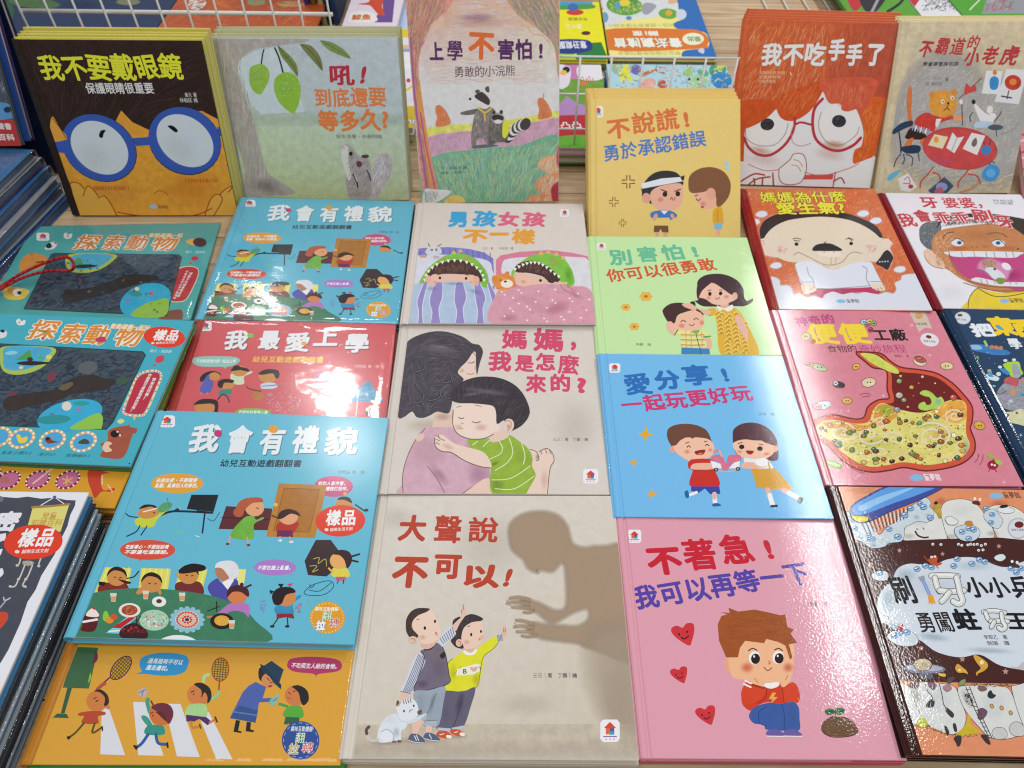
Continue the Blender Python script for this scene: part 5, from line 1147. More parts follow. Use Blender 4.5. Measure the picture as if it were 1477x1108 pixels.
# the second copy: the same print, carried over
src = A['C3']
for k_, mb_ in src.parts.items(): A['C1'].parts[k_] = mb_
a = A['C3']; a.frame(80, 580, .3429); 
A['C1'].parts = dict(src.parts)
src.parts = {k_: (lambda m: (lambda n: (n.__dict__.update(v=list(m.v), f=list(m.f), c=list(m.c), g=list(m.g)), n)[1])(MB()))(mb_) for k_, mb_ in src.parts.items()}
a.sample(1198, 500, 105, 66, -3)

# ---------------- red flap book
a = A['C2']; a.frame(230, 450, .2437)
a.logo_house(272, 84, 74, 58)
for ch, x0, x1, y in (('我', 370, 515, 222), ('最', 575, 705, 222), ('愛', 730, 885, 235), ('上', 900, 1055, 205), ('學', 1088, 1240, 240)):
    a.T(ch, x0 + 4, y + 5, x1 + 4, y + 5, 110, '#6a3a40', .034, .03, seed=5); a.T(ch, x0, y, x1, y, 110, '#e6e6ee', .034, .03, seed=5)
a.E(538, 140, 19, 14, '#7ac04c'); a.E(855, 187, 16, 12, '#e0a040')
a.T('幼兒互動遊戲翻翻書', 545, 298, 970, 302, 36, '#e8b84c', .03); a.T('何問童 著／繪', 1155, 330, 1300, 332, 18, '#ecc4c0')
a.P([(190, 290), (220, 268), (330, 262), (450, 268), (475, 290), (440, 318), (400, 325), (385, 335), (370, 325), (240, 322)], '#8fc4bc'); a.T('不怕與爸媽分開一起去上學', 215, 300, 450, 302, 20, '#eef4f0', .02)
a.P([(915, 385), (950, 360), (1040, 355), (1120, 375), (1120, 400), (1040, 420), (940, 412)], '#b87a9c'); a.T('遊戲時間大家都要', 945, 385, 1105, 387, 20, '#f0dce6', .02); a.T('排隊玩。', 945, 408, 1050, 410, 20, '#f0dce6', .02)
a.P([(440, 600), (480, 575), (570, 570), (640, 582), (665, 605), (660, 640), (440, 630)], '#74b858'); a.T('老師說話要專心聽', 465, 602, 640, 604, 20, '#f0f4e8', .02)
a.P([(245, 415), (240, 390), (270, 360), (320, 350), (360, 365), (350, 385), (300, 370), (270, 400)], '#2a2422'); a.E(325, 382, 34, 24, SK, 0); a.P([(240, 475), (255, 420), (290, 370), (300, 400), (320, 415), (300, 475)], '#5a60b0', True, .2); a.L([(250, 475), (245, 490)], 6, SK); a.L([(285, 475), (282, 490)], 6, SK)
a.P([(425, 365), (545, 352), (540, 365), (500, 385), (500, 425), (440, 425)], '#c9d8b8'); a.E(475, 350, 48, 32, SK); a.P([(425, 350), (435, 330), (470, 325), (520, 335), (530, 355), (480, 345)], '#2a2422'); a.E(457, 330, 22, 14, '#2a2422')
a.E(400, 430, 44, 28, SK); a.P([(345, 440), (350, 410), (390, 396), (440, 405), (430, 420), (385, 420), (370, 450)], '#2a2422'); a.P([(360, 465), (420, 455), (425, 485), (350, 490)], '#3a8a7a'); a.L([(345, 520), (370, 490), (400, 500), (415, 535)], 8, '#3a3a5a')
a.E(640, 385, 54, 34, SK, 5); a.P([(585, 365), (630, 340), (700, 345), (710, 380), (690, 395), (670, 365), (610, 372)], '#262220'); a.P([(600, 430), (640, 418), (690, 425), (690, 450), (610, 455)], '#c8d0e4'); a.L([(605, 440), (690, 434)], 4, '#4a60a8'); a.L([(690, 430), (760, 425)], 8, '#b07a6a'); a.P([(555, 480), (600, 465), (620, 495), (590, 525), (555, 510)], '#b87a44', True, .3); a.L([(515, 440), (530, 455), (600, 470)], 7, '#6a3a30')
a.E(270, 570, 62, 30, SK); a.P([(200, 550), (240, 520), (300, 515), (345, 530), (345, 590), (325, 590), (320, 545), (220, 548)], '#2a2422'); a.P([(170, 650), (200, 600), (340, 600), (360, 650)], '#c8a040')
a.P([(1235, 402), (1330, 532), (1100, 532)], '#3c8ab4', False, .5); a.S([(1235, 410), (1320, 530), (1110, 530)], ['#6ab4cc', '#2a6a9c', '#8acadc'], 300, 8, 4, 45, 60, False); a.L([(1172, 535), (1160, 640)], 8, '#d8c8cc', False); a.L([(1275, 535), (1268, 640)], 8, '#5aa0c0', False); a.E(1262, 600, 44, 22, '#5a4a60')
a.S([(640, 480), (800, 470), (830, 560), (760, 600), (640, 580)], ['#d87a8c', '#e8a8ac', '#7aa8b4', '#b84a5c'], 120, 24, 6, 60, 60, True)

# ---------------- orange flap book
a = A['C4']; a.frame(20, 910, .3385)
for q in ([(375, 330), (405, 330), (474, 530), (368, 526)], [(508, 303), (560, 304), (638, 532), (530, 530)], [(640, 310), (710, 312), (792, 538), (695, 535)], [(775, 330), (830, 345), (932, 548), (862, 545)]): a.P(q, '#d9dae0', False)
a.P([(262, 68), (360, 72), (320, 246), (208, 242)], '#3c6a42', False, .15); a.E(338, 110, 20, 28, '#6a2a3a'); a.E(316, 200, 12, 24, '#8cc040', 15); a.P([(262, 68), (350, 72), (320, 200), (310, 246), (208, 242)], '#3a6440', False, .15)
a.P([(228, 243), (248, 243), (216, 352), (200, 352)], '#2c5a40', False); a.P([(185, 352), (225, 354), (235, 372), (165, 370)], '#2c5a40', False)
def racket(cx, cy, rx, ry, rot, hx, hy, col):
    a.E(cx, cy, rx, ry, col, rot, n=30); a.E(cx, cy, rx - 5, ry - 5, '#c8a030', rot, n=30)
    r = math.radians(rot)
    for k in range(-4, 5):
        x = (rx - 6) * k / 4.6; h = (ry - 6) * math.sqrt(max(0, 1 - (k / 4.6) ** 2)); p = [(x, -h), (x, h)]
        a.L([(cx + u * math.cos(r) - v * math.sin(r), cy + u * math.sin(r) + v * math.cos(r)) for u, v in p], 2, '#6a4a28', False)
    for k in range(-2, 3):
        y = (ry - 6) * k / 2.8; w = (rx - 6) * math.sqrt(max(0, 1 - (k / 2.8) ** 2)); p = [(-w, y), (w, y)]
        a.L([(cx + u * math.cos(r) - v * math.sin(r), cy + u * math.sin(r) + v * math.cos(r)) for u, v in p], 2, '#6a4a28', False)
    a.L([(hx, hy), (cx + (hx - cx) * .45, cy + (hy - cy) * .45)], 6, col)
racket(456, 158, 62, 34, -50, 352, 248, '#5c2440'); racket(880, 165, 52, 38, -85, 872, 270, '#a8431c')
# traffic boy
a.L([(355, 250), (375, 232), (388, 225)], 14, '#b0503c'); a.E(355, 300, 46, 44, '#cf7c3c', 0, n=30); a.P([(340, 258), (370, 250), (400, 275), (404, 310), (385, 320), (388, 285), (365, 262)], '#2a2226'); a.E(402, 325, 8, 10, '#cf7c3c'); a.L([(340, 290), (352, 284)], 4, '#4a2010'); a.L([(352, 300), (360, 296)], 4, '#4a2010'); a.E(352, 300, 4, 3, '#4a2010')
a.P([(278, 350), (330, 342), (385, 345), (388, 358), (358, 365), (358, 395), (290, 392), (300, 364), (278, 362)], '#b5452c'); a.L([(300, 392), (262, 435), (232, 456)], 8, '#4c4a24'); a.L([(345, 394), (335, 435), (375, 412)], 8, '#4c4a24'); a.P([(226, 450), (244, 452), (232, 464)], '#161414'); a.L([(376, 408), (378, 425)], 6, '#161414')
# capped boy
a.L([(578, 345), (568, 305), (572, 292)], 16, '#3c9a84'); a.P([(548, 360), (570, 368), (590, 400), (575, 410), (545, 375)], '#3c9a84'); a.E(628, 355, 52, 48, '#cc7038', 0, n=30); a.P([(585, 325), (620, 308), (662, 315), (680, 350), (665, 395), (648, 385), (640, 360), (612, 345)], '#6c2838'); a.L([(585, 300), (598, 325)], 7, '#6c2838'); a.P([(605, 345), (640, 350), (650, 385), (630, 370), (618, 358)], '#5a2420')
a.P([(570, 405), (625, 402), (640, 412), (638, 442), (560, 440)], '#2f8f80'); a.L([(572, 442), (545, 480), (520, 498)], 13, '#2c5a9a'); a.L([(605, 440), (615, 478), (650, 484)], 13, '#2c5a9a'); a.P([(508, 488), (528, 492), (522, 508)], '#241c1c'); a.L([(654, 478), (656, 496)], 8, '#241c1c'); a.E(592, 362, 4, 3, '#4a2010'); a.L([(582, 352), (594, 346)], 3, '#4a2010')
a.P([(525, 262), (560, 242), (566, 268), (550, 286)], '#b8b0b4'); a.L([(532, 265), (562, 250)], 3, '#6a6a80'); a.L([(545, 280), (552, 252)], 3, '#6a6a80')
# green shirt child
a.L([(808, 215), (812, 195), (830, 186)], 13, '#a8d4a0'); a.L([(845, 290), (868, 275), (873, 260)], 12, '#90c890'); a.E(788, 272, 50, 46, '#cf7c40', 0, n=30); a.P([(768, 228), (800, 222), (835, 245), (842, 285), (825, 310), (825, 280), (812, 262), (800, 285), (798, 252)], '#241e20'); a.L([(755, 262), (768, 256)], 4, '#4a2010'); a.L([(765, 272), (768, 268)], 4, '#4a2010')
a.P([(742, 320), (780, 310), (820, 318), (820, 368), (775, 372), (730, 360)], '#a6d08c', True, .2); a.P([(735, 358), (820, 368), (845, 390), (825, 402), (790, 375), (770, 386), (735, 386)], '#4c2c60', False); a.L([(755, 388), (762, 412), (795, 405)], 9, '#cf7c40'); a.L([(835, 392), (862, 375)], 9, '#cf7c40'); a.L([(792, 400), (796, 415)], 6, '#5a3010'); a.L([(858, 368), (866, 388)], 7, '#5a3010')
# woman in hat and child
a.P([(1042, 190), (1046, 160), (1070, 150), (1085, 185), (1070, 215), (1050, 212)], '#2a2024'); a.E(1085, 212, 30, 32, '#d08a58'); a.P([(1055, 155), (1098, 128), (1150, 165), (1130, 225), (1136, 248), (1110, 225), (1085, 190), (1050, 150)], '#1f3c54', False); a.P([(1048, 140), (1068, 150), (1140, 230), (1138, 250), (1100, 205), (1060, 172)], '#1a3448', False)
a.L([(1078, 200), (1090, 212)], 3, '#4a2010'); a.E(1092, 236, 9, 4, '#a82c34', -15); a.L([(1092, 222), (1104, 218)], 3, '#4a2010')
a.P([(1000, 235), (1030, 218), (1075, 240), (1060, 288), (1100, 286), (1100, 302), (1045, 305), (1030, 392), (920, 372), (975, 262)], '#4a60a8', False, .15); a.P([(962, 318), (1040, 340), (1030, 392), (920, 372)], '#34508a', False, .25); a.L([(935, 345), (1036, 360)], 6, '#5a7ab8', False)
a.P([(946, 380), (964, 383), (956, 425), (972, 430), (968, 436), (936, 430)], '#1c1a20', False); a.P([(992, 388), (1010, 390), (1008, 420), (1025, 425), (1020, 432), (988, 428)], '#1c1a20', False); a.L([(1100, 294), (1120, 290)], 11, '#d08a58'); a.P([(1095, 290), (1125, 272), (1130, 285), (1110, 318), (1088, 312)], '#7ab8a8', True, .3); a.L([(1105, 300), (1122, 285)], 5, '#b85a8a')
a.L([(1132, 312), (1165, 322)], 12, '#3f9a4c'); a.E(1200, 276, 46, 44, '#cc7a44', 0, n=30); a.P([(1185, 238), (1215, 232), (1250, 255), (1256, 295), (1235, 318), (1222, 300), (1215, 268), (1200, 250)], '#201c1e'); a.L([(1170, 262), (1180, 270)], 3, '#4a2010'); a.L([(1165, 285), (1178, 288)], 3, '#a03c2c'); a.L([(1190, 258), (1200, 256)], 3, '#4a2010')
a.P([(1160, 330), (1190, 318), (1225, 325), (1230, 370), (1150, 365)], '#55a83c', True); a.P([(1158, 366), (1218, 370), (1212, 402), (1150, 398)], '#2c5c4c', False); a.L([(1170, 400), (1168, 440)], 10, '#cc7a44')
# bubbles and badge
a.P([(520, 184), (545, 172), (535, 150), (545, 115), (600, 96), (680, 95), (738, 110), (742, 150), (715, 182), (640, 192), (560, 184)], '#2c92c8'); a.T('過馬路時不可以', 568, 138, 718, 146, 21, '#e8f0f6', .025, shear=.15); a.T('邊走邊玩。', 560, 166, 668, 172, 21, '#e8f0f6', .025, shear=.15)
a.P([(1165, 140), (1185, 118), (1270, 110), (1370, 120), (1398, 145), (1380, 172), (1300, 184), (1285, 198), (1278, 184), (1200, 175), (1170, 160)], '#b03464'); a.T('不吃陌生人給的食物。', 1180, 158, 1388, 164, 22, '#f2e4ea', .025, shear=.15)
a.E(1222, 467, 80, 82, '#2c4c94', n=36)
for i in range(16):
    t = 2 * math.pi * i / 16; x, y = 1222 + 72 * math.cos(t), 467 + 74 * math.sin(t); a.L([(x - 6 * math.sin(t), y + 6 * math.cos(t)), (x + 6 * math.sin(t), y - 6 * math.cos(t))], 2.4, '#8aa8d8', False)
a.T('趣味互動體驗', 1178, 428, 1272, 430, 22, '#d4dcec', .02); a.T('翻', 1195, 478, 1238, 478, 44, '#e8eee4', .0, out='#4a8a5c', ow=.05); a.T('拉', 1164, 526, 1212, 528, 46, '#b8a84c', .02, out='#f0f0e4', ow=.05); a.T('轉', 1222, 520, 1272, 522, 46, '#b83440', .0, out='#f0e4e0', ow=.05)

# ---------------- two children in dinosaur hoods
a = A['D1']; a.frame(560, 270, .2099)
a.logo_house(1212, 178, 62, 52)
bl, pk, og = '#3f9fd0', '#d2627f', '#dc9a3a'
a.T('男', 410, 275, 555, 272, 108, bl, .05, .1); a.T('孩', 572, 268, 745, 272, 108, bl, .045, .1); a.T('女', 750, 268, 905, 268, 96, pk, .05, .1); a.T('孩', 915, 268, 1085, 272, 98, pk, .045, .1)
a.T('不', 505, 380, 685, 382, 92, og, .05, .12); a.T('一', 695, 372, 835, 368, 92, og, .07, .05); a.T('樣', 845, 388, 1015, 390, 100, og, .04, .1)
a.T('三三｜著', 645, 430, 722, 430, 18, '#5a5458'); a.T('朴姬順｜繪', 762, 430, 860, 430, 18, '#5a5458')
# beds
a.P([(150, 430), (240, 418), (420, 412), (560, 425), (660, 450), (722, 490), (730, 700), (700, 720), (120, 700)], '#7c7ac0', False, .2)
for k in range(14): a.L([(180 + k * 40, 424 + abs(k - 6) * 4), (184 + k * 40, 470 + abs(k - 6) * 5)], 3, '#5c5aa6', False)
a.P([(740, 500), (770, 470), (900, 445), (1100, 432), (1260, 450), (1370, 475), (1385, 520), (1395, 700), (740, 700)], '#cf7c94', False, .2)
a.P([(150, 490), (250, 470), (420, 465), (600, 485), (690, 510), (712, 560), (700, 690), (130, 690)], '#cdcfdc', True, .2); a.P([(785, 520), (840, 490), (1000, 480), (1280, 480), (1378, 510), (1395, 700), (1250, 700), (900, 660), (790, 620)], '#d2d2da', True, .2)
a.S([(150, 500), (690, 520), (690, 680), (140, 680)], ['#b0b2d0', '#e6e6ee'], 60, 7, 5, 45, 60); a.S([(800, 500), (1370, 510), (1385, 690), (1270, 690)], ['#c4a8b4', '#e8e6ec'], 60, 7, 5, 45, 60)
# toy on the headboard
a.P([(262, 430), (280, 410), (330, 408), (362, 425), (360, 460), (290, 475), (255, 450)], '#c9ccd2', True, .3); a.L([(285, 410), (275, 388)], 4, '#3a4a48'); a.L([(340, 408), (362, 392)], 4, '#3a4a48'); a.E(300, 432, 9, 9, '#7a7c84'); a.E(330, 430, 9, 9, '#7a7c84'); a.E(240, 475, 26, 12, '#c09a8c'); a.E(330, 482, 24, 10, '#b8a8a4')
# hoods
def hood(cx, cy, flip=1):
    h = [(-260, 150), (-225, 60), (-160, -20), (-60, -85), (20, -100), (110, -80), (180, -20), (225, 60), (222, 175), (180, 180), (120, 90), (0, 30), (-110, 50), (-190, 120), (-230, 170)]
    return [(cx + x * flip, cy + y) for x, y in h]
q = hood(460, 555); a.F(q, '#5c7a34', 10, .5); a.P(q, '#7db845', True, .3)
q2 = [(845, 590), (880, 540), (930, 500), (1000, 465), (1090, 455), (1180, 475), (1240, 530), (1275, 610), (1272, 675), (1200, 670), (1150, 590), (1050, 530), (950, 520), (890, 560), (862, 620)]
a.P(q2, '#7db845', True, .3)
a.G(545, 490, 40, 28, '#d4b07a', .7); a.G(380, 492, 34, 24, '#c8b476', .6); a.G(1135, 515, 40, 30, '#d4a47a', .7); a.G(640, 600, 40, 90, '#5f9a34', .5, -25); a.G(1240, 610, 40, 80, '#5f9a34', .5, -10)
for x, y in ((450, 450), (495, 440), (1050, 455), (1100, 448), (1155, 462), (1205, 488)): a.P([(x - 18, y + 10), (x, y - 16), (x + 20, y + 8)], '#d8b458', False)
# hair under the hood
hl = [(255, 640), (265, 600), (320, 540), (400, 510), (470, 500), (560, 520), (620, 575), (648, 640), (615, 650), (590, 612), (470, 598), (330, 602), (290, 640)]
a.P(hl, '#46302f', True, .3); a.S([(300, 560), (400, 515), (540, 520), (610, 580), (470, 596), (330, 598)], ['#7a5248', '#2e1e20', '#8c6254'], 160, 44, 3, 95, 12)
hr = [(868, 560), (900, 525), (980, 505), (1060, 525), (1140, 580), (1180, 640), (1130, 660), (1095, 650), (1060, 615), (960, 590), (890, 588)]
a.P(hr, '#46302f', True, .3); a.S([(880, 560), (980, 512), (1080, 545), (1150, 620), (1060, 605), (900, 580)], ['#7a5248', '#2e1e20', '#8c6254'], 140, 42, 3, 70, 12)
for pts in (q[8:15], ):
    pass
for k in range(15):
    t = math.pi * (k + .5) / 15; x = 455 - 205 * math.cos(t); y = 650 - 150 * math.sin(t); a.P([(x - 12, y - 4), (x + 12, y - 4), (x + 1, y + 18)], '#e9e8e2', False)
for k in range(12):
    u = k / 11; x = 872 + 300 * u; y = 560 - 70 * math.sin(math.pi * min(1, u * 1.15) * .75) + 100 * u * u; a.P([(x - 12, y - 6), (x + 12, y - 2), (x - 2, y + 18)], '#e9e8e2', False)
# faces, hands
a.P([(300, 605), (380, 600), (560, 602), (600, 620), (590, 670), (300, 672)], '#dfb7a4', True); a.E(275, 635, 22, 28, '#dca994'); a.E(605, 640, 22, 28, '#dca994'); a.E(355, 625, 9, 10, '#2c1c1c'); a.E(535, 628, 9, 10, '#2c1c1c'); a.L([(335, 604), (360, 600)], 3, '#8a5a4c'); a.L([(530, 602), (555, 606)], 3, '#8a5a4c'); a.G(320, 655, 22, 14, '#d8907c', .6); a.G(570, 655, 22, 14, '#d8907c', .6)
a.P([(885, 590), (960, 595), (1060, 620), (1098, 655), (1060, 690), (900, 680), (868, 630)], '#dfb7a4', True); a.E(1046, 642, 10, 10, '#2c1c1c'); a.G(930, 650, 26, 18, '#dc9886', .6); a.E(868, 610, 10, 18, '#dca994')
# quilts
a.P([(110, 690), (200, 665), (330, 660), (420, 648), (560, 655), (660, 690), (720, 720), (725, 950), (90, 950)], '#a9bcd4', True, .2)
for x0, w in ((160, 34), (255, 32), (345, 60), (490, 56), (610, 46), (690, 22)):
    x1 = x0 - (455 - x0) * .16
    pts = [(x0 - w / 2, 668), (x0 + w / 2, 666), (x1 + w * .75, 760), (x1 + w * .35, 840), (x1 + w * .6, 950), (x1 - w * .7, 950), (x1 - w * .45, 860), (x1 - w * .75, 780)]
    a.P(pts, '#9184be', True, .15); a.L(pts[1:5], 3, '#d4d6e4'); a.L([pts[0]] + pts[:4:-1], 3, '#d4d6e4')
a.G(300, 700, 60, 20, '#8a94b8', .5, 8); a.G(600, 720, 80, 22, '#8088b0', .5, 20); a.G(455, 665, 90, 14, '#7c88b0', .5)
a.P([(740, 740), (800, 700), (900, 690), (1000, 672), (1150, 665), (1230, 680), (1390, 710), (1425, 950), (730, 950)], '#cf96a6', True, .2)
a.G(1160, 830, 120, 60, '#bf7c92', .6, -20); a.G(1000, 800, 150, 50, '#dcabb8', .6, 30); a.G(1280, 740, 90, 24, '#b87c90', .5, 25); a.G(830, 900, 90, 40, '#bc8296', .5)
R = random.Random(5)
for k in range(44):
    x, y = 760 + (k * 97) % 640, 700 + (k * 61) % 240
    c = '#f0e8ec' if k % 3 else '#b06a7c'; s_ = 8 if k % 3 else 6
    a.P([(x, y + s_), (x - s_, y), (x - s_ * .6, y - s_ * .6), (x, y - s_ * .2), (x + s_ * .6, y - s_ * .6), (x + s_, y)], c, False)
a.L([(1180, 670), (1200, 700), (1230, 720)], 4, '#a86c80'); a.L([(1230, 680), (1260, 700), (1275, 730)], 4, '#a86c80')
for x in (285, 300, 318, 575, 592, 610): a.E(x, 668, 8, 13, '#dfb29e')
for x in (1150, 1172, 1195, 1218): a.E(x, 662, 14, 10, '#dfb29e')
# bear
a.E(795, 650, 80, 55, '#d88a44', 5, .35); a.E(730, 630, 18, 22, '#d08040'); a.E(818, 592, 16, 12, '#d08040'); a.E(815, 665, 42, 28, '#ecdccc'); a.E(805, 650, 10, 7, '#2c1c1c'); a.E(772, 640, 5, 6, '#2c1c1c'); a.L([(760, 712), (800, 708)], 10, '#d8a06a')

# ---------------- boy hugging his mother
a = A['D2']; a.frame(540, 450, .2526)
a.G(700, 90, 300, 60, '#d2cbc2', .5); a.G(1150, 650, 180, 200, '#d0c9bf', .5); a.G(300, 650, 160, 60, '#bfae9c', .5)
tt = '#cb4a6a'
a.T('媽', 725, 210, 880, 210, 106, tt, .035, .06); a.T('媽', 905, 222, 1090, 225, 128, tt, .035, .06); a.T('，', 1108, 215, 1230, 215, 110, tt, .05)
a.T('我', 645, 335, 785, 338, 112, tt, .04, .08); a.T('是', 800, 340, 915, 342, 96, tt, .035, .06); a.T('怎', 918, 335, 1040, 335, 100, tt, .035, .06); a.T('麼', 1045, 352, 1175, 358, 108, tt, .03, .06)
a.T('來', 862, 460, 985, 462, 104, tt, .04, .06); a.T('的', 1000, 455, 1130, 455, 100, tt, .04, .06); a.T('?', 1140, 470, 1240, 470, 108, tt, .05)
a.T('三三｜著　丁鵬｜繪', 1020, 738, 1222, 738, 20, '#403a3c')
a.logo_house(1235, 938, 86, 82)
hair = '#46414a'
a.P([(165, 1050), (160, 980), (165, 900), (200, 800), (250, 700), (290, 662), (340, 650), (420, 655), (480, 680), (560, 760), (650, 860), (665, 960), (720, 1050)], '#caa3b2', True, .25)
a.G(300, 800, 140, 120, '#d3b0bd', .7); a.G(600, 930, 90, 90, '#b58ca4', .7, 30); a.G(370, 930, 100, 40, '#ad8296', .6, 50); a.G(560, 800, 50, 90, '#a8859c', .5, -30)
a.L([(165, 1040), (160, 950), (180, 850), (230, 740), (290, 665)], 3, '#7a5a68'); a.L([(300, 880), (350, 940), (400, 1030)], 3, '#8e6678'); a.L([(660, 960), (560, 1000), (500, 1040)], 3, '#8e6678')
a.P([(520, 1050), (560, 1000), (650, 950), (690, 1050)], '#dfc2b4', True); a.P([(345, 570), (460, 560), (460, 655), (330, 660)], '#d9bdac', False); a.G(390, 600, 60, 30, '#b89a8c', .6)
a.E(262, 716, 28, 18, '#dcbcae', -40)
a.P([(478, 320), (530, 270), (572, 220), (585, 300), (580, 370), (530, 385), (490, 360)], '#e0c9bb', True); a.L([(535, 290), (555, 292), (572, 284)], 4, '#4a4046'); a.L([(530, 352), (550, 356), (568, 350)], 4, '#b0706c'); a.G(500, 335, 20, 18, '#d6a090', .6); a.G(575, 318, 6, 30, '#c8a494', .6)
mh = [(130, 280), (150, 230), (200, 160), (300, 118), (400, 112), (500, 140), (560, 180), (600, 190), (620, 230), (600, 300), (585, 360), (580, 300), (578, 230), (560, 235), (530, 280), (490, 320), (478, 350), (510, 385), (480, 420), (450, 470), (440, 540), (420, 580), (360, 570), (320, 590), (280, 605), (240, 600), (215, 570), (170, 600), (135, 600), (120, 480)]
a.P(mh, hair, True, .25)
a.S(mh, ['#5d5862', '#36323a', '#6d6872', '#2c2930', '#514c56'], 900, 80, 3, lambda x, y: 20 - (x - 300) * .25 if y < 300 else 70 + 60 * math.sin(x * .03), 14, True, seed=14)
a.G(370, 215, 170, 28, '#8d8790', .55, 8); a.G(380, 200, 100, 14, '#a09aa4', .5, 8)
for cx, cy, r in ((250, 320, 50), (410, 390, 40), (330, 480, 60), (240, 500, 50), (430, 480, 40)):
    for k in range(3): a.L([(cx - r + k * 10, cy - 10 + k * 6), (cx - r * .3, cy + r * .5 - k * 5), (cx + r * .6, cy + r * .3 - k * 6), (cx + r - k * 8, cy - 20)], 3, '#6d6872' if k % 2 else '#2c2930')
# boy
a.P([(530, 735), (560, 725), (680, 720), (760, 700), (830, 740), (885, 790), (905, 850), (920, 930), (880, 1050), (690, 1050), (660, 960), (665, 880), (620, 800), (560, 780)], '#8fae3c', True, .25)
a.G(850, 830, 60, 90, '#a6c252', .6, -30); a.G(700, 990, 60, 60, '#6d8c28', .5); a.G(680, 870, 50, 16, '#5c7a24', .6, -25)
for pts in ([(620, 770), (650, 740), (670, 725)], [(690, 905), (760, 860), (790, 800), (770, 720)], [(660, 840), (720, 810), (730, 770), (700, 725)], [(670, 960), (780, 950), (890, 880)], [(690, 1010), (800, 1010), (910, 940)], [(850, 870), (860, 820), (840, 750)], [(560, 760), (590, 740)]): a.L(pts, 4, '#dfe3bc')
a.P([(345, 720), (370, 700), (400, 710), (455, 750), (520, 770), (620, 800), (660, 850), (665, 890), (600, 880), (520, 850), (440, 800), (390, 795), (350, 770)], '#e2cabc', True); a.L([(345, 720), (350, 770), (390, 798), (440, 804), (520, 852), (600, 882), (665, 892)], 3, '#6d5650')
for y in (715, 735, 755): a.L([(352, y - 8), (372, y + 2)], 3, '#8c6a60')
a.L([(365, 700), (370, 720), (400, 735)], 3, '#8c6a60'); a.G(420, 770, 50, 20, '#d2a898', .5, 20)
a.P([(455, 540), (520, 525), (640, 520), (690, 560), (710, 640), (700, 700), (620, 722), (540, 722), (470, 690), (445, 640), (455, 590)], '#e4cfc3', True)
a.P([(660, 700), (720, 680), (770, 700), (740, 730), (670, 745)], '#dcc1b2', True); a.G(610, 660, 50, 30, '#dca79c', .6); a.G(480, 660, 34, 26, '#dca79c', .5); a.L([(480, 604), (500, 610), (512, 605)], 4, '#5a4640'); a.L([(560, 628), (585, 634), (605, 626)], 4, '#5a4640'); a.L([(495, 632), (500, 640), (510, 636)], 3, '#c09084'); a.L([(488, 664), (505, 668)], 4, '#c07c74'); a.L([(470, 545), (495, 538)], 3, '#8c7a74'); a.L([(575, 532), (610, 540)], 3, '#8c7a74'); a.L([(450, 560), (448, 640), (475, 695), (540, 725), (620, 724), (680, 700)], 3, '#7a6058')
bh = [(432, 480), (450, 440), (500, 400), (590, 372), (700, 375), (790, 410), (850, 470), (885, 550), (880, 600), (840, 650), (780, 680), (760, 660), (740, 620), (700, 640), (695, 580), (680, 540), (620, 528), (540, 522), (480, 520), (440, 505)]
a.P(bh, '#3c363c', True, .25); a.S(bh, ['#5a535a', '#2a262b', '#4b454c', '#241f25'], 600, 60, 3, lambda x, y: 75 + (x - 600) * -.12, 9, True, seed=15)
a.G(640, 455, 170, 22, '#8c868c', .55, 8); a.G(560, 470, 80, 14, '#948e94', .5, -8)
a.E(765, 650, 32, 40, '#dfc3b5', 15); a.L([(745, 625), (775, 625), (780, 655), (760, 680)], 4, '#a07c70'); a.G(765, 655, 14, 20, '#b89284', .7)
# mother's arm holding him
a.P([(890, 790), (920, 785), (935, 800), (980, 780), (1010, 800), (1026, 850), (1000, 900), (990, 1050), (870, 1050), (920, 940), (900, 880), (905, 830)], '#e0c8ba', True); a.L([(890, 785), (925, 800), (940, 840), (925, 850)], 3, '#7a5c54'); a.L([(940, 800), (980, 780), (1012, 800), (1026, 850), (1002, 900), (988, 1045)], 3, '#7a5c54')
for p in ([(950, 790), (955, 812)], [(975, 784), (985, 808)], [(1000, 794), (1010, 812)]): a.L(p, 3, '#8c6a60')
a.G(930, 830, 16, 24, '#5c4a48', .5); a.G(970, 960, 30, 80, '#d2b4a4', .5)

# ---------------- shadow figure and two boys
a = A['D3']; a.frame(480, 700, .3682)
a.grad([(190, 40), (1100, 40), (1210, 1070), (40, 1070)], ['#d2cbc3', '#d0c8bc', '#c4baa9', '#cec5b8'], .12)
a.G(620, 230, 200, 160, '#d3cdc3', .6); a.G(760, 860, 160, 60, '#d2cbbf', .6); a.G(250, 130, 100, 60, '#d2ccc2', .5); a.G(1130, 860, 110, 300, '#b7a893', .55)
a.P([(60, 938), (1180, 935), (1215, 1085), (20, 1085)], '#bfb3a2', False, .3); a.grad([(40, 990), (1200, 990), (1220, 1085), (20, 1085)], ['#c8beae', '#c8beae', '#cdc4b6', '#cdc4b6'], .2, a=(0, 0, .9, .9))
sh = '#a68f78'
a.F([(690, 190), (700, 145), (750, 112), (820, 103), (880, 118), (918, 160), (938, 225), (985, 245), (1050, 240), (1200, 270), (1300, 700), (1010, 640), (960, 620), (840, 605), (790, 588), (760, 560), (790, 540), (830, 545), (900, 550), (960, 552), (1000, 525), (996, 485), (940, 500), (860, 540), (800, 500), (750, 478), (735, 455), (760, 448), (810, 462), (870, 490), (912, 475), (914, 380), (902, 305), (860, 338), (815, 332), (800, 342), (765, 325), (745, 290), (720, 270), (700, 245)], sh, 24, .9)
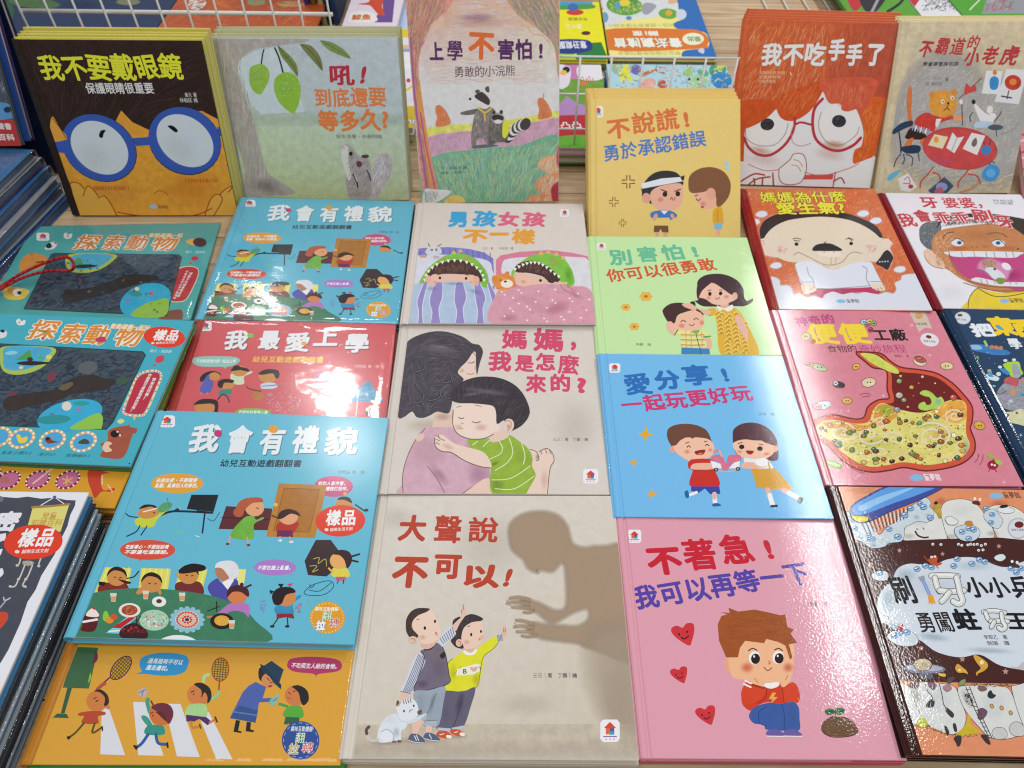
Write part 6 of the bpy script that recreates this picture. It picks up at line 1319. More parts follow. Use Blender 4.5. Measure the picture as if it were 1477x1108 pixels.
for p, w in (([(775, 452), (730, 440), (690, 444)], 16), ([(770, 466), (725, 458), (680, 462)], 15), ([(775, 482), (735, 480), (700, 478)], 14), ([(790, 490), (770, 500), (745, 498)], 12), ([(790, 545), (745, 532), (715, 530)], 15), ([(785, 560), (740, 552), (708, 556)], 15), ([(785, 575), (745, 574), (718, 574)], 14), ([(800, 588), (765, 594), (738, 590)], 13)):
    q0 = smooth_open(p, 4); up_ = [(x, y - w / 2 * (1 - .4 * i / len(q0))) for i, (x, y) in enumerate(q0)]; dn_ = [(x, y + w / 2 * (1 - .4 * i / len(q0))) for i, (x, y) in enumerate(q0)]; a.F(up_ + dn_[::-1], sh, 9, .9, sm=False)
a.F([(1005, 590), (1180, 560), (1260, 800), (1250, 1000), (1130, 960), (1030, 840)], '#b8a792', 90, .5)
for p in ([(680, 450), (720, 470), (740, 468)], [(676, 465), (730, 482)], [(710, 540), (740, 560)], [(720, 570), (760, 575)]): a.L(p, 4, '#b5a693', a=.8)
rd = '#b4402c'
a.T('大', 250, 218, 365, 218, 100, rd, .04, .05); a.T('聲', 390, 225, 505, 225, 106, rd, .025, .05); a.T('說', 525, 222, 650, 222, 96, rd, .025, .05)
a.T('不', 222, 400, 372, 400, 125, rd, .045, .05); a.T('可', 388, 365, 505, 365, 98, rd, .045, .05); a.T('以', 500, 402, 655, 400, 92, rd, .045, .05); a.T('!', 660, 402, 715, 402, 86, rd, .045, 0, shear=.25)
a.T('三三｜著　丁鵬｜繪', 783, 754, 958, 754, 18, '#403a3c', .01)
a.logo_house(1086, 962, 76, 88)
a.frame(560, 860, .19846)
a.G(230, 1050, 240, 36, '#a3968a', .5); a.G(480, 1020, 140, 30, '#a3968a', .5); a.G(-20, 1065, 160, 26, '#a3968a', .5)
# right boy
a.P([(470, 180), (490, 160), (525, 150), (500, 200), (470, 210)], '#3a3234')
a.P([(640, 395), (700, 340), (760, 300), (795, 280), (810, 300), (805, 330), (760, 380), (690, 440)], '#d9d62c', True, .1)
a.P([(430, 500), (480, 450), (540, 410), (600, 400), (645, 395), (690, 440), (680, 560), (640, 660), (560, 685), (470, 690), (412, 680), (440, 600)], '#d9d62c', True, .12); a.G(640, 600, 40, 80, '#bcb820', .6); a.G(470, 560, 40, 90, '#c2be22', .5); a.L([(470, 580), (500, 540), (530, 510)], 3, '#a8a420'); a.L([(470, 455), (430, 500), (415, 680), (540, 692), (640, 662), (668, 560), (690, 445), (760, 385), (806, 330)], 3, '#8c8a20')
a.P([(500, 530), (640, 490), (672, 500), (665, 545), (620, 570), (495, 578)], '#e3e2cc', False); a.T('B', 540, 568, 575, 566, 44, '#4c5a58', .02); a.P([(622, 550), (598, 530), (600, 515), (622, 520), (642, 512), (648, 530)], '#d8a49c'); a.T('Y', 660, 545, 685, 540, 40, '#4c5a58', .01)
a.P([(785, 290), (810, 268), (832, 295), (828, 325), (805, 345), (795, 320)], '#c6ccd6', False); [a.L([(792 + k * 10, 285 - k * 2), (802 + k * 9, 330 - k * 3)], 3, '#6a748c', False) for k in range(4)]
a.P([(825, 275), (835, 240), (845, 205), (855, 240), (864, 270), (850, 295), (832, 298)], '#dbb4a0'); a.L([(838, 240), (840, 262)], 2, '#a07c6c'); a.L([(850, 236), (850, 262)], 2, '#a07c6c')
a.P([(415, 690), (540, 695), (632, 665), (600, 800), (545, 950), (460, 975), (355, 970), (360, 860), (385, 760)], '#615b70', True, .2); a.G(520, 780, 40, 120, '#4c465c', .6, 12); a.L([(540, 720), (510, 850), (468, 965)], 4, '#3f3a4e'); a.G(420, 850, 30, 100, '#736c84', .5); a.P([(357, 955), (455, 962), (450, 982), (360, 975)], '#b4bcc8', False); a.P([(460, 958), (548, 940), (545, 962), (470, 978)], '#b4bcc8', False)
a.P([(352, 1000), (370, 980), (420, 980), (460, 1010), (455, 1032), (400, 1032), (352, 1015)], '#c9502c'); a.P([(425, 1010), (460, 1015), (455, 1034), (425, 1030)], '#e8e2dc'); a.P([(450, 990), (470, 968), (515, 972), (555, 1000), (550, 1018), (500, 1015)], '#c9502c'); a.P([(525, 992), (556, 998), (550, 1018), (520, 1010)], '#e8e2dc')
a.L([(375, 1008), (405, 1000)], 3, '#f0e8e0'); a.L([(480, 992), (505, 986)], 3, '#f0e8e0')
a.P([(535, 380), (600, 375), (630, 395), (590, 415), (560, 410)], '#d8b09c'); a.P([(548, 395), (640, 385), (630, 420), (590, 432), (555, 420)], '#e8e6e0'); a.P([(560, 392), (628, 385), (600, 412)], '#d8b09c')
a.P([(535, 250), (560, 220), (620, 185), (680, 178), (690, 250), (690, 310), (650, 365), (590, 385), (545, 375), (530, 320)], '#e3c3b2', True); a.G(570, 335, 30, 26, '#dca492', .6); a.G(680, 300, 16, 20, '#dca492', .5)
a.P([(455, 320), (470, 260), (520, 180), (570, 140), (620, 132), (685, 160), (675, 180), (610, 190), (560, 220), (538, 260), (532, 320), (548, 378), (500, 375), (470, 350)], '#3a3033', True, .2); a.S([(470, 300), (540, 170), (620, 138), (680, 165), (560, 215), (530, 300), (520, 370)], ['#5a4c4e', '#261e22'], 110, 50, 3, 50, 14)
a.E(515, 340, 24, 28, '#dcb6a2'); a.L([(505, 325), (525, 335), (520, 355)], 3, '#a88070'); a.E(603, 280, 8, 12, '#201a1c'); a.E(674, 257, 7, 11, '#201a1c'); a.E(664, 314, 7, 9, '#c87c70'); a.L([(578, 222), (595, 216)], 3, '#7a5c50')
# left boy
a.P([(470, 215), (500, 180), (530, 150), (532, 100), (545, 62), (560, 90), (568, 120), (555, 150), (520, 200), (495, 250), (470, 255)], '#dcb9a6', True); a.L([(545, 64), (548, 100)], 2, '#a07c6c'); a.L([(532, 100), (536, 125)], 2, '#a07c6c')
a.P([(360, 320), (400, 260), (450, 215), (480, 250), (490, 280), (430, 340), (395, 370)], '#c9cfd8', True); [a.L([(375 + k * 15, 305 - k * 13), (402 + k * 13, 345 - k * 10)], 3, '#707a92', False) for k in range(7)]
a.P([(95, 690), (130, 600), (170, 500), (210, 420), (250, 420), (270, 460), (240, 540), (200, 640), (165, 705)], '#cbd0da', True)
for k in range(6): a.L([(222 + k * 9, 422 + k * 5), (170 + k * 10, 550 + k * 8), (108 + k * 11, 698)], 3, '#6f7890')
a.L([(92, 692), (160, 708)], 7, '#8c8078')
a.P([(235, 400), (280, 380), (345, 340), (395, 375), (425, 460), (440, 560), (442, 630), (350, 665), (260, 688), (190, 690), (215, 600), (262, 500), (268, 450)], '#6f6678', True, .2); a.G(250, 640, 60, 40, '#5a5264', .6); a.G(370, 520, 60, 90, '#7d7488', .5); a.L([(262, 392), (310, 385), (345, 345)], 9, '#352e38'); a.L([(240, 405), (262, 455), (215, 600), (190, 692), (300, 680), (442, 632), (440, 560), (420, 440), (395, 372)], 3, '#463e50')
a.L([(285, 395), (340, 430), (385, 395)], 2, '#8a6a4c'); a.L([(345, 425), (350, 480)], 4, '#8a6440'); a.L([(335, 450), (368, 452)], 4, '#8a6440'); a.P([(378, 425), (412, 405), (415, 440), (395, 455), (380, 445)], '#2c2a30')
a.P([(190, 695), (300, 685), (412, 660), (400, 780), (380, 900), (350, 950), (260, 945), (270, 880), (215, 905), (185, 890), (195, 800)], '#93a0ad', True, .2); a.G(320, 780, 24, 110, '#78848f', .6, 12); a.L([(350, 710), (310, 800), (270, 880)], 4, '#65707e'); a.G(235, 780, 30, 90, '#a8b4c0', .5); a.P([(190, 860), (285, 855), (275, 905), (185, 905)], '#a4b0bc', False); a.P([(268, 905), (355, 900), (350, 948), (260, 945)], '#a4b0bc', False); a.L([(188, 862), (286, 856)], 3, '#6c7884'); a.L([(266, 908), (355, 902)], 3, '#6c7884')
a.P([(180, 905), (250, 905), (235, 960), (205, 1010), (175, 1000)], '#dcb9a6', True); a.P([(275, 948), (318, 950), (310, 1000), (275, 1000)], '#dcb9a6', True)
a.P([(152, 1020), (175, 1000), (225, 1010), (262, 1045), (255, 1065), (190, 1060), (150, 1045)], '#565d78'); a.P([(262, 1010), (285, 992), (335, 1005), (372, 1035), (365, 1052), (300, 1045), (260, 1032)], '#565d78'); a.L([(190, 1015), (205, 1050)], 3, '#dfe0e6'); a.L([(205, 1012), (222, 1050)], 3, '#dfe0e6'); a.L([(298, 1005), (315, 1035)], 3, '#dfe0e6'); a.L([(152, 1050), (200, 1064), (258, 1068)], 4, '#cfd0d8'); a.L([(262, 1036), (310, 1048), (368, 1054)], 4, '#cfd0d8')
a.P([(240, 340), (300, 330), (345, 330), (335, 360), (290, 385), (255, 378)], '#d8b09c'); a.P([(170, 200), (200, 150), (290, 95), (330, 110), (355, 180), (385, 250), (370, 310), (310, 345), (250, 345), (215, 300), (180, 250)], '#e5c7b6', True); a.G(250, 300, 34, 28, '#dca896', .6); a.G(355, 280, 16, 22, '#dca896', .5)
a.P([(128, 220), (135, 160), (170, 110), (220, 88), (300, 92), (280, 115), (220, 140), (180, 180), (172, 230), (200, 265), (220, 290), (205, 302), (160, 300), (135, 265)], '#3d3230', True, .2); a.S([(135, 200), (180, 110), (290, 95), (200, 150), (175, 220), (210, 290), (160, 295)], ['#5c4c48', '#261e1e'], 100, 44, 3, 60, 20)
a.E(180, 318, 32, 26, '#ddb8a6'); a.L([(165, 312), (190, 312), (195, 330)], 3, '#a88070'); a.E(266, 233, 9, 13, '#201a1c'); a.E(340, 184, 8, 12, '#201a1c'); a.E(347, 270, 7, 11, '#c87c70'); a.L([(208, 172), (225, 168)], 4, '#8c6a5c')
a.E(115, 735, 32, 28, '#dcb9a6', 0)
# white cat
a.P([(-80, 1020), (-60, 940), (-10, 880), (50, 855), (110, 900), (140, 925), (125, 960), (95, 980), (92, 1050), (70, 1062), (40, 1058), (-40, 1066), (-75, 1055)], '#d4dae2', True, .12); a.G(20, 900, 50, 34, '#e6eaf0', .7); a.G(60, 990, 34, 50, '#aab4c0', .6); a.E(-10, 1015, 48, 44, '#dce1e8'); a.L([(-50, 985), (-10, 970), (35, 1000), (40, 1045)], 3, '#9aa4b0'); a.E(80, 1055, 18, 9, '#6a5048'); a.E(44, 1058, 18, 8, '#7a6258')
a.P([(60, 830), (70, 775), (110, 755), (165, 745), (205, 775), (222, 840), (200, 885), (150, 912), (90, 900)], '#d8dde5', True); a.P([(65, 800), (62, 765), (95, 768), (80, 800)], '#c8a888'); a.P([(60, 800), (66, 758), (80, 775)], '#5a443c'); a.P([(215, 835), (245, 828), (240, 858), (215, 858)], '#6a5248'); a.E(115, 836, 6, 10, '#201a1c'); a.E(186, 798, 6, 9, '#201a1c'); a.L([(158, 826), (168, 832), (176, 822)], 3, '#b07c74'); a.L([(160, 832), (152, 845)], 2, '#8a7a78'); a.P([(140, 912), (200, 885), (250, 860), (280, 855), (220, 905), (150, 930)], '#ccd2da'); [a.L([(108 + k * 17, 758 - k * 4), (116 + k * 17, 785 - k * 4)], 5, '#5a4c48') for k in range(4)]
a.L([(-75, 1045), (-120, 1050), (-150, 1020), (-158, 975)], 22, '#c8c0b8'); a.L([(-156, 1000), (-158, 970), (-140, 950)], 22, '#5c4a40')

# ---------------- woman patting a boy (pale green)
a = A['E1']; a.frame(830, 320, .2234)
a.logo_house(168, 158, 56, 46)
g = '#66b894'
a.T('別', 225, 282, 385, 275, 100, g, .035, .08); a.T('害', 408, 262, 548, 255, 98, g, .03, .06); a.T('怕', 570, 252, 722, 240, 98, g, .035, .06); a.T('!', 745, 236, 830, 230, 84, g, .045)
a.T('你可以很勇敢', 215, 392, 925, 310, 82, '#cc5834', .025, .05)
a.T('林麗　繪', 390, 800, 490, 802, 18, '#3c4838')
for cx, cy, k in ((455, 482, 1), (325, 552, .75), (380, 677, .8)):
    for i in range(6):
        t = i * math.pi / 3; a.E(cx + 26 * k * math.cos(t), cy + 20 * k * math.sin(t), 18 * k, 13 * k, '#e0b050', n=12)
    a.E(cx, cy, 13 * k, 9 * k, '#b8703c')
# woman
a.P([(770, 510), (790, 505), (800, 470), (785, 400), (810, 360), (870, 338), (960, 340), (1040, 375), (1082, 430), (1090, 490), (1110, 510), (1145, 495), (1140, 520), (1090, 545), (1030, 545), (860, 548), (810, 540)], '#453038', True, .05)
a.P([(900, 580), (860, 565), (850, 590), (870, 610), (900, 600), (915, 680), (950, 870), (1180, 870), (1130, 700), (1085, 620), (1060, 580), (1000, 545), (940, 550)], '#d8ac3c', True)
for k in range(46):
    x = 925 + (k * 53) % 210; y = 590 + (k * 37) % 270
    if x < 910 + (y - 560) * .12 or x > 1060 + (y - 560) * .42: continue
    a.L([(x - 20, y), (x - 5, y - 14), (x + 14, y - 6), (x + 18, y + 8)], 4, '#e9cf76'); a.L([(x - 14, y + 8), (x, y - 4), (x + 10, y + 4)], 4, '#a87c24')
a.P([(915, 540), (960, 560), (1010, 535), (1018, 560), (985, 580), (955, 565), (930, 575)], '#dfe6dc'); a.P([(935, 530), (990, 530), (970, 556), (945, 552)], '#dcae98'); a.P([(855, 565), (905, 560), (900, 600), (862, 605)], '#d8ac3c'); a.L([(855, 568), (868, 606)], 5, '#8c5a2c')
a.P([(780, 480), (800, 430), (850, 395), (900, 400), (960, 440), (1010, 470), (1035, 470), (1035, 500), (1000, 520), (960, 538), (890, 532), (840, 500)], '#e6baa4', True)
a.P([(790, 500), (782, 440), (800, 390), (870, 365), (980, 380), (1030, 440), (1010, 472), (950, 430), (905, 385), (860, 408), (815, 450)], '#453038', True)
a.E(1030, 480, 17, 24, '#dfae98'); a.E(868, 466, 11, 13, '#241a1e'); a.E(937, 463, 11, 13, '#241a1e'); a.G(860, 492, 22, 16, '#d88878', .7); a.G(975, 485, 24, 18, '#d88878', .7); a.L([(902, 492), (915, 500), (930, 490)], 4, '#8c3c34'); a.L([(855, 446), (875, 440)], 3, '#4a3034'); a.L([(930, 440), (948, 442)], 3, '#4a3034')
a.P([(690, 530), (740, 530), (800, 560), (870, 575), (860, 605), (800, 590), (750, 570), (700, 545)], '#e0b29c'); a.P([(1030, 610), (1070, 620), (1110, 700), (1108, 765), (1085, 740), (1050, 680)], '#dfb0a0', True)
a.P([(740, 520), (768, 515), (775, 545), (755, 540)], '#3a2a30'); a.P([(800, 590), (825, 590), (820, 612)], '#3a2a30')
# boy
a.P([(565, 590), (570, 560), (620, 530), (700, 530), (780, 560), (820, 590), (815, 620), (720, 575), (660, 600), (635, 650), (600, 650)], '#48302f', True); a.P([(630, 640), (680, 600), (740, 570), (810, 590), (830, 640), (810, 690), (750, 710), (680, 705), (635, 680)], '#e6b79e', True)
a.P([(565, 590), (570, 560), (620, 528), (700, 526), (780, 560), (720, 580), (660, 605), (640, 655), (600, 645)], '#48302f', True)
a.P([(690, 530), (740, 528), (770, 545), (780, 575), (740, 565), (700, 548)], '#e0b29c')
a.L([(680, 648), (695, 636), (712, 648)], 5, '#3a2422'); a.L([(765, 634), (778, 622), (795, 634)], 5, '#3a2422'); a.L([(735, 664), (752, 672), (768, 660)], 5, '#8c3c34'); a.E(686, 672, 19, 14, '#dc8a74'); a.E(816, 652, 15, 14, '#dc8a74')
a.P([(585, 660), (600, 645), (625, 650), (650, 700), (640, 735), (605, 710), (590, 690)], '#e3b49c', True); a.P([(650, 700), (720, 705), (800, 700), (850, 720), (870, 745), (830, 750), (840, 815), (690, 812), (680, 735), (645, 730)], '#e2dc8c', True)
for y in (730, 762, 795): a.L([(682, y), (760, y + 2), (832, y)], 4, '#a8703c'); a.L([(684, y + 8), (832, y + 8)], 3, '#b8c4a0')
for x in (712, 745, 815): a.L([(x, 710), (x + 4, 812)], 3, '#c89a60')
a.L([(775, 712), (800, 812)], 3, '#4a5a48'); a.P([(750, 706), (800, 700), (790, 722), (765, 722)], '#8aac58'); a.L([(828, 745), (870, 740)], 9, '#6c8a44'); a.L([(640, 730), (660, 700)], 9, '#6c8a44')
a.P([(840, 755), (870, 755), (882, 790), (865, 825), (835, 820), (850, 790)], '#e0b09a', True); a.P([(685, 812), (865, 820), (870, 880), (682, 880)], '#3c82bc', False); a.L([(805, 815), (808, 860)], 3, '#2c5c90')

# ---------------- boy and girl sharing a toy car (sky blue)
a = A['E2']; a.frame(850, 490, .2527)
a.logo_house(145, 162, 64, 54)
b_ = '#2f6cb4'
a.T('愛', 210, 318, 375, 305, 118, b_, .03, .05); a.T('分', 388, 290, 540, 275, 108, b_, .045, .06); a.T('享', 550, 265, 720, 250, 112, b_, .04, .05); a.T('!', 735, 250, 850, 240, 92, b_, .045)
a.T('一起玩更好玩', 192, 422, 945, 345, 92, '#c43c72', .03, .05)
a.T('許青　繪', 968, 434, 1060, 434, 17, '#3a6284')
def spark(a, cx, cy, r, c):
    q = []
    for i in range(8):
        t = math.pi * i / 4 + .12; rr = r if i % 2 == 0 else r * .34
        q.append((cx + rr * math.cos(t), cy + rr * math.sin(t) * .9))
    a.P(q, c, False)
spark(a, 322, 540, 50, '#dfa42c'); spark(a, 254, 704, 30, '#dfa42c'); spark(a, 355, 881, 36, '#dfa42c')
# boy
a.P([(470, 610), (445, 560), (450, 510), (500, 485), (580, 482), (650, 505), (690, 560), (695, 590), (640, 600), (480, 620)], '#6d463a', True)
a.E(478, 626, 20, 20, '#dca08c'); a.P([(485, 580), (540, 560), (640, 560), (690, 575), (712, 610), (705, 655), (650, 690), (580, 695), (520, 665), (488, 630)], '#eabba2', True)
a.P([(448, 540), (470, 500), (560, 480), (660, 510), (695, 572), (670, 560), (655, 545), (640, 562), (615, 548), (590, 565), (565, 555), (520, 575), (485, 605)], '#6d463a', True)
a.L([(558, 615), (567, 605), (577, 615)], 5, '#3a2422'); a.L([(662, 606), (672, 598), (684, 606)], 5, '#3a2422'); a.L([(548, 592), (570, 584)], 3, '#5a3a30'); a.L([(655, 582), (672, 580)], 3, '#5a3a30'); a.P([(602, 638), (660, 628), (650, 655), (615, 658)], '#8c2c24'); a.P([(620, 650), (645, 645), (640, 656), (622, 657)], '#d8746a'); a.G(558, 640, 24, 18, '#e28a7a', .8); a.G(690, 630, 18, 16, '#e28a7a', .8)
a.P([(565, 700), (600, 682), (680, 680), (705, 690), (715, 740), (740, 838), (578, 838), (590, 745), (568, 735)], '#c4322a', True); a.P([(565, 700), (590, 682), (610, 700), (585, 740), (565, 730)], '#c4322a'); a.P([(585, 715), (620, 705), (700, 705), (725, 715), (715, 740), (620, 742), (580, 738)], '#e2b098', True); a.L([(585, 742), (640, 748), (715, 740)], 3, '#a84030')
a.P([(582, 838), (742, 838), (748, 880), (690, 882), (660, 850), (620, 878), (580, 862)], '#34489c', False); a.L([(612, 872), (570, 888)], 16, '#e8e6ee', False); a.P([(545, 868), (562, 862), (570, 895), (556, 905), (546, 890)], '#2c5ea0'); a.L([(714, 882), (718, 935)], 26, '#e8e6ee', False); a.L([(714, 884), (715, 902)], 24, '#e2b098', False); a.P([(706, 936), (735, 934), (752, 948), (706, 952)], '#2c5ea0')
# girl
a.P([(818, 540), (830, 505), (880, 478), (950, 475), (1020, 505), (1065, 560), (1078, 620), (1075, 685), (1020, 688), (980, 660), (900, 665), (850, 660), (825, 620)], '#54333a', True)
a.P([(822, 590), (880, 570), (940, 575), (1010, 580), (1058, 610), (1050, 650), (1000, 680), (920, 682), (860, 665), (830, 630)], '#eabba2', True); a.E(1062, 622, 14, 18, '#dca494'); a.P([(820, 575), (830, 510), (900, 482), (990, 500), (1060, 580), (1062, 605), (1010, 590), (990, 580), (945, 555), (938, 572), (870, 562), (850, 575)], '#54333a', True)
a.E(870, 612, 15, 13, '#241a1e'); a.E(974, 622, 16, 13, '#241a1e'); a.L([(850, 594), (872, 586)], 3, '#3a2422'); a.L([(968, 596), (990, 600)], 3, '#3a2422'); a.P([(895, 634), (938, 636), (925, 655), (905, 652)], '#8c2c24'); a.G(858, 640, 20, 14, '#e28a7a', .7); a.G(1010, 652, 26, 14, '#e28a7a', .7)
a.P([(885, 675), (940, 682), (1000, 675), (1030, 700), (1045, 735), (925, 738), (900, 712), (885, 705)], '#dfe2ec', True); a.P([(872, 705), (920, 700), (1000, 710), (1005, 728), (930, 738), (870, 730)], '#e2b098', True); a.P([(950, 690), (1000, 676), (1018, 710), (990, 725), (950, 712)], '#e8eaf2')
a.P([(922, 738), (1060, 735), (1165, 852), (1080, 858), (955, 845), (940, 790)], '#cf9a34', False); a.L([(1022, 700), (1030, 738)], 8, '#cf9a34', False)
a.L([(1018, 856), (1030, 890)], 28, '#e2b098', False); a.L([(1030, 890), (1046, 945)], 28, '#ecebf0', False); a.P([(1034, 945), (1075, 942), (1075, 956), (1034, 958)], '#26262c', False); a.L([(1105, 856), (1140, 876)], 26, '#e2b098', False); a.L([(1140, 876), (1195, 905)], 26, '#ecebf0', False); a.P([(1186, 925), (1200, 898), (1222, 905), (1210, 935)], '#26262c')
# toy car
a.L([(730, 745), (790, 755), (845, 742)], 6, '#d8b070'); a.P([(690, 690), (750, 710), (760, 735), (705, 735)], '#e6e4ea', False); a.P([(860, 692), (800, 710), (795, 735), (855, 735)], '#e6e4ea', False); a.P([(700, 665), (750, 660), (770, 690), (785, 715), (790, 745), (760, 742), (745, 705), (700, 690)], '#d0708a', True, .3); a.P([(800, 660), (860, 660), (865, 690), (830, 700), (800, 730), (785, 745), (785, 700)], '#d0708a', True, .3); a.L([(712, 640), (740, 630)], 14, '#d8808c'); a.L([(742, 632), (755, 665)], 10, '#e2a89c')
a.E(724, 742, 13, 11, '#26262c'); a.E(724, 742, 7, 6, '#9a9aa4'); a.E(848, 738, 13, 11, '#26262c'); a.E(848, 738, 7, 6, '#9a9aa4')

# ---------------- seated boy, hearts and seedling (pink)
a = A['E3']; a.frame(870, 730, .3412)
a.logo_house(132, 128, 58, 56)
rr_, pp = '#c32436', '#5443a0'
a.T('不', 195, 295, 350, 282, 118, rr_, .045, .07); a.T('著', 352, 275, 500, 262, 128, rr_, .03, .05); a.T('急', 512, 252, 655, 235, 122, rr_, .035, .05); a.T('!', 662, 235, 770, 225, 98, rr_, .045)
a.T('我可以再等一下', 138, 440, 890, 325, 98, pp, .03, .06)
a.T('林麗　繪', 865, 422, 950, 424, 20, '#4a3438', .01)
for cx, cy, k, r in ((335, 540, 1.0, -8), (318, 712, .74, -5), (430, 882, .86, -3)):
    q = [(0, 50), (-30, 20), (-48, -8), (-42, -32), (-20, -38), (-2, -24), (18, -42), (44, -42), (50, -15), (42, 18), (25, 50), (15, 50)]
    a.P([(cx + x * k, cy + y * k) for x, y in [(28, 50), (-20, 22), (-46, -6), (-44, -26), (-22, -34), (0, -26), (18, -44), (46, -42), (50, -10), (40, 30)]], '#c9343c', True, .15)
    a.E(cx - 14 * k, cy + 2 * k, 4 * k, 5 * k, '#2c1a1c'); a.E(cx + 20 * k, cy - 8 * k, 4 * k, 5 * k, '#2c1a1c'); a.L([(cx - 5 * k, cy + 14 * k), (cx + 8 * k, cy + 22 * k), (cx + 26 * k, cy + 10 * k)], 5 * k, '#2c1a1c')
hb = '#9c5228'
a.P([(515, 690), (520, 640), (545, 628), (570, 640), (572, 690), (545, 695)], '#e2a47e'); a.L([(532, 655), (552, 650), (556, 672)], 4, '#a0603c')
a.P([(545, 720), (530, 640), (560, 560), (700, 545), (800, 580), (805, 660), (795, 720), (740, 750), (660, 748), (600, 735)], '#e9b48c', True)
a.G(608, 683, 36, 30, '#d8604c', .85); a.G(782, 683, 30, 28, '#d8604c', .85)
a.P([(520, 640), (490, 570), (484, 500), (500, 465), (525, 458), (495, 448), (535, 452), (530, 430), (570, 446), (640, 438), (700, 450), (750, 462), (770, 458), (778, 510), (805, 522), (792, 540), (820, 578), (785, 585), (800, 640), (790, 650), (770, 590), (740, 575), (690, 562), (680, 580), (600, 570), (578, 600), (570, 640)], hb, False, .25)
a.S([(500, 520), (560, 460), (760, 470), (780, 560), (600, 560), (540, 620)], ['#ab6034', '#8c4520'], 90, 90, 2.5, 5, 6)
for cx, cy in ((642, 642), (742, 640)):
    a.E(cx - 2, cy, 24, 28, '#f0ece8', 5); a.E(cx + 2, cy + 4, 19, 22, '#2a1a1a', 5); a.E(cx - 4, cy - 6, 4, 5, '#f4f0ee')
a.L([(614, 612), (632, 602), (650, 610)], 5, '#6a3418'); a.L([(725, 608), (742, 602), (758, 612)], 5, '#6a3418'); a.L([(700, 655), (706, 664), (698, 668)], 4, '#b06040'); a.L([(680, 682), (696, 696), (712, 684)], 4, '#8c3828')
a.P([(600, 760), (625, 745), (680, 760), (690, 750), (740, 748), (760, 765), (800, 745), (825, 770), (830, 820), (800, 840), (740, 835), (690, 830), (640, 850), (620, 865), (590, 840), (585, 800)], '#cb3c24', True, .1)
a.P([(585, 780), (610, 740), (640, 755), (650, 765), (690, 775), (680, 800), (640, 830), (600, 840), (586, 815)], '#cf4428', True, .1); a.P([(755, 775), (770, 760), (800, 748), (822, 770), (830, 815), (800, 838), (765, 830)], '#cf4428', True, .1); a.L([(690, 775), (685, 810), (650, 835)], 3, '#8c2418'); a.L([(757, 770), (765, 832)], 3, '#8c2418')
a.P([(680, 752), (705, 748), (740, 745), (742, 760), (712, 772), (685, 765)], '#f0e8e4'); a.L([(594, 752), (624, 766)], 7, '#f0e8e4', False); a.L([(600, 738), (630, 752)], 7, '#f0e8e4', False)
a.P([(622, 735), (650, 725), (668, 740), (680, 768), (650, 765), (632, 752)], '#e9b48c', True); a.P([(752, 760), (758, 730), (780, 712), (790, 700), (795, 730), (780, 752), (765, 765)], '#e9b48c', True); a.L([(640, 728), (655, 748)], 3, '#b87450'); a.L([(770, 735), (782, 715)], 3, '#b87450'); a.L([(630, 755), (680, 770)], 8, '#9c3020', False)
a.P([(716, 788), (700, 815), (716, 818), (706, 838), (738, 808), (720, 806), (732, 790)], '#dca84c', False)
a.P([(618, 880), (640, 850), (700, 832), (750, 836), (800, 828), (826, 850), (830, 900), (828, 948), (770, 950), (690, 945), (680, 925), (640, 920), (620, 900)], '#3c5a9c', True, .1)
a.L([(690, 850), (660, 870), (660, 915), (690, 930)], 3, '#2a4078'); a.L([(755, 838), (765, 880), (765, 948)], 3, '#2a4078'); a.G(800, 870, 20, 50, '#5070b0', .5)
for x in (695, 768): a.P([(x, 950), (x + 35, 944), (x + 60, 955), (x + 70, 970), (x, 970)], '#6a5a9c', True); a.L([(x - 3, 973), (x + 72, 974)], 4, '#e8e2ee', False)
a.P([(922, 940), (935, 908), (970, 892), (1020, 892), (1060, 915), (1078, 950), (1060, 970), (1000, 976), (940, 968)], '#6a4c36', True, .15); a.L([(922, 945), (960, 975), (1040, 974), (1078, 950)], 3, '#4c3828'); a.E(1050, 946, 6, 6, '#8c6c50')
a.L([(985, 912), (984, 885), (978, 868)], 4, '#2c5a34'); a.P([(978, 876), (950, 884), (936, 866), (958, 856), (975, 862)], '#2f6a3c'); a.P([(980, 872), (985, 856), (1010, 852), (1022, 868), (1000, 884)], '#2f6a3c'); a.L([(958, 895), (975, 888)], 3, '#4c3828'); a.L([(945, 868), (975, 870)], 2, '#1e4a2c'); a.L([(985, 870), (1015, 866)], 2, '#1e4a2c')

# ---------------- frowning child (orange)
a = A['F1']; a.frame(1050, 250, .2167)
a.S([(95, 100), (965, 100), (1370, 905), (275, 905)], ['#e0a080', '#b8522c', '#d97c50', '#e8b498', '#c0582e', '#cf6a3c'], 2600, 26, 3.6, lambda x, y: 55 + 60 * math.sin(x * .013) * math.sin(y * .02), 25, False, seed=31)
for x, y in ((222, 272), (172, 325), (898, 268), (982, 316), (318, 614), (1142, 640)): a.F([(x - 38, y), (x - 10, y - 20), (x + 30, y - 18), (x + 40, y + 6), (x + 8, y + 22), (x - 28, y + 16)], '#d4dae6', 10, .97)
cl = [(215, 700), (260, 690), (310, 690), (345, 715), (350, 745), (400, 745), (430, 775), (440, 808), (480, 800), (520, 825), (570, 815), (630, 830), (650, 790), (700, 785), (755, 800), (800, 790), (860, 800), (920, 790), (1000, 805), (1050, 790), (1100, 800), (1120, 770), (1110, 730), (1150, 710), (1160, 680), (1230, 670), (1290, 690), (1420, 940), (280, 940)]
a.P(cl, '#d0d3df', True); a.L(smooth_closed(cl, 3)[6:78], 3, '#b8a8a8', False)
a.P([(545, 800), (590, 765), (960, 755), (1010, 800), (960, 800), (900, 790), (820, 795), (760, 806), (700, 788), (640, 810), (625, 832), (590, 812)], '#b23a62', True)
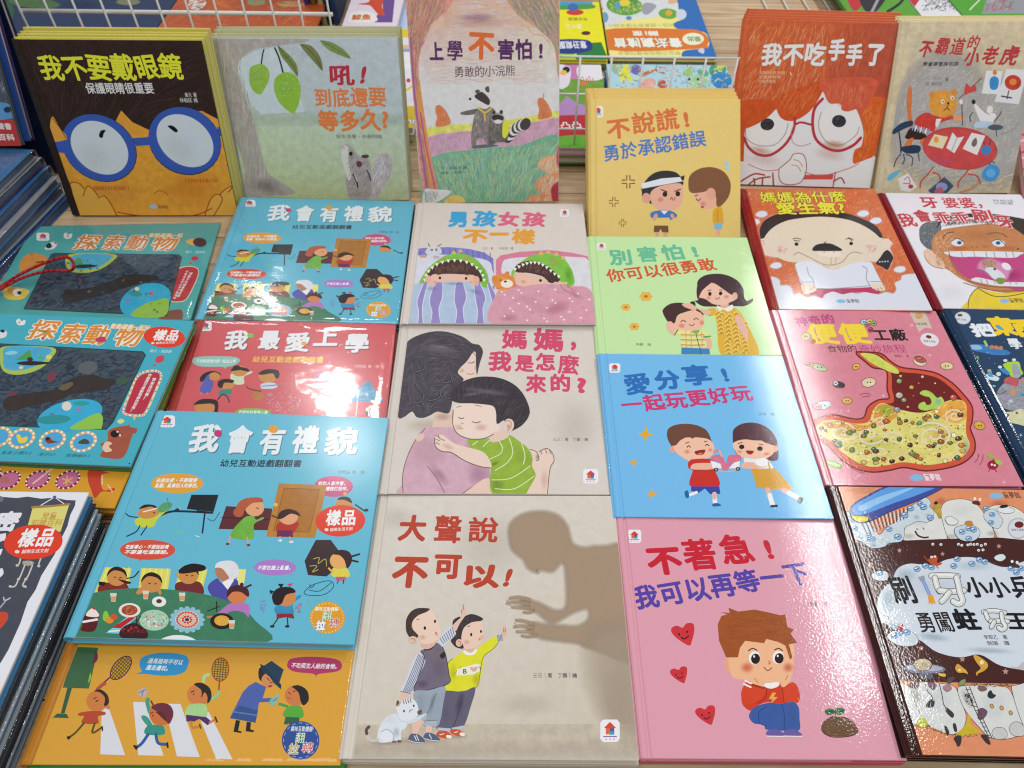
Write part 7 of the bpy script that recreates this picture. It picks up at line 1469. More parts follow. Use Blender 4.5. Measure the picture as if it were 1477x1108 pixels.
a.F([(222, 420), (215, 370), (260, 300), (380, 262), (560, 262), (760, 268), (900, 310), (1000, 370), (1030, 430), (1095, 460), (1080, 500), (1100, 560), (1065, 640), (1000, 600), (960, 590), (300, 560), (200, 480)], '#e4d0c4', 12, .9)
a.P([(218, 430), (212, 370), (255, 305), (370, 262), (540, 255), (760, 262), (900, 305), (990, 355), (1030, 425), (1000, 430), (240, 440)], '#2f2a2e', True, .1)
a.P([(240, 435), (290, 370), (380, 320), (500, 298), (640, 290), (800, 310), (920, 360), (1010, 430), (1040, 500), (1010, 560), (900, 590), (760, 640), (700, 650), (620, 635), (560, 600), (400, 588), (300, 540), (250, 480)], '#d8cab6', True, .05)
a.E(235, 468, 34, 34, '#dccab8'); a.E(1055, 468, 30, 34, '#dccab8'); a.L([(212, 455), (235, 450), (240, 475)], 3, '#b89a84'); a.P([(1042, 520), (1070, 515), (1100, 560), (1085, 600), (1062, 642), (1020, 620), (985, 600), (1010, 565)], '#2f2a2e', True)
for k in range(4): a.E(1010 + k * 18, 590 - k * 1, 6, 6, '#a8b4b8', n=8)
a.L([(432, 438), (455, 432), (485, 440)], 3, '#3a3032'); a.L([(440, 448), (478, 452)], 3, '#3a3032'); a.L([(785, 440), (810, 432), (835, 445)], 3, '#3a3032'); a.L([(800, 428), (825, 450)], 3, '#3a3032')
a.E(456, 472, 13, 12, '#26262a'); a.E(820, 468, 13, 12, '#26262a')
a.S([(325, 490), (385, 480), (395, 530), (335, 540)], ['#cf8a90', '#dca4a4'], 60, 40, 4, 50, 3); a.S([(915, 480), (985, 472), (990, 520), (930, 530)], ['#cf8a90', '#dca4a4'], 60, 40, 4, 50, 3)
a.P([(563, 515), (575, 485), (620, 468), (680, 468), (730, 488), (762, 514), (700, 518), (620, 518)], '#2a2628', True); a.L([(640, 466), (652, 455)], 3, '#3a3032'); a.P([(600, 525), (650, 522), (730, 522), (750, 540), (720, 560), (640, 552), (605, 545)], '#e3d2c4', True); a.E(640, 528, 4, 4, '#3a3032'); a.E(705, 524, 4, 4, '#3a3032')
a.L([(438, 545), (465, 528), (500, 540), (560, 570), (620, 600), (690, 612), (760, 590), (800, 545), (840, 525), (890, 535)], 4, '#a08670'); a.L([(690, 560), (685, 600), (700, 610)], 3, '#b89a84'); a.L([(720, 560), (716, 600)], 3, '#b89a84'); a.L([(620, 600), (690, 640), (770, 630)], 3, '#c0a48c')
a.P([(445, 610), (500, 585), (560, 590), (640, 625), (720, 640), (800, 610), (900, 590), (960, 600), (1000, 680), (1030, 740), (1000, 752), (950, 740), (930, 760), (580, 768), (560, 740), (490, 735), (465, 680)], '#d3d7e3', True)
a.P([(490, 740), (555, 740), (590, 770), (570, 790), (520, 805), (500, 790)], '#dccab8', True); a.P([(950, 740), (1025, 735), (1050, 770), (1030, 785), (990, 780), (960, 765)], '#dccab8', True)
a.L([(445, 612), (470, 690), (500, 740), (510, 795)], 4, '#b0967f'); a.L([(525, 625), (540, 680), (560, 700), (580, 760)], 3, '#8a8a98'); a.L([(895, 620), (925, 640), (920, 700), (945, 750)], 3, '#8a8a98'); a.L([(500, 725), (560, 725)], 3, '#9a9aa8'); a.L([(945, 722), (1020, 722)], 3, '#9a9aa8'); a.L([(960, 600), (1000, 680), (1050, 775)], 4, '#b0967f'); a.L([(580, 765), (700, 768), (940, 750)], 3, '#9a9aa8')
for p in ([(545, 780), (550, 765)], [(560, 775), (570, 760)], [(975, 770), (985, 785)], [(995, 768), (1005, 782)], [(1015, 762), (1028, 775)]): a.L(p, 3, '#c0756c')
a.T('媽媽為什麼', 222, 196, 800, 190, 68, '#dcd63c', .018, .06, out='#3c3018', ow=.035); a.T('愛生氣?', 330, 274, 800, 268, 76, '#dcd63c', .028, .06, out='#3c3018', ow=.035)
a.logo_cloud(752, 852, 62, 26, 878, '#4c4a54')

# ---------------- the stomach book
a = A['F2']; a.frame(1100, 430, .2618)
a.S([(45, 70), (955, 70), (1440, 1035), (345, 1030)], ['#c8748a', '#d48a98', '#c87a88'], 400, 60, 6, 30, 40, False, seed=33)
a.T('神奇的', 190, 158, 408, 136, 50, '#b03c78', .03, .08)
a.T('便便', 262, 252, 612, 250, 108, '#e8ce38', .04, .04); a.T('工廠', 618, 236, 808, 234, 62, '#26201e', .03, .03); a.T('食物的', 362, 300, 528, 298, 38, '#26201e', .0, .06); a.T('奇妙旅程', 536, 302, 800, 300, 42, '#b03c78', .0, .05); a.T('李昭乙　著', 730, 328, 810, 328, 15, '#4a2430')
a.P([(805, 70), (892, 70), (935, 170), (895, 162), (862, 188)], '#c8b8a8', False); a.E(860, 98, 22, 16, '#c89a64', 0, .5); a.T('好書推薦', 838, 150, 910, 150, 14, '#6a5a50')
a.E(920, 230, 52, 36, '#dcd4dc', 15); a.E(915, 214, 16, 9, '#6a2c28', 15); a.T('健康又專業', 888, 242, 955, 248, 12, '#5a4a54')
rim = '#8e2c28'
sto = [(520, 305), (560, 302), (650, 310), (700, 350), (760, 385), (870, 400), (960, 420), (1040, 470), (1100, 530), (1150, 600), (1150, 680), (1140, 720), (1165, 790), (1160, 850), (1110, 900), (1030, 930), (900, 948), (780, 930), (700, 945), (600, 955), (500, 930), (420, 870), (350, 800), (285, 765), (245, 745), (265, 690), (320, 660), (400, 650), (500, 670), (560, 660), (585, 600), (640, 565), (700, 555), (690, 500), (685, 400), (610, 380), (565, 345)]
q = smooth_closed(sto, 5); a.L(q + [q[0]], 17, '#6e201e', False); a.P(sto, '#c9543c', True, .2)
inn = [(545, 310), (640, 312), (700, 370), (750, 405), (870, 418), (960, 440), (1030, 488), (1085, 545), (1122, 610), (1122, 690), (1120, 740), (1140, 800), (1130, 840), (1090, 880), (1010, 905), (900, 920), (780, 905), (690, 920), (600, 930), (520, 905), (440, 850), (370, 785), (300, 745), (290, 720), (330, 682), (400, 672), (510, 692), (585, 680), (610, 615), (655, 585), (722, 572), (712, 500), (705, 410), (640, 375), (580, 345)]
a.P(inn, '#6a1f1c', True, .25)
food = [(660, 578), (740, 610), (850, 632), (930, 620), (1000, 575), (1060, 560), (1115, 575), (1124, 640), (1120, 740), (1140, 800), (1130, 840), (1090, 880), (1010, 905), (900, 920), (780, 905), (690, 920), (600, 930), (520, 905), (440, 850), (370, 785), (300, 745), (290, 720), (330, 682), (400, 672), (510, 692), (585, 680), (610, 615)]
a.P(food, '#d6cc74', True, .3)
a.P([(330, 690), (430, 678), (540, 700), (600, 690), (620, 620), (660, 585), (760, 620), (700, 680), (560, 730), (400, 720)], '#d8953c', True, .4); a.P([(930, 625), (1000, 580), (1060, 565), (1112, 580), (1120, 660), (1060, 690), (980, 660)], '#dba044', True, .4); a.G(680, 620, 70, 50, '#8cc44a', .8, 20); a.G(880, 690, 120, 40, '#a8c84c', .7); a.G(620, 800, 140, 50, '#b8cc60', .6); a.G(1120, 820, 30, 80, '#8c9cc8', .5); a.G(450, 740, 90, 40, '#d8a048', .6); a.G(980, 760, 90, 60, '#d8a44c', .6); a.G(760, 860, 200, 40, '#e2dca0', .6)
a.P([(540, 305), (620, 312), (680, 350), (740, 390), (750, 415), (715, 412), (640, 380), (580, 345)], '#c4cc5c', True, .4)
a.P([(865, 525), (890, 508), (930, 520), (960, 550), (985, 545), (1000, 580), (960, 605), (900, 620), (862, 610), (862, 585), (890, 572), (905, 590), (930, 580), (920, 548), (890, 540)], '#a8c858', True, .3); a.G(965, 570, 24, 26, '#8cc4c8', .8)
a.S(food, ['#f0eab0', '#e0c060', '#c8d070', '#d89a40', '#eef0c8', '#b8b840'], 400, 34, 5, lambda x, y: 30 * math.sin(x * .02) + 20, 20, True, seed=34)
R = random.Random(44)
cc_ = ['#8a5a24', '#c07c34', '#5c7a34', '#c8a850', '#5a3a20', '#3e6a4c', '#a86a3c', '#dcd8a0', '#b0582c', '#6c8a3c', '#e8e4d0', '#4a3020']
def bits(n, x0, x1, y0, y1, rmin, rmax, seed):
    R2 = random.Random(seed)
    qq = smooth_closed(food, 4); k = 0
    while k < n:
        x, y = R2.uniform(x0, x1), R2.uniform(y0, y1); c = False
        for i in range(len(qq)):
            (xa, ya), (xb, yb) = qq[i - 1], qq[i]
            if (ya > y) != (yb > y) and x < (xb - xa) * (y - ya) / (yb - ya) + xa: c = not c
        k += 1
        if not c: continue
        r = R2.uniform(rmin, rmax); co = R2.choice(cc_)
        pts = [(x + r * math.cos(t) * R2.uniform(.7, 1.25), y + r * .8 * math.sin(t) * R2.uniform(.7, 1.2)) for t in [i * math.pi / 3 for i in range(6)]]
        if r > 9: a.P([(p[0] + (p[0] - x) * .2, p[1] + (p[1] - y) * .2) for p in pts], '#4a3418')
        a.P(pts, co, r > 7)
        if r > 9: a.E(x - r * .25, y - r * .3, r * .22, r * .18, '#efe2b4', n=6)
bits(190, 300, 1140, 600, 925, 3, 7, 5)
def swirl(cx, cy, r, w, turns=1.9, st=0.0, d=1):
    pts = []
    for i in range(34):
        u = i / 33; t = st + d * u * turns * 2 * math.pi; rr = r * (1 - .88 * u); pts.append((cx + rr * math.cos(t), cy + rr * .72 * math.sin(t)))
    a.L(pts, w, '#ecd0b8', True, 0, .85); a.L(pts, w * .4, '#f4e6d4', True, 0, .8)
for s_ in ((440, 745, 82, 9, 1.7, -2.0), (590, 755, 76, 9, 1.3, .6), (725, 775, 60, 8, 1.4, 2.5), (940, 760, 106, 11, 1.9, -2.4), (1060, 650, 54, 8, 1.6, 2.8), (648, 852, 52, 7, 1.5, 1.0), (650, 690, 44, 7, 1.5, 3.5)): swirl(*s_)
a.L([(1010, 660), (1030, 720), (1075, 790), (1070, 850), (990, 895)], 8, '#ecd0b8', True, 0, .8)
bits(70, 320, 1140, 620, 920, 9, 17, 6)
for x, y, r, c in ((760, 430, 8, '#c8a850'), (752, 458, 14, '#8aa070'), (820, 492, 12, '#c89a3c'), (752, 536, 19, '#b8a8a0'), (778, 562, 13, '#8a9a78'), (880, 434, 8, '#c8b8b0'), (950, 470, 5, '#d8c8b0'), (1000, 520, 4, '#b86a50'), (740, 615, 16, '#8894b0'), (800, 600, 7, '#c8a080'), (860, 470, 5, '#c06a50'), (830, 540, 5, '#a85040'), (1050, 548, 18, '#c8504a')): a.E(x, y, r * 1.15, r, '#3a1614'); a.E(x, y, r, r * .85, c, n=14); a.E(x - r * .3, y - r * .3, r * .25, r * .2, '#f0e8d8', n=6)
for x, y, rx, ry, r, c in ((312, 382, 46, 16, 18, '#a8b484'), (255, 366, 26, 7, 10, '#b89a5c'), (515, 378, 20, 15, -30, '#dfae3c'), (420, 478, 32, 16, 10, '#2c2828'), (402, 470, 12, 12, 0, '#dcdce0'), (585, 465, 38, 24, -10, '#d8c8a0'), (465, 567, 26, 16, 0, '#d8b04c'), (330, 592, 46, 22, -12, '#c8d0dc'), (300, 600, 24, 14, 20, '#d88a94'), (866, 348, 36, 24, 20, '#d8ccb0'), (868, 340, 30, 14, 15, '#b8544a'), (1014, 374, 34, 20, 5, '#d6c48c'), (1195, 702, 30, 22, 15, '#d0a03c'), (238, 212, 24, 20, 0, '#c8b884'), (278, 240, 12, 10, 0, '#cf8a3c'), (560, 132, 20, 14, 0, '#a8c4d8'), (590, 128, 16, 12, 0, '#d8c858'), (612, 140, 14, 12, 0, '#8cb85c'), (576, 148, 14, 10, 0, '#c06aa8'), (595, 175, 12, 12, 0, '#b03c4c')):
    a.E(x, y, rx + 3, ry + 3, '#5a3038', r); a.E(x, y, rx, ry, c, r, .4); a.E(x - rx * .2, y, 4, 4, '#2a1a1a', n=8); a.E(x + rx * .25, y, 4, 4, '#2a1a1a', n=8); a.G(x - rx * .2, y - ry * .4, rx * .5, ry * .4, '#f4f0e4', .6, r)
a.P([(295, 882), (310, 875), (360, 890), (420, 905), (440, 925), (425, 940), (360, 925), (310, 905)], '#6a9a34', True, .3); a.L([(315, 890), (370, 908), (425, 926)], 10, '#a8cc5c'); a.P([(295, 870), (315, 868), (322, 882), (300, 888)], '#2f6a34')
a.E(1268, 920, 30, 26, '#9c2030', 0, .3); a.E(1262, 918, 6, 6, '#f0e8e0'); a.E(1278, 922, 6, 6, '#f0e8e0'); a.L([(1268, 898), (1272, 880), (1262, 868)], 5, '#7a2c24'); a.E(1255, 872, 24, 10, '#8cb444', 25); a.E(1300, 906, 22, 11, '#9cc04c', 30); a.L([(1250, 945), (1245, 955)], 4, '#7a1c28'); a.L([(1280, 945), (1288, 958)], 4, '#7a1c28')
for p in ([(1190, 860), (1185, 885), (1170, 905)], [(1215, 865), (1210, 895), (1195, 920)], [(535, 535), (560, 525), (590, 530)], [(550, 545), (590, 540)], [(480, 935), (520, 955), (560, 965)]): a.L(p, 3, '#9a4a58')
for x, y in ((665, 538), (472, 622), (528, 978), (822, 150), (1330, 1015), (920, 315), (820, 990)): spark(a, x, y, 15, '#e0aab4')
a.logo_cloud(848, 990, 72, 38, 990, '#f0e6ea')

# ---------------- brushing-teeth book
def tooth(pts, f='#d3d4d0'):
    a.L(smooth_closed(pts, 5) + [smooth_closed(pts, 5)[0]], 7, '#2a2426', False); a.P(pts, f, True, .1)
a = A['F3']; a.frame(1190, 690, .1943)
a.clip = (-.1081 + .0105, .1077, -.1332, .1332)
a.P([(10, 60), (1600, 60), (1700, 420), (1300, 440), (190, 470), (80, 250)], '#d68a62', False, .2); a.G(350, 90, 240, 40, '#dca07c', .6); a.G(860, 170, 60, 40, '#b8583c', .5); a.G(1290, 190, 90, 40, '#b8583c', .5)
a.P([(70, 250), (190, 270), (190, 480), (170, 520), (120, 420)], '#cfcdc8', False)
for t_ in ([(590, 460), (585, 400), (640, 300), (740, 240), (830, 240), (880, 330), (905, 430), (880, 458), (740, 465)], [(870, 300), (862, 230), (890, 180), (960, 158), (1060, 162), (1140, 210), (1200, 300), (1250, 390), (1250, 440), (1180, 460), (960, 455), (905, 420)], [(1215, 260), (1225, 215), (1290, 200), (1400, 215), (1500, 290), (1600, 480), (1400, 480), (1310, 470), (1262, 400)]): tooth(t_)
a.G(700, 320, 90, 60, '#e2e4e2', .7); a.G(1020, 240, 120, 70, '#e4e6e4', .7); a.G(1240, 410, 60, 30, '#a8a8a4', .6); a.G(620, 430, 60, 30, '#b0b0ac', .6); a.G(940, 430, 60, 26, '#b4b4ae', .6)
a.P([(180, 480), (600, 462), (905, 450), (1290, 440), (1700, 480), (2000, 1600), (450, 1600)], '#44221f', False)
def foam(pts, c='#bfcdd6'):
    s_ = smooth_closed(pts, 5); a.L(s_ + [s_[0]], 6, '#26303a', False); a.P(pts, c, True, .15)
foam([(110, 300), (150, 255), (240, 260), (330, 330), (400, 420), (460, 360), (520, 330), (560, 280), (620, 220), (700, 170), (750, 145), (785, 180), (775, 210), (805, 240), (800, 290), (760, 325), (690, 320), (640, 340), (590, 370), (585, 430), (560, 470), (480, 480), (430, 510), (340, 515), (270, 470), (200, 450), (180, 420), (190, 390), (130, 370)])
for x, y, r in ((180, 300, 50), (240, 420, 50), (330, 470, 60), (450, 460, 50), (520, 400, 50), (650, 260, 60), (740, 250, 50), (720, 190, 40)): a.G(x, y, r, r * .7, '#e6ecee', .8); a.G(x + r * .5, y + r * .5, r * .6, r * .4, '#8aa4b4', .5)
for k in range(26):
    x = 250 + k * 14.5; a.L([(x, 320 - k * 4), (x + 50 - k * 2.2, 420 - k * 5)], 4, '#2c3036' if k % 2 else '#e0e2e4', False)
tb = [(185, 240), (210, 195), (280, 150), (500, 55), (900, 40), (860, 80), (700, 160), (500, 240), (330, 320), (260, 330), (215, 310), (192, 280)]
a.L(smooth_closed(tb, 4) + [tb[0]], 7, '#1c2440', False); a.P(tb, '#3c4a98', True); a.P([(195, 240), (220, 195), (300, 150), (510, 58), (850, 45), (700, 120), (500, 190), (330, 255), (240, 275)], '#5a96d8', True, .15); a.P([(250, 215), (400, 140), (560, 90), (680, 60), (560, 120), (400, 190), (280, 245)], '#8cbce6', True); a.P([(190, 270), (215, 280), (320, 290), (318, 315), (265, 328), (215, 308)], '#dccb3c', True); a.L([(318, 290), (322, 318)], 4, '#1c2440')
def bubb(x, y, r=22): a.E(x, y, r + 3, r * .8 + 3, '#2c3c58'); a.E(x, y, r, r * .8, '#84b0dc'); a.E(x - r * .3, y - r * .2, r * .35, r * .3, '#dceaf4'); a.L([(x - r * .6, y + r * .2), (x + r * .5, y - r * .2)], 2, '#2c3c58', False)
for x, y, r in ((222, 372, 22), (325, 425, 20), (350, 450, 22), (475, 378, 22), (540, 435, 26), (590, 275, 24), (635, 225, 22), (705, 190, 20), (730, 215, 24), (782, 295, 22), (330, 455, 16)): bubb(x, y, r)
a.L([(670, 395), (690, 425), (730, 440), (765, 438)], 12, '#3a2426'); a.L([(680, 375), (690, 380)], 4, '#3a2a2c'); a.L([(725, 368), (735, 380)], 4, '#3a2a2c')
foam([(892, 300), (920, 284), (950, 295), (985, 320), (965, 345), (920, 345), (900, 325)], '#d4d8da'); foam([(960, 400), (975, 365), (1040, 350), (1100, 355), (1145, 390), (1135, 440), (1080, 470), (1000, 455)], '#c0ccd4')
for x, y in ((1015, 400), (1065, 375), (1100, 385), (1065, 450)): bubb(x, y, 22)
a.P([(1038, 345), (1045, 320), (1085, 320), (1098, 350), (1075, 362)], '#b87c3c'); a.E(1055, 295, 12, 10, '#d4d0c8'); a.E(1088, 305, 10, 9, '#d4d0c8')
foam([(1180, 290), (1190, 250), (1250, 230), (1300, 280), (1318, 320), (1290, 370), (1240, 360), (1200, 320)], '#c0ccd4'); [bubb(x, y, 20) for x, y in ((1240, 270), (1195, 225), (1232, 330))]
foam([(1280, 225), (1330, 210), (1390, 225), (1400, 250), (1340, 262), (1285, 245)], '#d4d8da'); a.P([(1300, 205), (1350, 196), (1352, 215), (1305, 222)], '#201c20')
a.P([(1095, 190), (1100, 170), (1140, 170), (1150, 200)], '#5c2c20'); a.E(1112, 152, 10, 12, '#e0e0dc'); a.E(1150, 158, 10, 12, '#e0e0dc'); a.P([(800, 230), (820, 195), (855, 200), (865, 290), (845, 295), (825, 260)], '#b0963c', True, .5); a.E(822, 185, 14, 12, '#2a1c18')
a.E(1432, 372, 78, 78, '#aab0bc'); a.E(1432, 372, 68, 68, '#ccd0d8'); a.E(1440, 345, 34, 24, '#6a201c'); a.T('健康又專業', 1385, 392, 1480, 392, 16, '#4a4a50')
for x, y in ((800, 490), (860, 492), (990, 490), (1015, 498), (1060, 495), (1080, 490), (1105, 492), (1130, 490), (1160, 500), (1190, 490), (1140, 535), (1172, 532)): a.E(x, y, 11, 10, '#e4e2e0', n=10); a.E(x + 2, y + 1, 4, 4, '#1c1618', n=8)
for x, y, s_ in ((552, 536, 20), (872, 562, 18), (332, 640, 20), (1290, 505, 20)):
    qq = [(x + (s_ if i % 2 == 0 else s_ * .45) * math.sin(i * math.pi / 5), y - (s_ if i % 2 == 0 else s_ * .45) * math.cos(i * math.pi / 5)) for i in range(10)]; a.P(qq, '#b98a84', False)
# big cloud
cloud = [(505, 740), (540, 670), (620, 635), (720, 640), (820, 640), (900, 605), (1040, 585), (1160, 600), (1250, 640), (1350, 660), (1600, 640), (2000, 1100), (1900, 1500), (1500, 1430), (1300, 1390), (1150, 1310), (1000, 1330), (830, 1290), (700, 1200), (560, 1150), (430, 1060), (385, 960), (400, 880), (450, 800), (500, 775)]
a.L(smooth_closed(cloud, 4), 6, '#2c2428', False); a.P(cloud, '#c9d1dc', True); a.G(600, 720, 110, 70, '#a8c4cc', .7); a.G(470, 900, 80, 110, '#a8c8cc', .7); a.G(1100, 650, 200, 50, '#b8ced4', .6); a.G(800, 800, 300, 120, '#d8dce6', .6)
foam([(345, 720), (380, 700), (440, 690), (470, 720), (455, 755), (400, 760), (360, 745)], '#c4d0d6'); bubb(405, 705, 22); foam([(1255, 590), (1280, 570), (1320, 565), (1340, 590), (1310, 615), (1275, 610)], '#ccd6da')
for x, y in ((683, 675), (745, 650), (790, 662), (955, 652), (980, 600), (1090, 635), (1145, 605), (1185, 620), (1420, 700), (1380, 670), (1455, 670)): bubb(x, y, 23)
a.P([(770, 600), (800, 575), (835, 590), (830, 625), (870, 630), (840, 650), (790, 640), (765, 615)], '#b4502c', True, .3); a.L([(735, 580), (760, 610), (780, 620)], 6, '#b4502c'); a.L([(815, 640), (840, 668)], 7, '#b4502c'); a.E(790, 585, 10, 8, '#e4e0dc'); a.E(815, 582, 10, 8, '#e4e0dc'); a.P([(1385, 660), (1400, 640), (1430, 640), (1445, 665)], '#3a3438'); a.E(1388, 618, 11, 11, '#e0e0dc'); a.E(1425, 625, 11, 11, '#e0e0dc')
a.T('刷', 540, 935, 700, 925, 195, '#17161a', .028, .02, gap=1.15)
a.L([(720, 745), (745, 800), (775, 865)], 24, '#3a4a80'); a.L([(720, 745), (745, 800), (775, 865)], 18, '#86a4dc'); a.P([(690, 735), (735, 722), (742, 758), (708, 768)], '#8a98a8', False); a.P([(762, 865), (800, 868), (822, 935), (800, 925), (795, 945), (782, 925), (770, 938)], '#dc9a2c', False, .2)
def fat(pts, w=46):
    a.L(pts, w + 8, '#3c3c40'); a.L(pts, w, '#cdd0cc'); a.L([(x - 4, y - 5) for x, y in pts], w * .35, '#e2e4e2')
for pts in ([(790, 725), (900, 722), (985, 730)], [(815, 740), (830, 800), (850, 840)], [(850, 835), (920, 842), (990, 838), (1030, 835)], [(975, 740), (990, 800), (1000, 850), (1020, 910), (990, 935), (950, 915)], [(920, 850), (890, 890), (865, 915)]): fat(pts, 40)
a.T('小小', 1070, 885, 1400, 885, 140, '#1e1d22', .03, .02); a.T('兵', 1410, 890, 1570, 890, 150, '#1e1d22', .03, .02)
a.logo_cloud(1270, 130, 96, 46, 1462, '#4a2c28')
a.frame(1190, 880, .2057)
a.T('勇闖', 672, 160, 925, 150, 135, '#241c1c', .015, .05); a.T('蛀', 930, 145, 1110, 140, 140, '#17161a', .04, .02); a.T('王', 1290, 140, 1470, 140, 115, '#17161a', .035, .02)
for pts in ([(1110, 15), (1180, 5), (1260, 20)], [(1125, 20), (1140, 60), (1160, 80)], [(1160, 80), (1240, 78), (1280, 82)], [(1235, 25), (1245, 80), (1265, 120), (1240, 140), (1215, 125)], [(1185, 85), (1165, 120)]): fat(pts, 28)
a.T('李昭乙　著', 1118, 206, 1285, 206, 28, '#26201e', .01); a.T('倪瑞　譯', 1138, 248, 1300, 248, 28, '#26201e', .01)
a.G(760, 190, 150, 40, '#8fb0ba', .6, 8); a.G(1150, 285, 220, 30, '#9ab4bc', .6, 3); a.G(500, 120, 90, 40, '#98b8c0', .6, 20)
foam([(335, 70), (350, 30), (330, 0), (380, 10), (400, 35), (440, 50), (435, 85), (390, 90), (350, 85)], '#ccd6da'); foam([(440, 200), (450, 165), (520, 140), (600, 150), (650, 200), (640, 240), (570, 255), (500, 240)], '#c4d0d6'); [bubb(x, y, 24) for x, y in ((485, 182), (520, 160), (572, 158))]; a.P([(505, 150), (510, 100), (525, 120), (545, 95), (540, 150)], '#a03c44', True)
for x, y, s_ in ((672, 270, 22), (962, 346, 22), (1265, 432, 24), (440, 378, 18)):
    qq = [(x + (s_ if i % 2 == 0 else s_ * .45) * math.sin(i * math.pi / 5), y - (s_ if i % 2 == 0 else s_ * .45) * math.cos(i * math.pi / 5)) for i in range(10)]; a.P(qq, '#b98a84', False)
a.E(706, 462, 50, 22, '#5c5a68'); a.E(698, 412, 146, 34, '#7a7c94', 2, .3); a.E(698, 408, 130, 22, '#a8aabc', 2); a.E(684, 384, 68, 46, '#2c2824'); a.E(684, 384, 62, 41, '#c8b898', 0, .2); a.S([(635, 370), (735, 370), (735, 415), (640, 415)], ['#4a4038', '#e0d4c0', '#8a7a68'], 90, 12, 6, 0, 90)
for pts in ([(1040, 320), (1060, 318), (1100, 340), (1135, 370), (1140, 400), (1110, 430), (1075, 445), (1065, 462), (1058, 440), (1090, 410), (1070, 380), (1050, 350)], [(915, 395), (930, 378), (960, 400), (990, 425), (1000, 450), (975, 440), (935, 440), (915, 420)]): a.L(smooth_closed(pts, 4), 5, '#2c2018', False); a.P(pts, '#cc9c3c', True, .25)
a.E(1098, 368, 14, 15, '#e8d8b0'); a.E(942, 422, 10, 8, '#e8d8b0'); a.P([(790, 445), (815, 445), (845, 450), (840, 468), (805, 462)], '#d8b438'); a.P([(1300, 395), (1350, 400), (1380, 370), (1400, 370), (1400, 415), (1330, 412)], '#b8b4b4', True)
# lower teeth
a.P([(440, 475), (560, 500), (1400, 520), (1800, 540), (1900, 1200), (560, 1200)], '#d58a64', False, .15)
for t_ in ([(440, 480), (520, 510), (590, 545), (640, 650), (690, 760), (660, 800), (600, 820), (548, 800), (500, 680)], [(600, 520), (700, 508), (830, 520), (910, 545), (950, 640), (985, 740), (970, 820), (900, 870), (800, 850), (720, 800), (660, 710), (620, 610)], [(930, 560), (960, 535), (1060, 530), (1200, 530), (1290, 560), (1340, 680), (1380, 800), (1370, 870), (1260, 905), (1150, 890), (1080, 820), (1010, 740), (960, 660)], [(1310, 560), (1340, 530), (1500, 530), (1600, 850), (1440, 880), (1370, 760)]): tooth(t_, '#cfd1cf')
a.G(800, 640, 110, 110, '#dde2e6', .8); a.G(1180, 680, 120, 120, '#dde2e6', .8); a.G(640, 600, 40, 90, '#a8a898', .7, -20); a.G(990, 620, 30, 90, '#a4a494', .7, -25); a.G(540, 600, 40, 80, '#dde2e6', .7, -15)
for p in ([(700, 520), (720, 570), (750, 610), (755, 640)], [(800, 520), (820, 600), (830, 660), (850, 690)]): a.L(p, 4, '#2a2628')
for q_, c in (([(740, 630), (765, 640), (755, 680), (715, 680), (710, 668)], '#3c383c'), ([(845, 685), (870, 700), (900, 730), (890, 755), (850, 715)], '#3c3236'), ([(1140, 590), (1160, 565), (1175, 590), (1195, 600), (1170, 620), (1145, 612)], '#2a3038'), ([(590, 520), (640, 505), (660, 520), (640, 550), (600, 540)], '#6a5458'), ([(720, 515), (745, 505), (780, 530), (760, 558), (735, 545)], '#7a5c68'), ([(825, 540), (870, 530), (885, 555), (850, 572)], '#a07c84'), ([(1070, 540), (1120, 540), (1130, 560), (1090, 570)], '#7c5c5c'), ([(850, 490), (880, 470), (905, 470), (890, 505), (860, 515)], '#4c4448'), ([(935, 515), (960, 490), (985, 490), (975, 525), (945, 530)], '#7c8a5c'), ([(1070, 710), (1100, 690), (1135, 715), (1110, 760), (1075, 765)], '#6c4c5c')): a.L(smooth_closed(q_, 3), 4, '#1e1a1c', False); a.P(q_, c, True, .3)
for x, y in ((1168, 675), (1237, 688), (1300, 722)): a.E(x, y, 14, 18, '#5a3c20', -30); a.E(x, y, 10, 14, '#c89c48', -30)
for k in range(12): a.L([(985 + k * 13, 560 + k * 29), (1012 + k * 13, 560 + k * 29)], 4, '#4a4444', False)
a.L([(985, 540), (1050, 700), (1150, 900)], 4, '#4a4444', False); a.L([(1012, 540), (1075, 700), (1170, 900)], 4, '#4a4444', False); a.S([(975, 590), (1020, 590), (1040, 680), (1000, 680)], ['#1e1c20'], 40, 24, 8, 60, 60)
a.P([(920, 870), (980, 810), (1000, 740), (1020, 745), (1020, 800), (1080, 850), (1060, 870), (1000, 880), (930, 890)], '#c4ac2c', True, .4); a.S([(560, 800), (700, 800), (900, 870), (1080, 860), (1060, 885), (880, 890), (700, 830), (560, 835)], ['#8a6a24', '#c49a34', '#4c6a2c', '#2c2420', '#b8542c'], 200, 14, 7, 0, 90)
for q_ in ([(900, 900), (930, 880), (955, 890), (950, 940), (930, 960), (915, 930)], [(835, 820), (850, 815), (870, 860), (855, 880)], [(895, 800), (915, 800), (925, 850), (905, 850)], [(1090, 880), (1130, 880), (1160, 940), (1130, 935)]): a.P(q_, '#3a3034', True)
a.P([(640, 790), (660, 760), (690, 755), (715, 790), (700, 820), (660, 815)], '#b8c048', True, .4)
foam([(1170, 870), (1190, 830), (1250, 830), (1275, 870), (1260, 900), (1200, 905)], '#c0c0bc'); foam([(1290, 830), (1320, 790), (1360, 790), (1400, 830), (1390, 880), (1320, 880)], '#c0c0bc')
a.S([(1020, 512), (1280, 520), (1280, 545), (1020, 535)], ['#6a5c2c', '#a87c34', '#3c4a28', '#8a3c28'], 110, 12, 7, 0, 90)

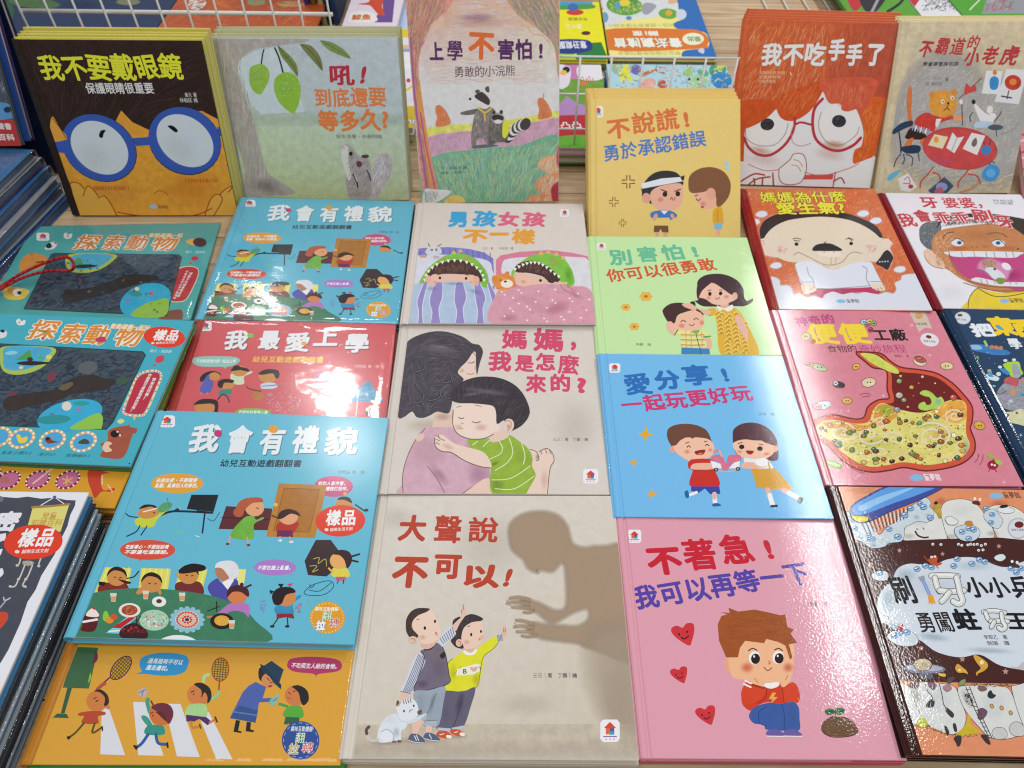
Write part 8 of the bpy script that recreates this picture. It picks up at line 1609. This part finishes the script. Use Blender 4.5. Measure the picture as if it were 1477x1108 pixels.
# ---------------- huge open mouth (white)
a = A['G1']; a.frame(1260, 260, .1805)
hh = [(365, 420), (375, 370), (420, 335), (520, 330), (640, 300), (820, 290), (980, 310), (1100, 350), (1230, 430), (1500, 560), (1500, 1000), (1000, 900), (820, 850), (650, 780), (560, 710), (500, 640), (440, 560), (380, 520)]
a.P([(365, 430), (372, 375), (420, 338), (520, 330), (540, 400), (480, 470), (475, 560), (420, 540), (375, 490)], '#5c646c', True, .5)
a.S([(368, 400), (430, 340), (530, 335), (520, 420), (475, 480), (470, 555), (400, 520)], ['#8a9298', '#3c4448', '#a8aeb4', '#2c3236'], 420, 16, 3, 60, 50, seed=41)
a.P([(470, 560), (470, 470), (540, 400), (700, 370), (900, 350), (1080, 370), (1250, 450), (1500, 600), (1500, 900), (1200, 905), (1000, 895), (850, 855), (700, 790), (600, 720), (560, 700), (500, 640)], '#b97c4e', True, .3)
a.S([(480, 470), (620, 400), (640, 560), (620, 640), (700, 740), (850, 830), (700, 790), (580, 700), (490, 600)], ['#dcb894', '#a86a44', '#cf9a74', '#e0c0a4'], 420, 26, 3, 55, 25, seed=42)
a.G(680, 545, 120, 30, '#cc6a3c', .6); a.G(1060, 545, 120, 30, '#cc6a3c', .6); a.G(850, 440, 200, 50, '#c88a58', .6)
a.P([(500, 390), (560, 330), (700, 300), (850, 300), (1000, 320), (1100, 370), (1260, 480), (1500, 640), (1500, 400), (1100, 290), (800, 265), (560, 300)], '#3a3028', True, .4)
a.S([(510, 380), (620, 300), (850, 300), (1000, 330), (1200, 440), (1000, 370), (800, 350), (620, 370)], ['#5a4a38', '#2a2420', '#7a6448', '#1f1c1a'], 500, 44, 3.5, lambda x, y: 70 - (x - 800) * .06, 14, False, seed=43)
a.L([(555, 460), (585, 425), (640, 415)], 5, '#3a2a20'); a.L([(910, 430), (970, 420), (1030, 430), (1065, 455)], 3, '#6a4a34')
a.E(405, 0, 1, 1, '#ffffff') if False else None
a.E(670, 498, 50, 30, '#d3d8e0', 8); a.E(685, 500, 19, 15, '#4c6488'); a.E(688, 502, 8, 7, '#1c2430'); a.E(1000, 504, 54, 28, '#d3d8e0', 10); a.E(995, 502, 20, 15, '#4c6488'); a.E(996, 503, 8, 7, '#1c2430'); a.L([(620, 490), (670, 466), (722, 496)], 3, '#5a4434'); a.L([(945, 490), (1000, 474), (1055, 520)], 3, '#5a4434')
for x in (785, 822, 880, 905): a.L([(x, 528), (x + 6, 536)], 4, '#7a4a30')
a.L([(1148, 552), (1156, 548)], 10, '#2a2220')
a.P([(405, 600), (400, 570), (440, 550), (500, 600), (560, 660), (560, 705), (480, 690), (425, 650)], '#dcb8a0', True, .3); a.L([(405, 600), (430, 650), (480, 690), (555, 708)], 3, '#a07c64'); a.S([(500, 600), (550, 650), (550, 690), (500, 670)], ['#8c6a4c', '#6a4c38'], 40, 20, 3, 60, 50)
a.P([(598, 572), (800, 575), (1000, 575), (1160, 575), (1300, 580), (1300, 900), (1040, 850), (880, 815), (760, 790), (680, 730), (630, 650)], '#b8447c', True, .1); a.G(700, 690, 60, 50, '#cf6a98', .6); a.G(1100, 760, 120, 60, '#a43468', .6)
a.P([(598, 570), (1160, 574), (1165, 600), (1120, 620), (960, 618), (800, 612), (700, 615), (620, 605)], '#d3d8de', True); [a.L([(x, 574), (x + 12, 616)], 3, '#8a8c90') for x in (700, 800, 895, 960, 1055, 1110)]
a.P([(780, 800), (820, 778), (900, 790), (1000, 812), (1100, 815), (1300, 820), (1300, 850), (1000, 845), (880, 825)], '#d3d8de', True); [a.L([(x, 790 + (x - 820) * .06), (x + 14, 830)], 3, '#8a8c90') for x in (855, 900, 960, 1080, 1130)]
a.L([(600, 572), (640, 690), (720, 780), (840, 830), (1000, 855), (1200, 860)], 5, '#8c5a44'); a.L([(720, 820), (850, 860), (1000, 885), (1200, 880)], 3, '#8c5a44')
a.F([(850, 650), (930, 625), (1000, 650), (1060, 670), (1110, 710), (1090, 740), (1060, 800), (980, 800), (900, 740), (830, 710)], '#d88ab4', 24, .9)
a.E(925, 672, 60, 38, '#b08a74', 12, .5); a.S([(870, 650), (970, 650), (980, 700), (880, 700)], ['#8a6a58', '#c8a894', '#5c463c'], 90, 18, 4, 20, 50); a.P([(890, 715), (930, 695), (1000, 720), (1050, 770), (1020, 800), (960, 790), (920, 750)], '#ccd4d8', True, .2); a.E(1060, 690, 40, 26, '#d8dce0', 30); a.P([(975, 800), (1000, 780), (1050, 790), (1040, 825), (1000, 830)], '#7c8a3c', True); a.E(968, 712, 12, 8, '#5c2c34'); a.L([(835, 715), (880, 730)], 8, '#5a6a5c')
a.P([(755, 1040), (760, 960), (790, 900), (830, 865), (900, 880), (1000, 900), (1100, 900), (1500, 880), (1500, 1040)], '#dcc338', True, .15); a.L([(755, 1030), (760, 960), (790, 900), (830, 865), (850, 875), (950, 925), (1060, 930), (1200, 905)], 3, '#5a4a20'); a.G(830, 950, 50, 60, '#e6d66a', .6)
a.G(620, 900, 160, 90, '#e2e4ec', .5)
a.logo_cloud(1045, 965, 76, 34, 1210, '#5a4a30')
rw = '#b8424c'
a.T('牙', 395, 222, 545, 222, 85, rw, .03, .08, out='#ecd8dc', ow=.03); a.T('婆婆，', 575, 222, 970, 222, 80, rw, .02, .06, out='#ecd8dc', ow=.03)
a.T('我', 220, 375, 370, 365, 100, rw, .03, .1, out='#ecd8dc', ow=.04); a.T('會', 355, 335, 490, 330, 90, rw, .03, .06, out='#ecd8dc', ow=.04); a.T('乖乖', 500, 345, 800, 345, 86, rw, .025, .06, out='#ecd8dc', ow=.04); a.T('刷', 805, 330, 990, 340, 96, rw, .03, .06, out='#ecd8dc', ow=.04); a.T('牙', 1005, 380, 1150, 384, 96, rw, .04, .06, out='#ecd8dc', ow=.04)
a.T('林柏廷', 955, 172, 1130, 176, 18, '#6a6a78'); a.T('文圖著', 960, 194, 1125, 196, 18, '#6a6a78')

# ---------------- rockets and a grey planet (navy)
a = A['G2']; a.frame(1380, 440, .14435)
R = random.Random(9)
a.E(60, 130, 80, 62, '#bcc4cc', 12); a.E(60, 130, 70, 54, '#ccd2d8', 12); a.E(32, 102, 26, 14, '#6a4a40'); a.T('健康又專業', -10, 150, 100, 160, 18, '#5a626a')
a.T('把', 180, 320, 420, 310, 120, '#dce2e8', .055, .06); a.T('東', 385, 305, 640, 300, 170, '#e6c62c', .06, .06); a.T('西', 620, 320, 850, 310, 160, '#e6c62c', .06, .05); a.T('學', 548, 440, 680, 435, 96, '#dce2e8', .03, .06)
a.P([(385, 205), (420, 200), (450, 225), (475, 245), (440, 250), (400, 230)], '#5a9ac4')
a.P([(100, 420), (150, 395), (250, 395), (400, 430), (500, 455), (535, 480), (500, 500), (380, 500), (280, 480), (150, 450)], '#3a78b8', True, .4); a.P([(105, 420), (150, 400), (230, 405), (250, 440), (170, 445)], '#8ab4d4', True); a.L([(280, 365), (300, 405)], 24, '#a0c46a'); [a.E(350 + k * 45, 420 + k * 5, 22, 20, '#c07a4c', 0, .3) for k in range(3)]
a.E(205, 530, 16, 22, '#6aa45c'); a.E(155, 555, 14, 10, '#a8c4d0')
for x, y in ((485, 555), (572, 548), (432, 620)): a.E(x, y, 20, 14, '#d4dade')
a.P([(465, 590), (610, 565), (640, 640), (660, 690), (560, 725), (500, 650)], '#a8cc3c', True, .25); a.P([(550, 600), (610, 600), (640, 700), (590, 740), (560, 680)], '#98a0a8', True, .3); a.P([(430, 640), (480, 635), (530, 680), (510, 700), (460, 675)], '#3a84bc')
a.P([(270, 700), (320, 690), (370, 700), (425, 730), (400, 760), (330, 745), (280, 725)], '#c4d8de', True); a.P([(310, 660), (350, 660), (355, 700), (375, 715), (320, 715)], '#4c96c8'); a.E(325, 655, 20, 14, '#c89a6c'); a.E(418, 690, 24, 20, '#d0d8dc')
a.E(600, 900, 210, 165, '#1c2c40', -8); a.E(600, 900, 204, 158, '#8d929c', -8, .4)
a.S([(410, 850), (560, 760), (800, 780), (800, 1000), (600, 1050), (440, 980)], ['#6c7280', '#b4b8c0', '#5c5468', '#a08c9c', '#c8ccd0', '#7c6a5c'], 260, 24, 6, 0, 90, seed=52)
a.P([(470, 760), (500, 725), (560, 720), (620, 760), (600, 815), (540, 800), (480, 780)], '#b8545c', True, .3); a.E(560, 870, 24, 40, '#c48a5c', 0, .3); a.L([(400, 880), (440, 890), (490, 860)], 6, '#6a3c4c'); a.E(500, 920, 26, 22, '#9c8cb0'); a.E(540, 960, 22, 18, '#b8bcc4'); a.E(660, 900, 24, 14, '#3a84bc'); a.E(660, 745, 22, 20, '#c87c6c')
a.P([(480, 1110), (500, 1070), (560, 1065), (620, 1040), (680, 1060), (700, 1200), (600, 1190), (500, 1160)], '#c8c8a0', True, .4); a.E(510, 1100, 14, 12, '#5c4a3c'); a.E(600, 1080, 14, 12, '#7c5a3c')
a.P([(290, 850), (310, 815), (345, 840), (370, 860), (345, 870), (320, 862)], '#cc8a5c', True); a.E(345, 858, 14, 10, '#b8a4c8'); a.E(372, 810, 16, 10, '#8cb4a4'); a.L([(430, 985), (470, 1030)], 12, '#6a98a4')
for x, y in ((155, 560), (400, 1000), (440, 1050), (480, 1250), (560, 1380), (640, 1300)): spark(a, x, y, 22, '#9cb8cc')
for k in range(70): a.E(R.uniform(150, 900), R.uniform(60, 1900), R.uniform(2, 5), None, R.choice(['#c8d4dc', '#8aa0b4', '#dce4e8']), n=6)
for x, y in ((540, 1250), (620, 1400), (520, 1480), (680, 1520)): a.E(x, y, 22, 16, '#c4ccd2', 0, .3)

# ---------------- what shows of the books across the table
a = A['N1']; a.frame(800, 0, .2099)
a.P([(0, 560), (500, 560), (500, 720), (0, 700)], '#6d9a3c', True, .5) ; a.P([(150, 480), (180, 445), (260, 440), (335, 455), (350, 500), (320, 545), (240, 555), (170, 540)], '#e0dce2'); a.T('小小', 170, 530, 260, 525, 50, '#c05a64', .02, flip=True)
a.P([(30, 440), (70, 450), (110, 470), (105, 560), (80, 600), (30, 600)], '#dcd4e0', True); a.E(80, 480, 26, 22, '#2c2830'); a.E(60, 500, 24, 18, '#e0b44c'); a.E(200, 575, 30, 14, '#cf7a34')
a.frame(790, 130, .1535)
a.P([(80, 10), (400, 10), (400, 60), (80, 70)], '#6a9c3c', False, .5); a.P([(150, 90), (180, 60), (260, 110), (360, 160), (360, 250), (100, 250), (120, 140)], '#b088bc', True, .1); a.P([(60, 240), (380, 232), (380, 470), (60, 460)], '#b8303a', False); a.T('凸凸', 125, 370, 330, 360, 70, '#e8e0e0', .03); a.P([(60, 450), (380, 430), (380, 560), (60, 560)], '#6ab23c', True, .4)
a = A['N2']; a.frame(800, 0, .2099)
for k, (x, y, rx, ry, c) in enumerate(((430, 470, 40, 40, '#8cb49c'), (480, 500, 30, 60, '#dcd83c'), (515, 540, 16, 30, '#dcd83c'), (560, 480, 40, 34, '#6c64a8'), (640, 500, 50, 12, '#c06a44'), (720, 490, 40, 12, '#b86a3c'), (640, 580, 60, 40, '#dca49c'), (740, 580, 36, 30, '#c0503c'), (760, 470, 60, 20, '#a8c8dc'), (920, 500, 30, 30, '#9cc46c'), (990, 560, 60, 50, '#9ccc9c'), (1020, 500, 40, 26, '#5caa8c'), (1120, 480, 60, 50, '#3c9a6c'), (1160, 560, 90, 60, '#2c84c4'), (1140, 460, 30, 16, '#d8cc4c'))): a.E(x, y, rx, ry, c, 20 if k % 2 else -20, .3)
a.S([(400, 440), (1220, 440), (1220, 610), (420, 610)], ['#dcd8cc', '#8ab4c4', '#c8a08c', '#5a8aa4', '#6ca46c', '#e8e4a4'], 200, 40, 10, 30, 60, False, seed=61)
for x in (925, 985): a.E(x, 545, 8, 10, '#26302c')
a = A['N3']; a.frame(800, 0, .2099)
a.P([(20, -40), (260, -40), (260, 40), (20, 45)], '#4c9ac8', False); a.P([(20, 40), (250, 30), (258, 60), (20, 66)], '#4a9a44', True); a.P([(20, 390), (150, 380), (170, 300), (320, 290), (370, 410), (20, 430)], '#2f7a3c', False); a.P([(-60, 410), (145, 410), (140, 370), (-60, 370)], '#a8c83c', False)
a.E(140, 85, 60, 20, '#c8402c'); a.E(125, 50, 36, 26, '#3c6ab0'); a.P([(-60, 290), (60, 270), (220, 275), (258, 310), (240, 350), (100, 372), (-60, 350)], '#263c84'); a.T('國旗任意', 20, 285, 215, 282, 50, '#dcdce4', .03, flip=True); a.E(215, 228, 32, 14, '#5c2c34'); a.T('認識世界', 90, 120, 225, 120, 22, '#8c8a2c', .02, flip=True); a.T('三十章', 70, 165, 185, 165, 34, '#ece8b8', .02, flip=True)
a = A['N4']; a.frame(800, 0, .2099)
a.P([(780, 20), (960, -30), (1120, 400), (900, 405), (890, 350), (1040, 330), (1060, 280), (1020, 220), (850, 200), (820, 160), (900, 120), (850, 60)], '#2f6cb4', True, .15)
a.P([(300, -40), (760, -40), (850, 60), (740, 110), (500, 140), (330, 180)], '#d4d8d8', True, .2); a.E(480, 40, 125, 66, '#5a9a3c', 5, .5); a.S([(380, 0), (600, 0), (590, 90), (400, 90)], ['#8cc04c', '#3c7a2c', '#dcd04c', '#6ab0a0'], 160, 26, 8, 30, 60); a.E(480, 20, 40, 24, '#e0cc3c'); a.E(435, 40, 16, 30, '#5a9cc0'); a.P([(620, 20), (700, 40), (640, 100), (600, 80)], '#9c9cac'); a.E(780, 95, 66, 36, '#6ca444', 5, .4); a.E(785, 90, 24, 20, '#d8a83c'); a.E(870, 100, 36, 36, '#c8d0e0'); a.E(345, 120, 24, 36, '#6a9cc0'); a.E(320, 60, 16, 14, '#d89a5c'); a.E(510, 125, 20, 14, '#5a8cb8'); a.P([(790, -10), (830, -20), (840, 20), (780, 25)], '#d8b08c')
a.P([(340, 205), (880, 200), (1000, 215), (1055, 260), (1050, 310), (1000, 335), (380, 345)], '#d9762c'); a.T('首創魔法書', 395, 262, 865, 262, 62, '#f0ecdc', .04, out='#6a3414', ow=.03, flip=True); a.T('第1輯', 525, 212, 710, 212, 34, '#f4e8d8', .03, flip=True)
a.E(952, 268, 74, 42, '#ece8c8'); a.T('出版', 905, 252, 1000, 252, 34, '#5a8a4c', .03, flip=True); a.T('有趣的數學遊戲在這裡', 430, 352, 860, 352, 26, '#a8a468', flip=True); a.T('小朋友動手做實驗一起玩', 360, 165, 820, 160, 24, '#a8a468', flip=True)
a.P([(985, 350), (1010, 330), (1030, 345), (1020, 370)], '#c4ccdc')
for key in ('N5', 'N6'):
    a = A[key]; a.frame(560, 130, .1535)
    a.P([(60, -200), (300, -200), (300, 110), (60, 110)], '#dcdce6', False); a.E(190, -90, 20, 20, '#c8405c'); a.L([(150, 10), (190, -10), (230, -40)], 22, '#dcc44c')
    a.P([(60, 150), (320, 150), (320, 390), (60, 390)], '#dcc02c', False); a.T('ns', 165, 320, 265, 320, 70, '#f0eef0', .04, out='#2a2a2c', ow=.03); a.P([(60, 390), (320, 385), (330, 480), (60, 480)], '#7c9a54', False)
a = A['N6']; a.frame(440, 0, .1354); a.part = 'cover_illustration'
a.P([(940, -40), (1060, -40), (1085, 300), (970, 300)], '#b8cce6', False); a.P([(970, 310), (1090, 310), (1100, 400), (980, 400)], '#e2c42c', False); a.P([(980, 402), (1100, 402), (1105, 480), (985, 480)], '#dcdce4', False); a.P([(985, 480), (1105, 480), (1105, 520), (985, 520)], '#dcb88c', False); a.P([(985, 520), (1110, 520), (1110, 590), (985, 590)], '#8ca0cc', False); a.P([(985, 592), (1120, 592), (1130, 750), (985, 750)], '#a4cc8c', False)
a = A['N8']; a.frame(0, 0, .2888)
a.E(170, 15, 130, 26, '#4a6a3c', 5, .4); a.E(640, 10, 60, 16, '#7a7c60'); a.E(20, 60, 50, 60, '#2c5a3c', 0, .3); a.G(400, 30, 120, 40, '#243a6a', .6)
a = A['N9']; a.frame(0, 0, .2888)
a.E(985, 15, 46, 34, '#dcdcd8', -20); a.P([(1060, 0), (1120, 10), (1150, 40), (1090, 30)], '#c86a2c'); a.E(1280, 10, 46, 18, '#8c9a6c', 0, .4); a.E(1450, 20, 70, 14, '#c8a06c'); a.S([(820, -10), (1560, -10), (1560, 130), (820, 130)], ['#8c3c1c', '#c8622c', '#d07c40'], 200, 60, 6, 20, 30, False, seed=71)
a = A['N10']; a.frame(440, 0, .1354)
a.P([(820, -60), (960, -60), (930, 240), (740, 240), (760, 170), (830, 100)], '#6c4c90', False); a.P([(570, 40), (680, 20), (690, -60), (850, -60), (820, 60), (850, 160), (790, 160), (740, 110), (690, 60), (600, 50)], '#cf4a28', True); a.P([(480, 150), (560, 120), (700, 130), (755, 170), (750, 230), (490, 240)], '#ece8e4'); a.T('鯨魚', 490, 215, 700, 212, 60, '#c45c34', .03, out='#e8dc9c', ow=.03); a.E(430, 20, 40, 30, '#7cae7c')
a = A['N11']; a.frame(1060, 0, .2823)
a.P([(570, -40), (680, -40), (640, 40), (600, 50)], '#b83034'); a.P([(640, -40), (780, -40), (720, 60), (660, 50)], '#2c2a30'); a.L([(780, 60), (840, 20), (870, -20)], 14, '#26242a'); a.L([(700, 60), (730, 0)], 14, '#9a9aa0')
a = A['N12']; a.frame(1060, 0, .2823)
a.P([(870, -40), (960, -40), (890, 60)], '#b83034'); a.S([(960, -10), (1180, -10), (1160, 60), (950, 60)], ['#2c2a30', '#8a8a90', '#1c1a20'], 120, 26, 4, 60, 50, False)
a = A['N13']; a.frame(1060, 0, .2823)
a.P([(1300, -40), (1480, -40), (1480, 70), (1260, 70)], '#8c9094', False); a.L([(1200, 50), (1250, 0)], 6, '#d8e0c8'); a.S([(1280, -10), (1440, -10), (1430, 60), (1260, 60)], ['#b83034', '#b4b8bc', '#5c6064'], 60, 30, 6, 60, 30, False)
a = A['N14']; a.frame(1430, 150, .1354)
for k in range(9): a.L([(180, 800 - k * 62), (420, 740 - k * 62)], 22, ['#e4c8cc', '#c4485c', '#d88a98'][k % 3], False)
a.P([(180, 900), (260, 820), (420, 800), (420, 960), (180, 960)], '#b0843c', True, .4)
# films on the left stack: blurred prints under the wrap
for k in range(6):
    a = A['H%d' % k]; a.o = (0, 0); a.sc = 1
    Rk = random.Random(80 + k)
    pal = ['#8fb4d4', '#2c5a94', '#b8c0c8', '#503c6c', '#7c98b4', '#c4b8a8', '#a03c4c', '#d8dce0']
    for j in range(14):
        u, v = Rk.uniform(-.1, .11), Rk.uniform(-.15, .15); w_ = Rk.uniform(.01, .045); h_ = Rk.uniform(.01, .05); t = Rk.uniform(0, 6)
        V = [(u + w_ * math.cos(i * .52), v + h_ * math.sin(i * .52)) for i in range(12)]
        a._put(V, [(0, i, i + 1) for i in range(1, 11)], lin(Rk.choice(pal)), .5)
a = A['J1']; a.frame(0, 0, .18)
a.P([(-400, 950), (112, 960), (150, 1100), (170, 1180), (-400, 1180)], '#c03a34', False); a.T('全套有聲書', -190, 1035, 100, 1040, 50, '#e8dcdc', .04); a.T('學習百科', -150, 1120, 125, 1128, 50, '#e8dcdc', .04); a.P([(-400, 800), (60, 830), (95, 950), (-400, 950)], '#5a9acc', True, .3); a.E(60, 880, 30, 24, '#24324a'); a.S([(-100, 400), (40, 500), (80, 830), (-100, 830)], ['#8a94a4', '#4a5464', '#a8b0bc'], 80, 60, 8, 70, 20, False)
# red cord lying over the farther search-and-find book
cv = MB(); z = .004
pts = [(-60, 445), (0, 414), (25, 398), (60, 381), (92, 371), (104, 376), (106, 386), (98, 391), (70, 391), (40, 398), (10, 412), (-60, 450)]
P3 = [at(x, y, z + .0035 * math.sin(i * .9) + .003) for i, (x, y) in enumerate(smooth_open(pts, 4))]
for p, q in zip(P3, P3[1:]): cv.tube(p, q, .0021, lin('#a8242c'), 8)
c0 = P3[0].copy(); cv.v = [(v[0] - c0.x, v[1] - c0.y, v[2] - c0.z) for v in cv.v]
o = cv.build('cord', LAM['satin'][0], None, True); o.location = c0; tag(o, 'red cord looped across the corner of the farther teal search-and-find book', 'cord')

# ------------------------------------------------------------------ print the artwork on to its books
for k, (root, art, th, lam) in BOOKS.items():
    if art: art.emit(root, th, lam)
for o in bpy.data.objects:
    if o.name.startswith('glyph_source'): bpy.data.objects.remove(o); break
bpy.data.curves.remove(_tcurve)
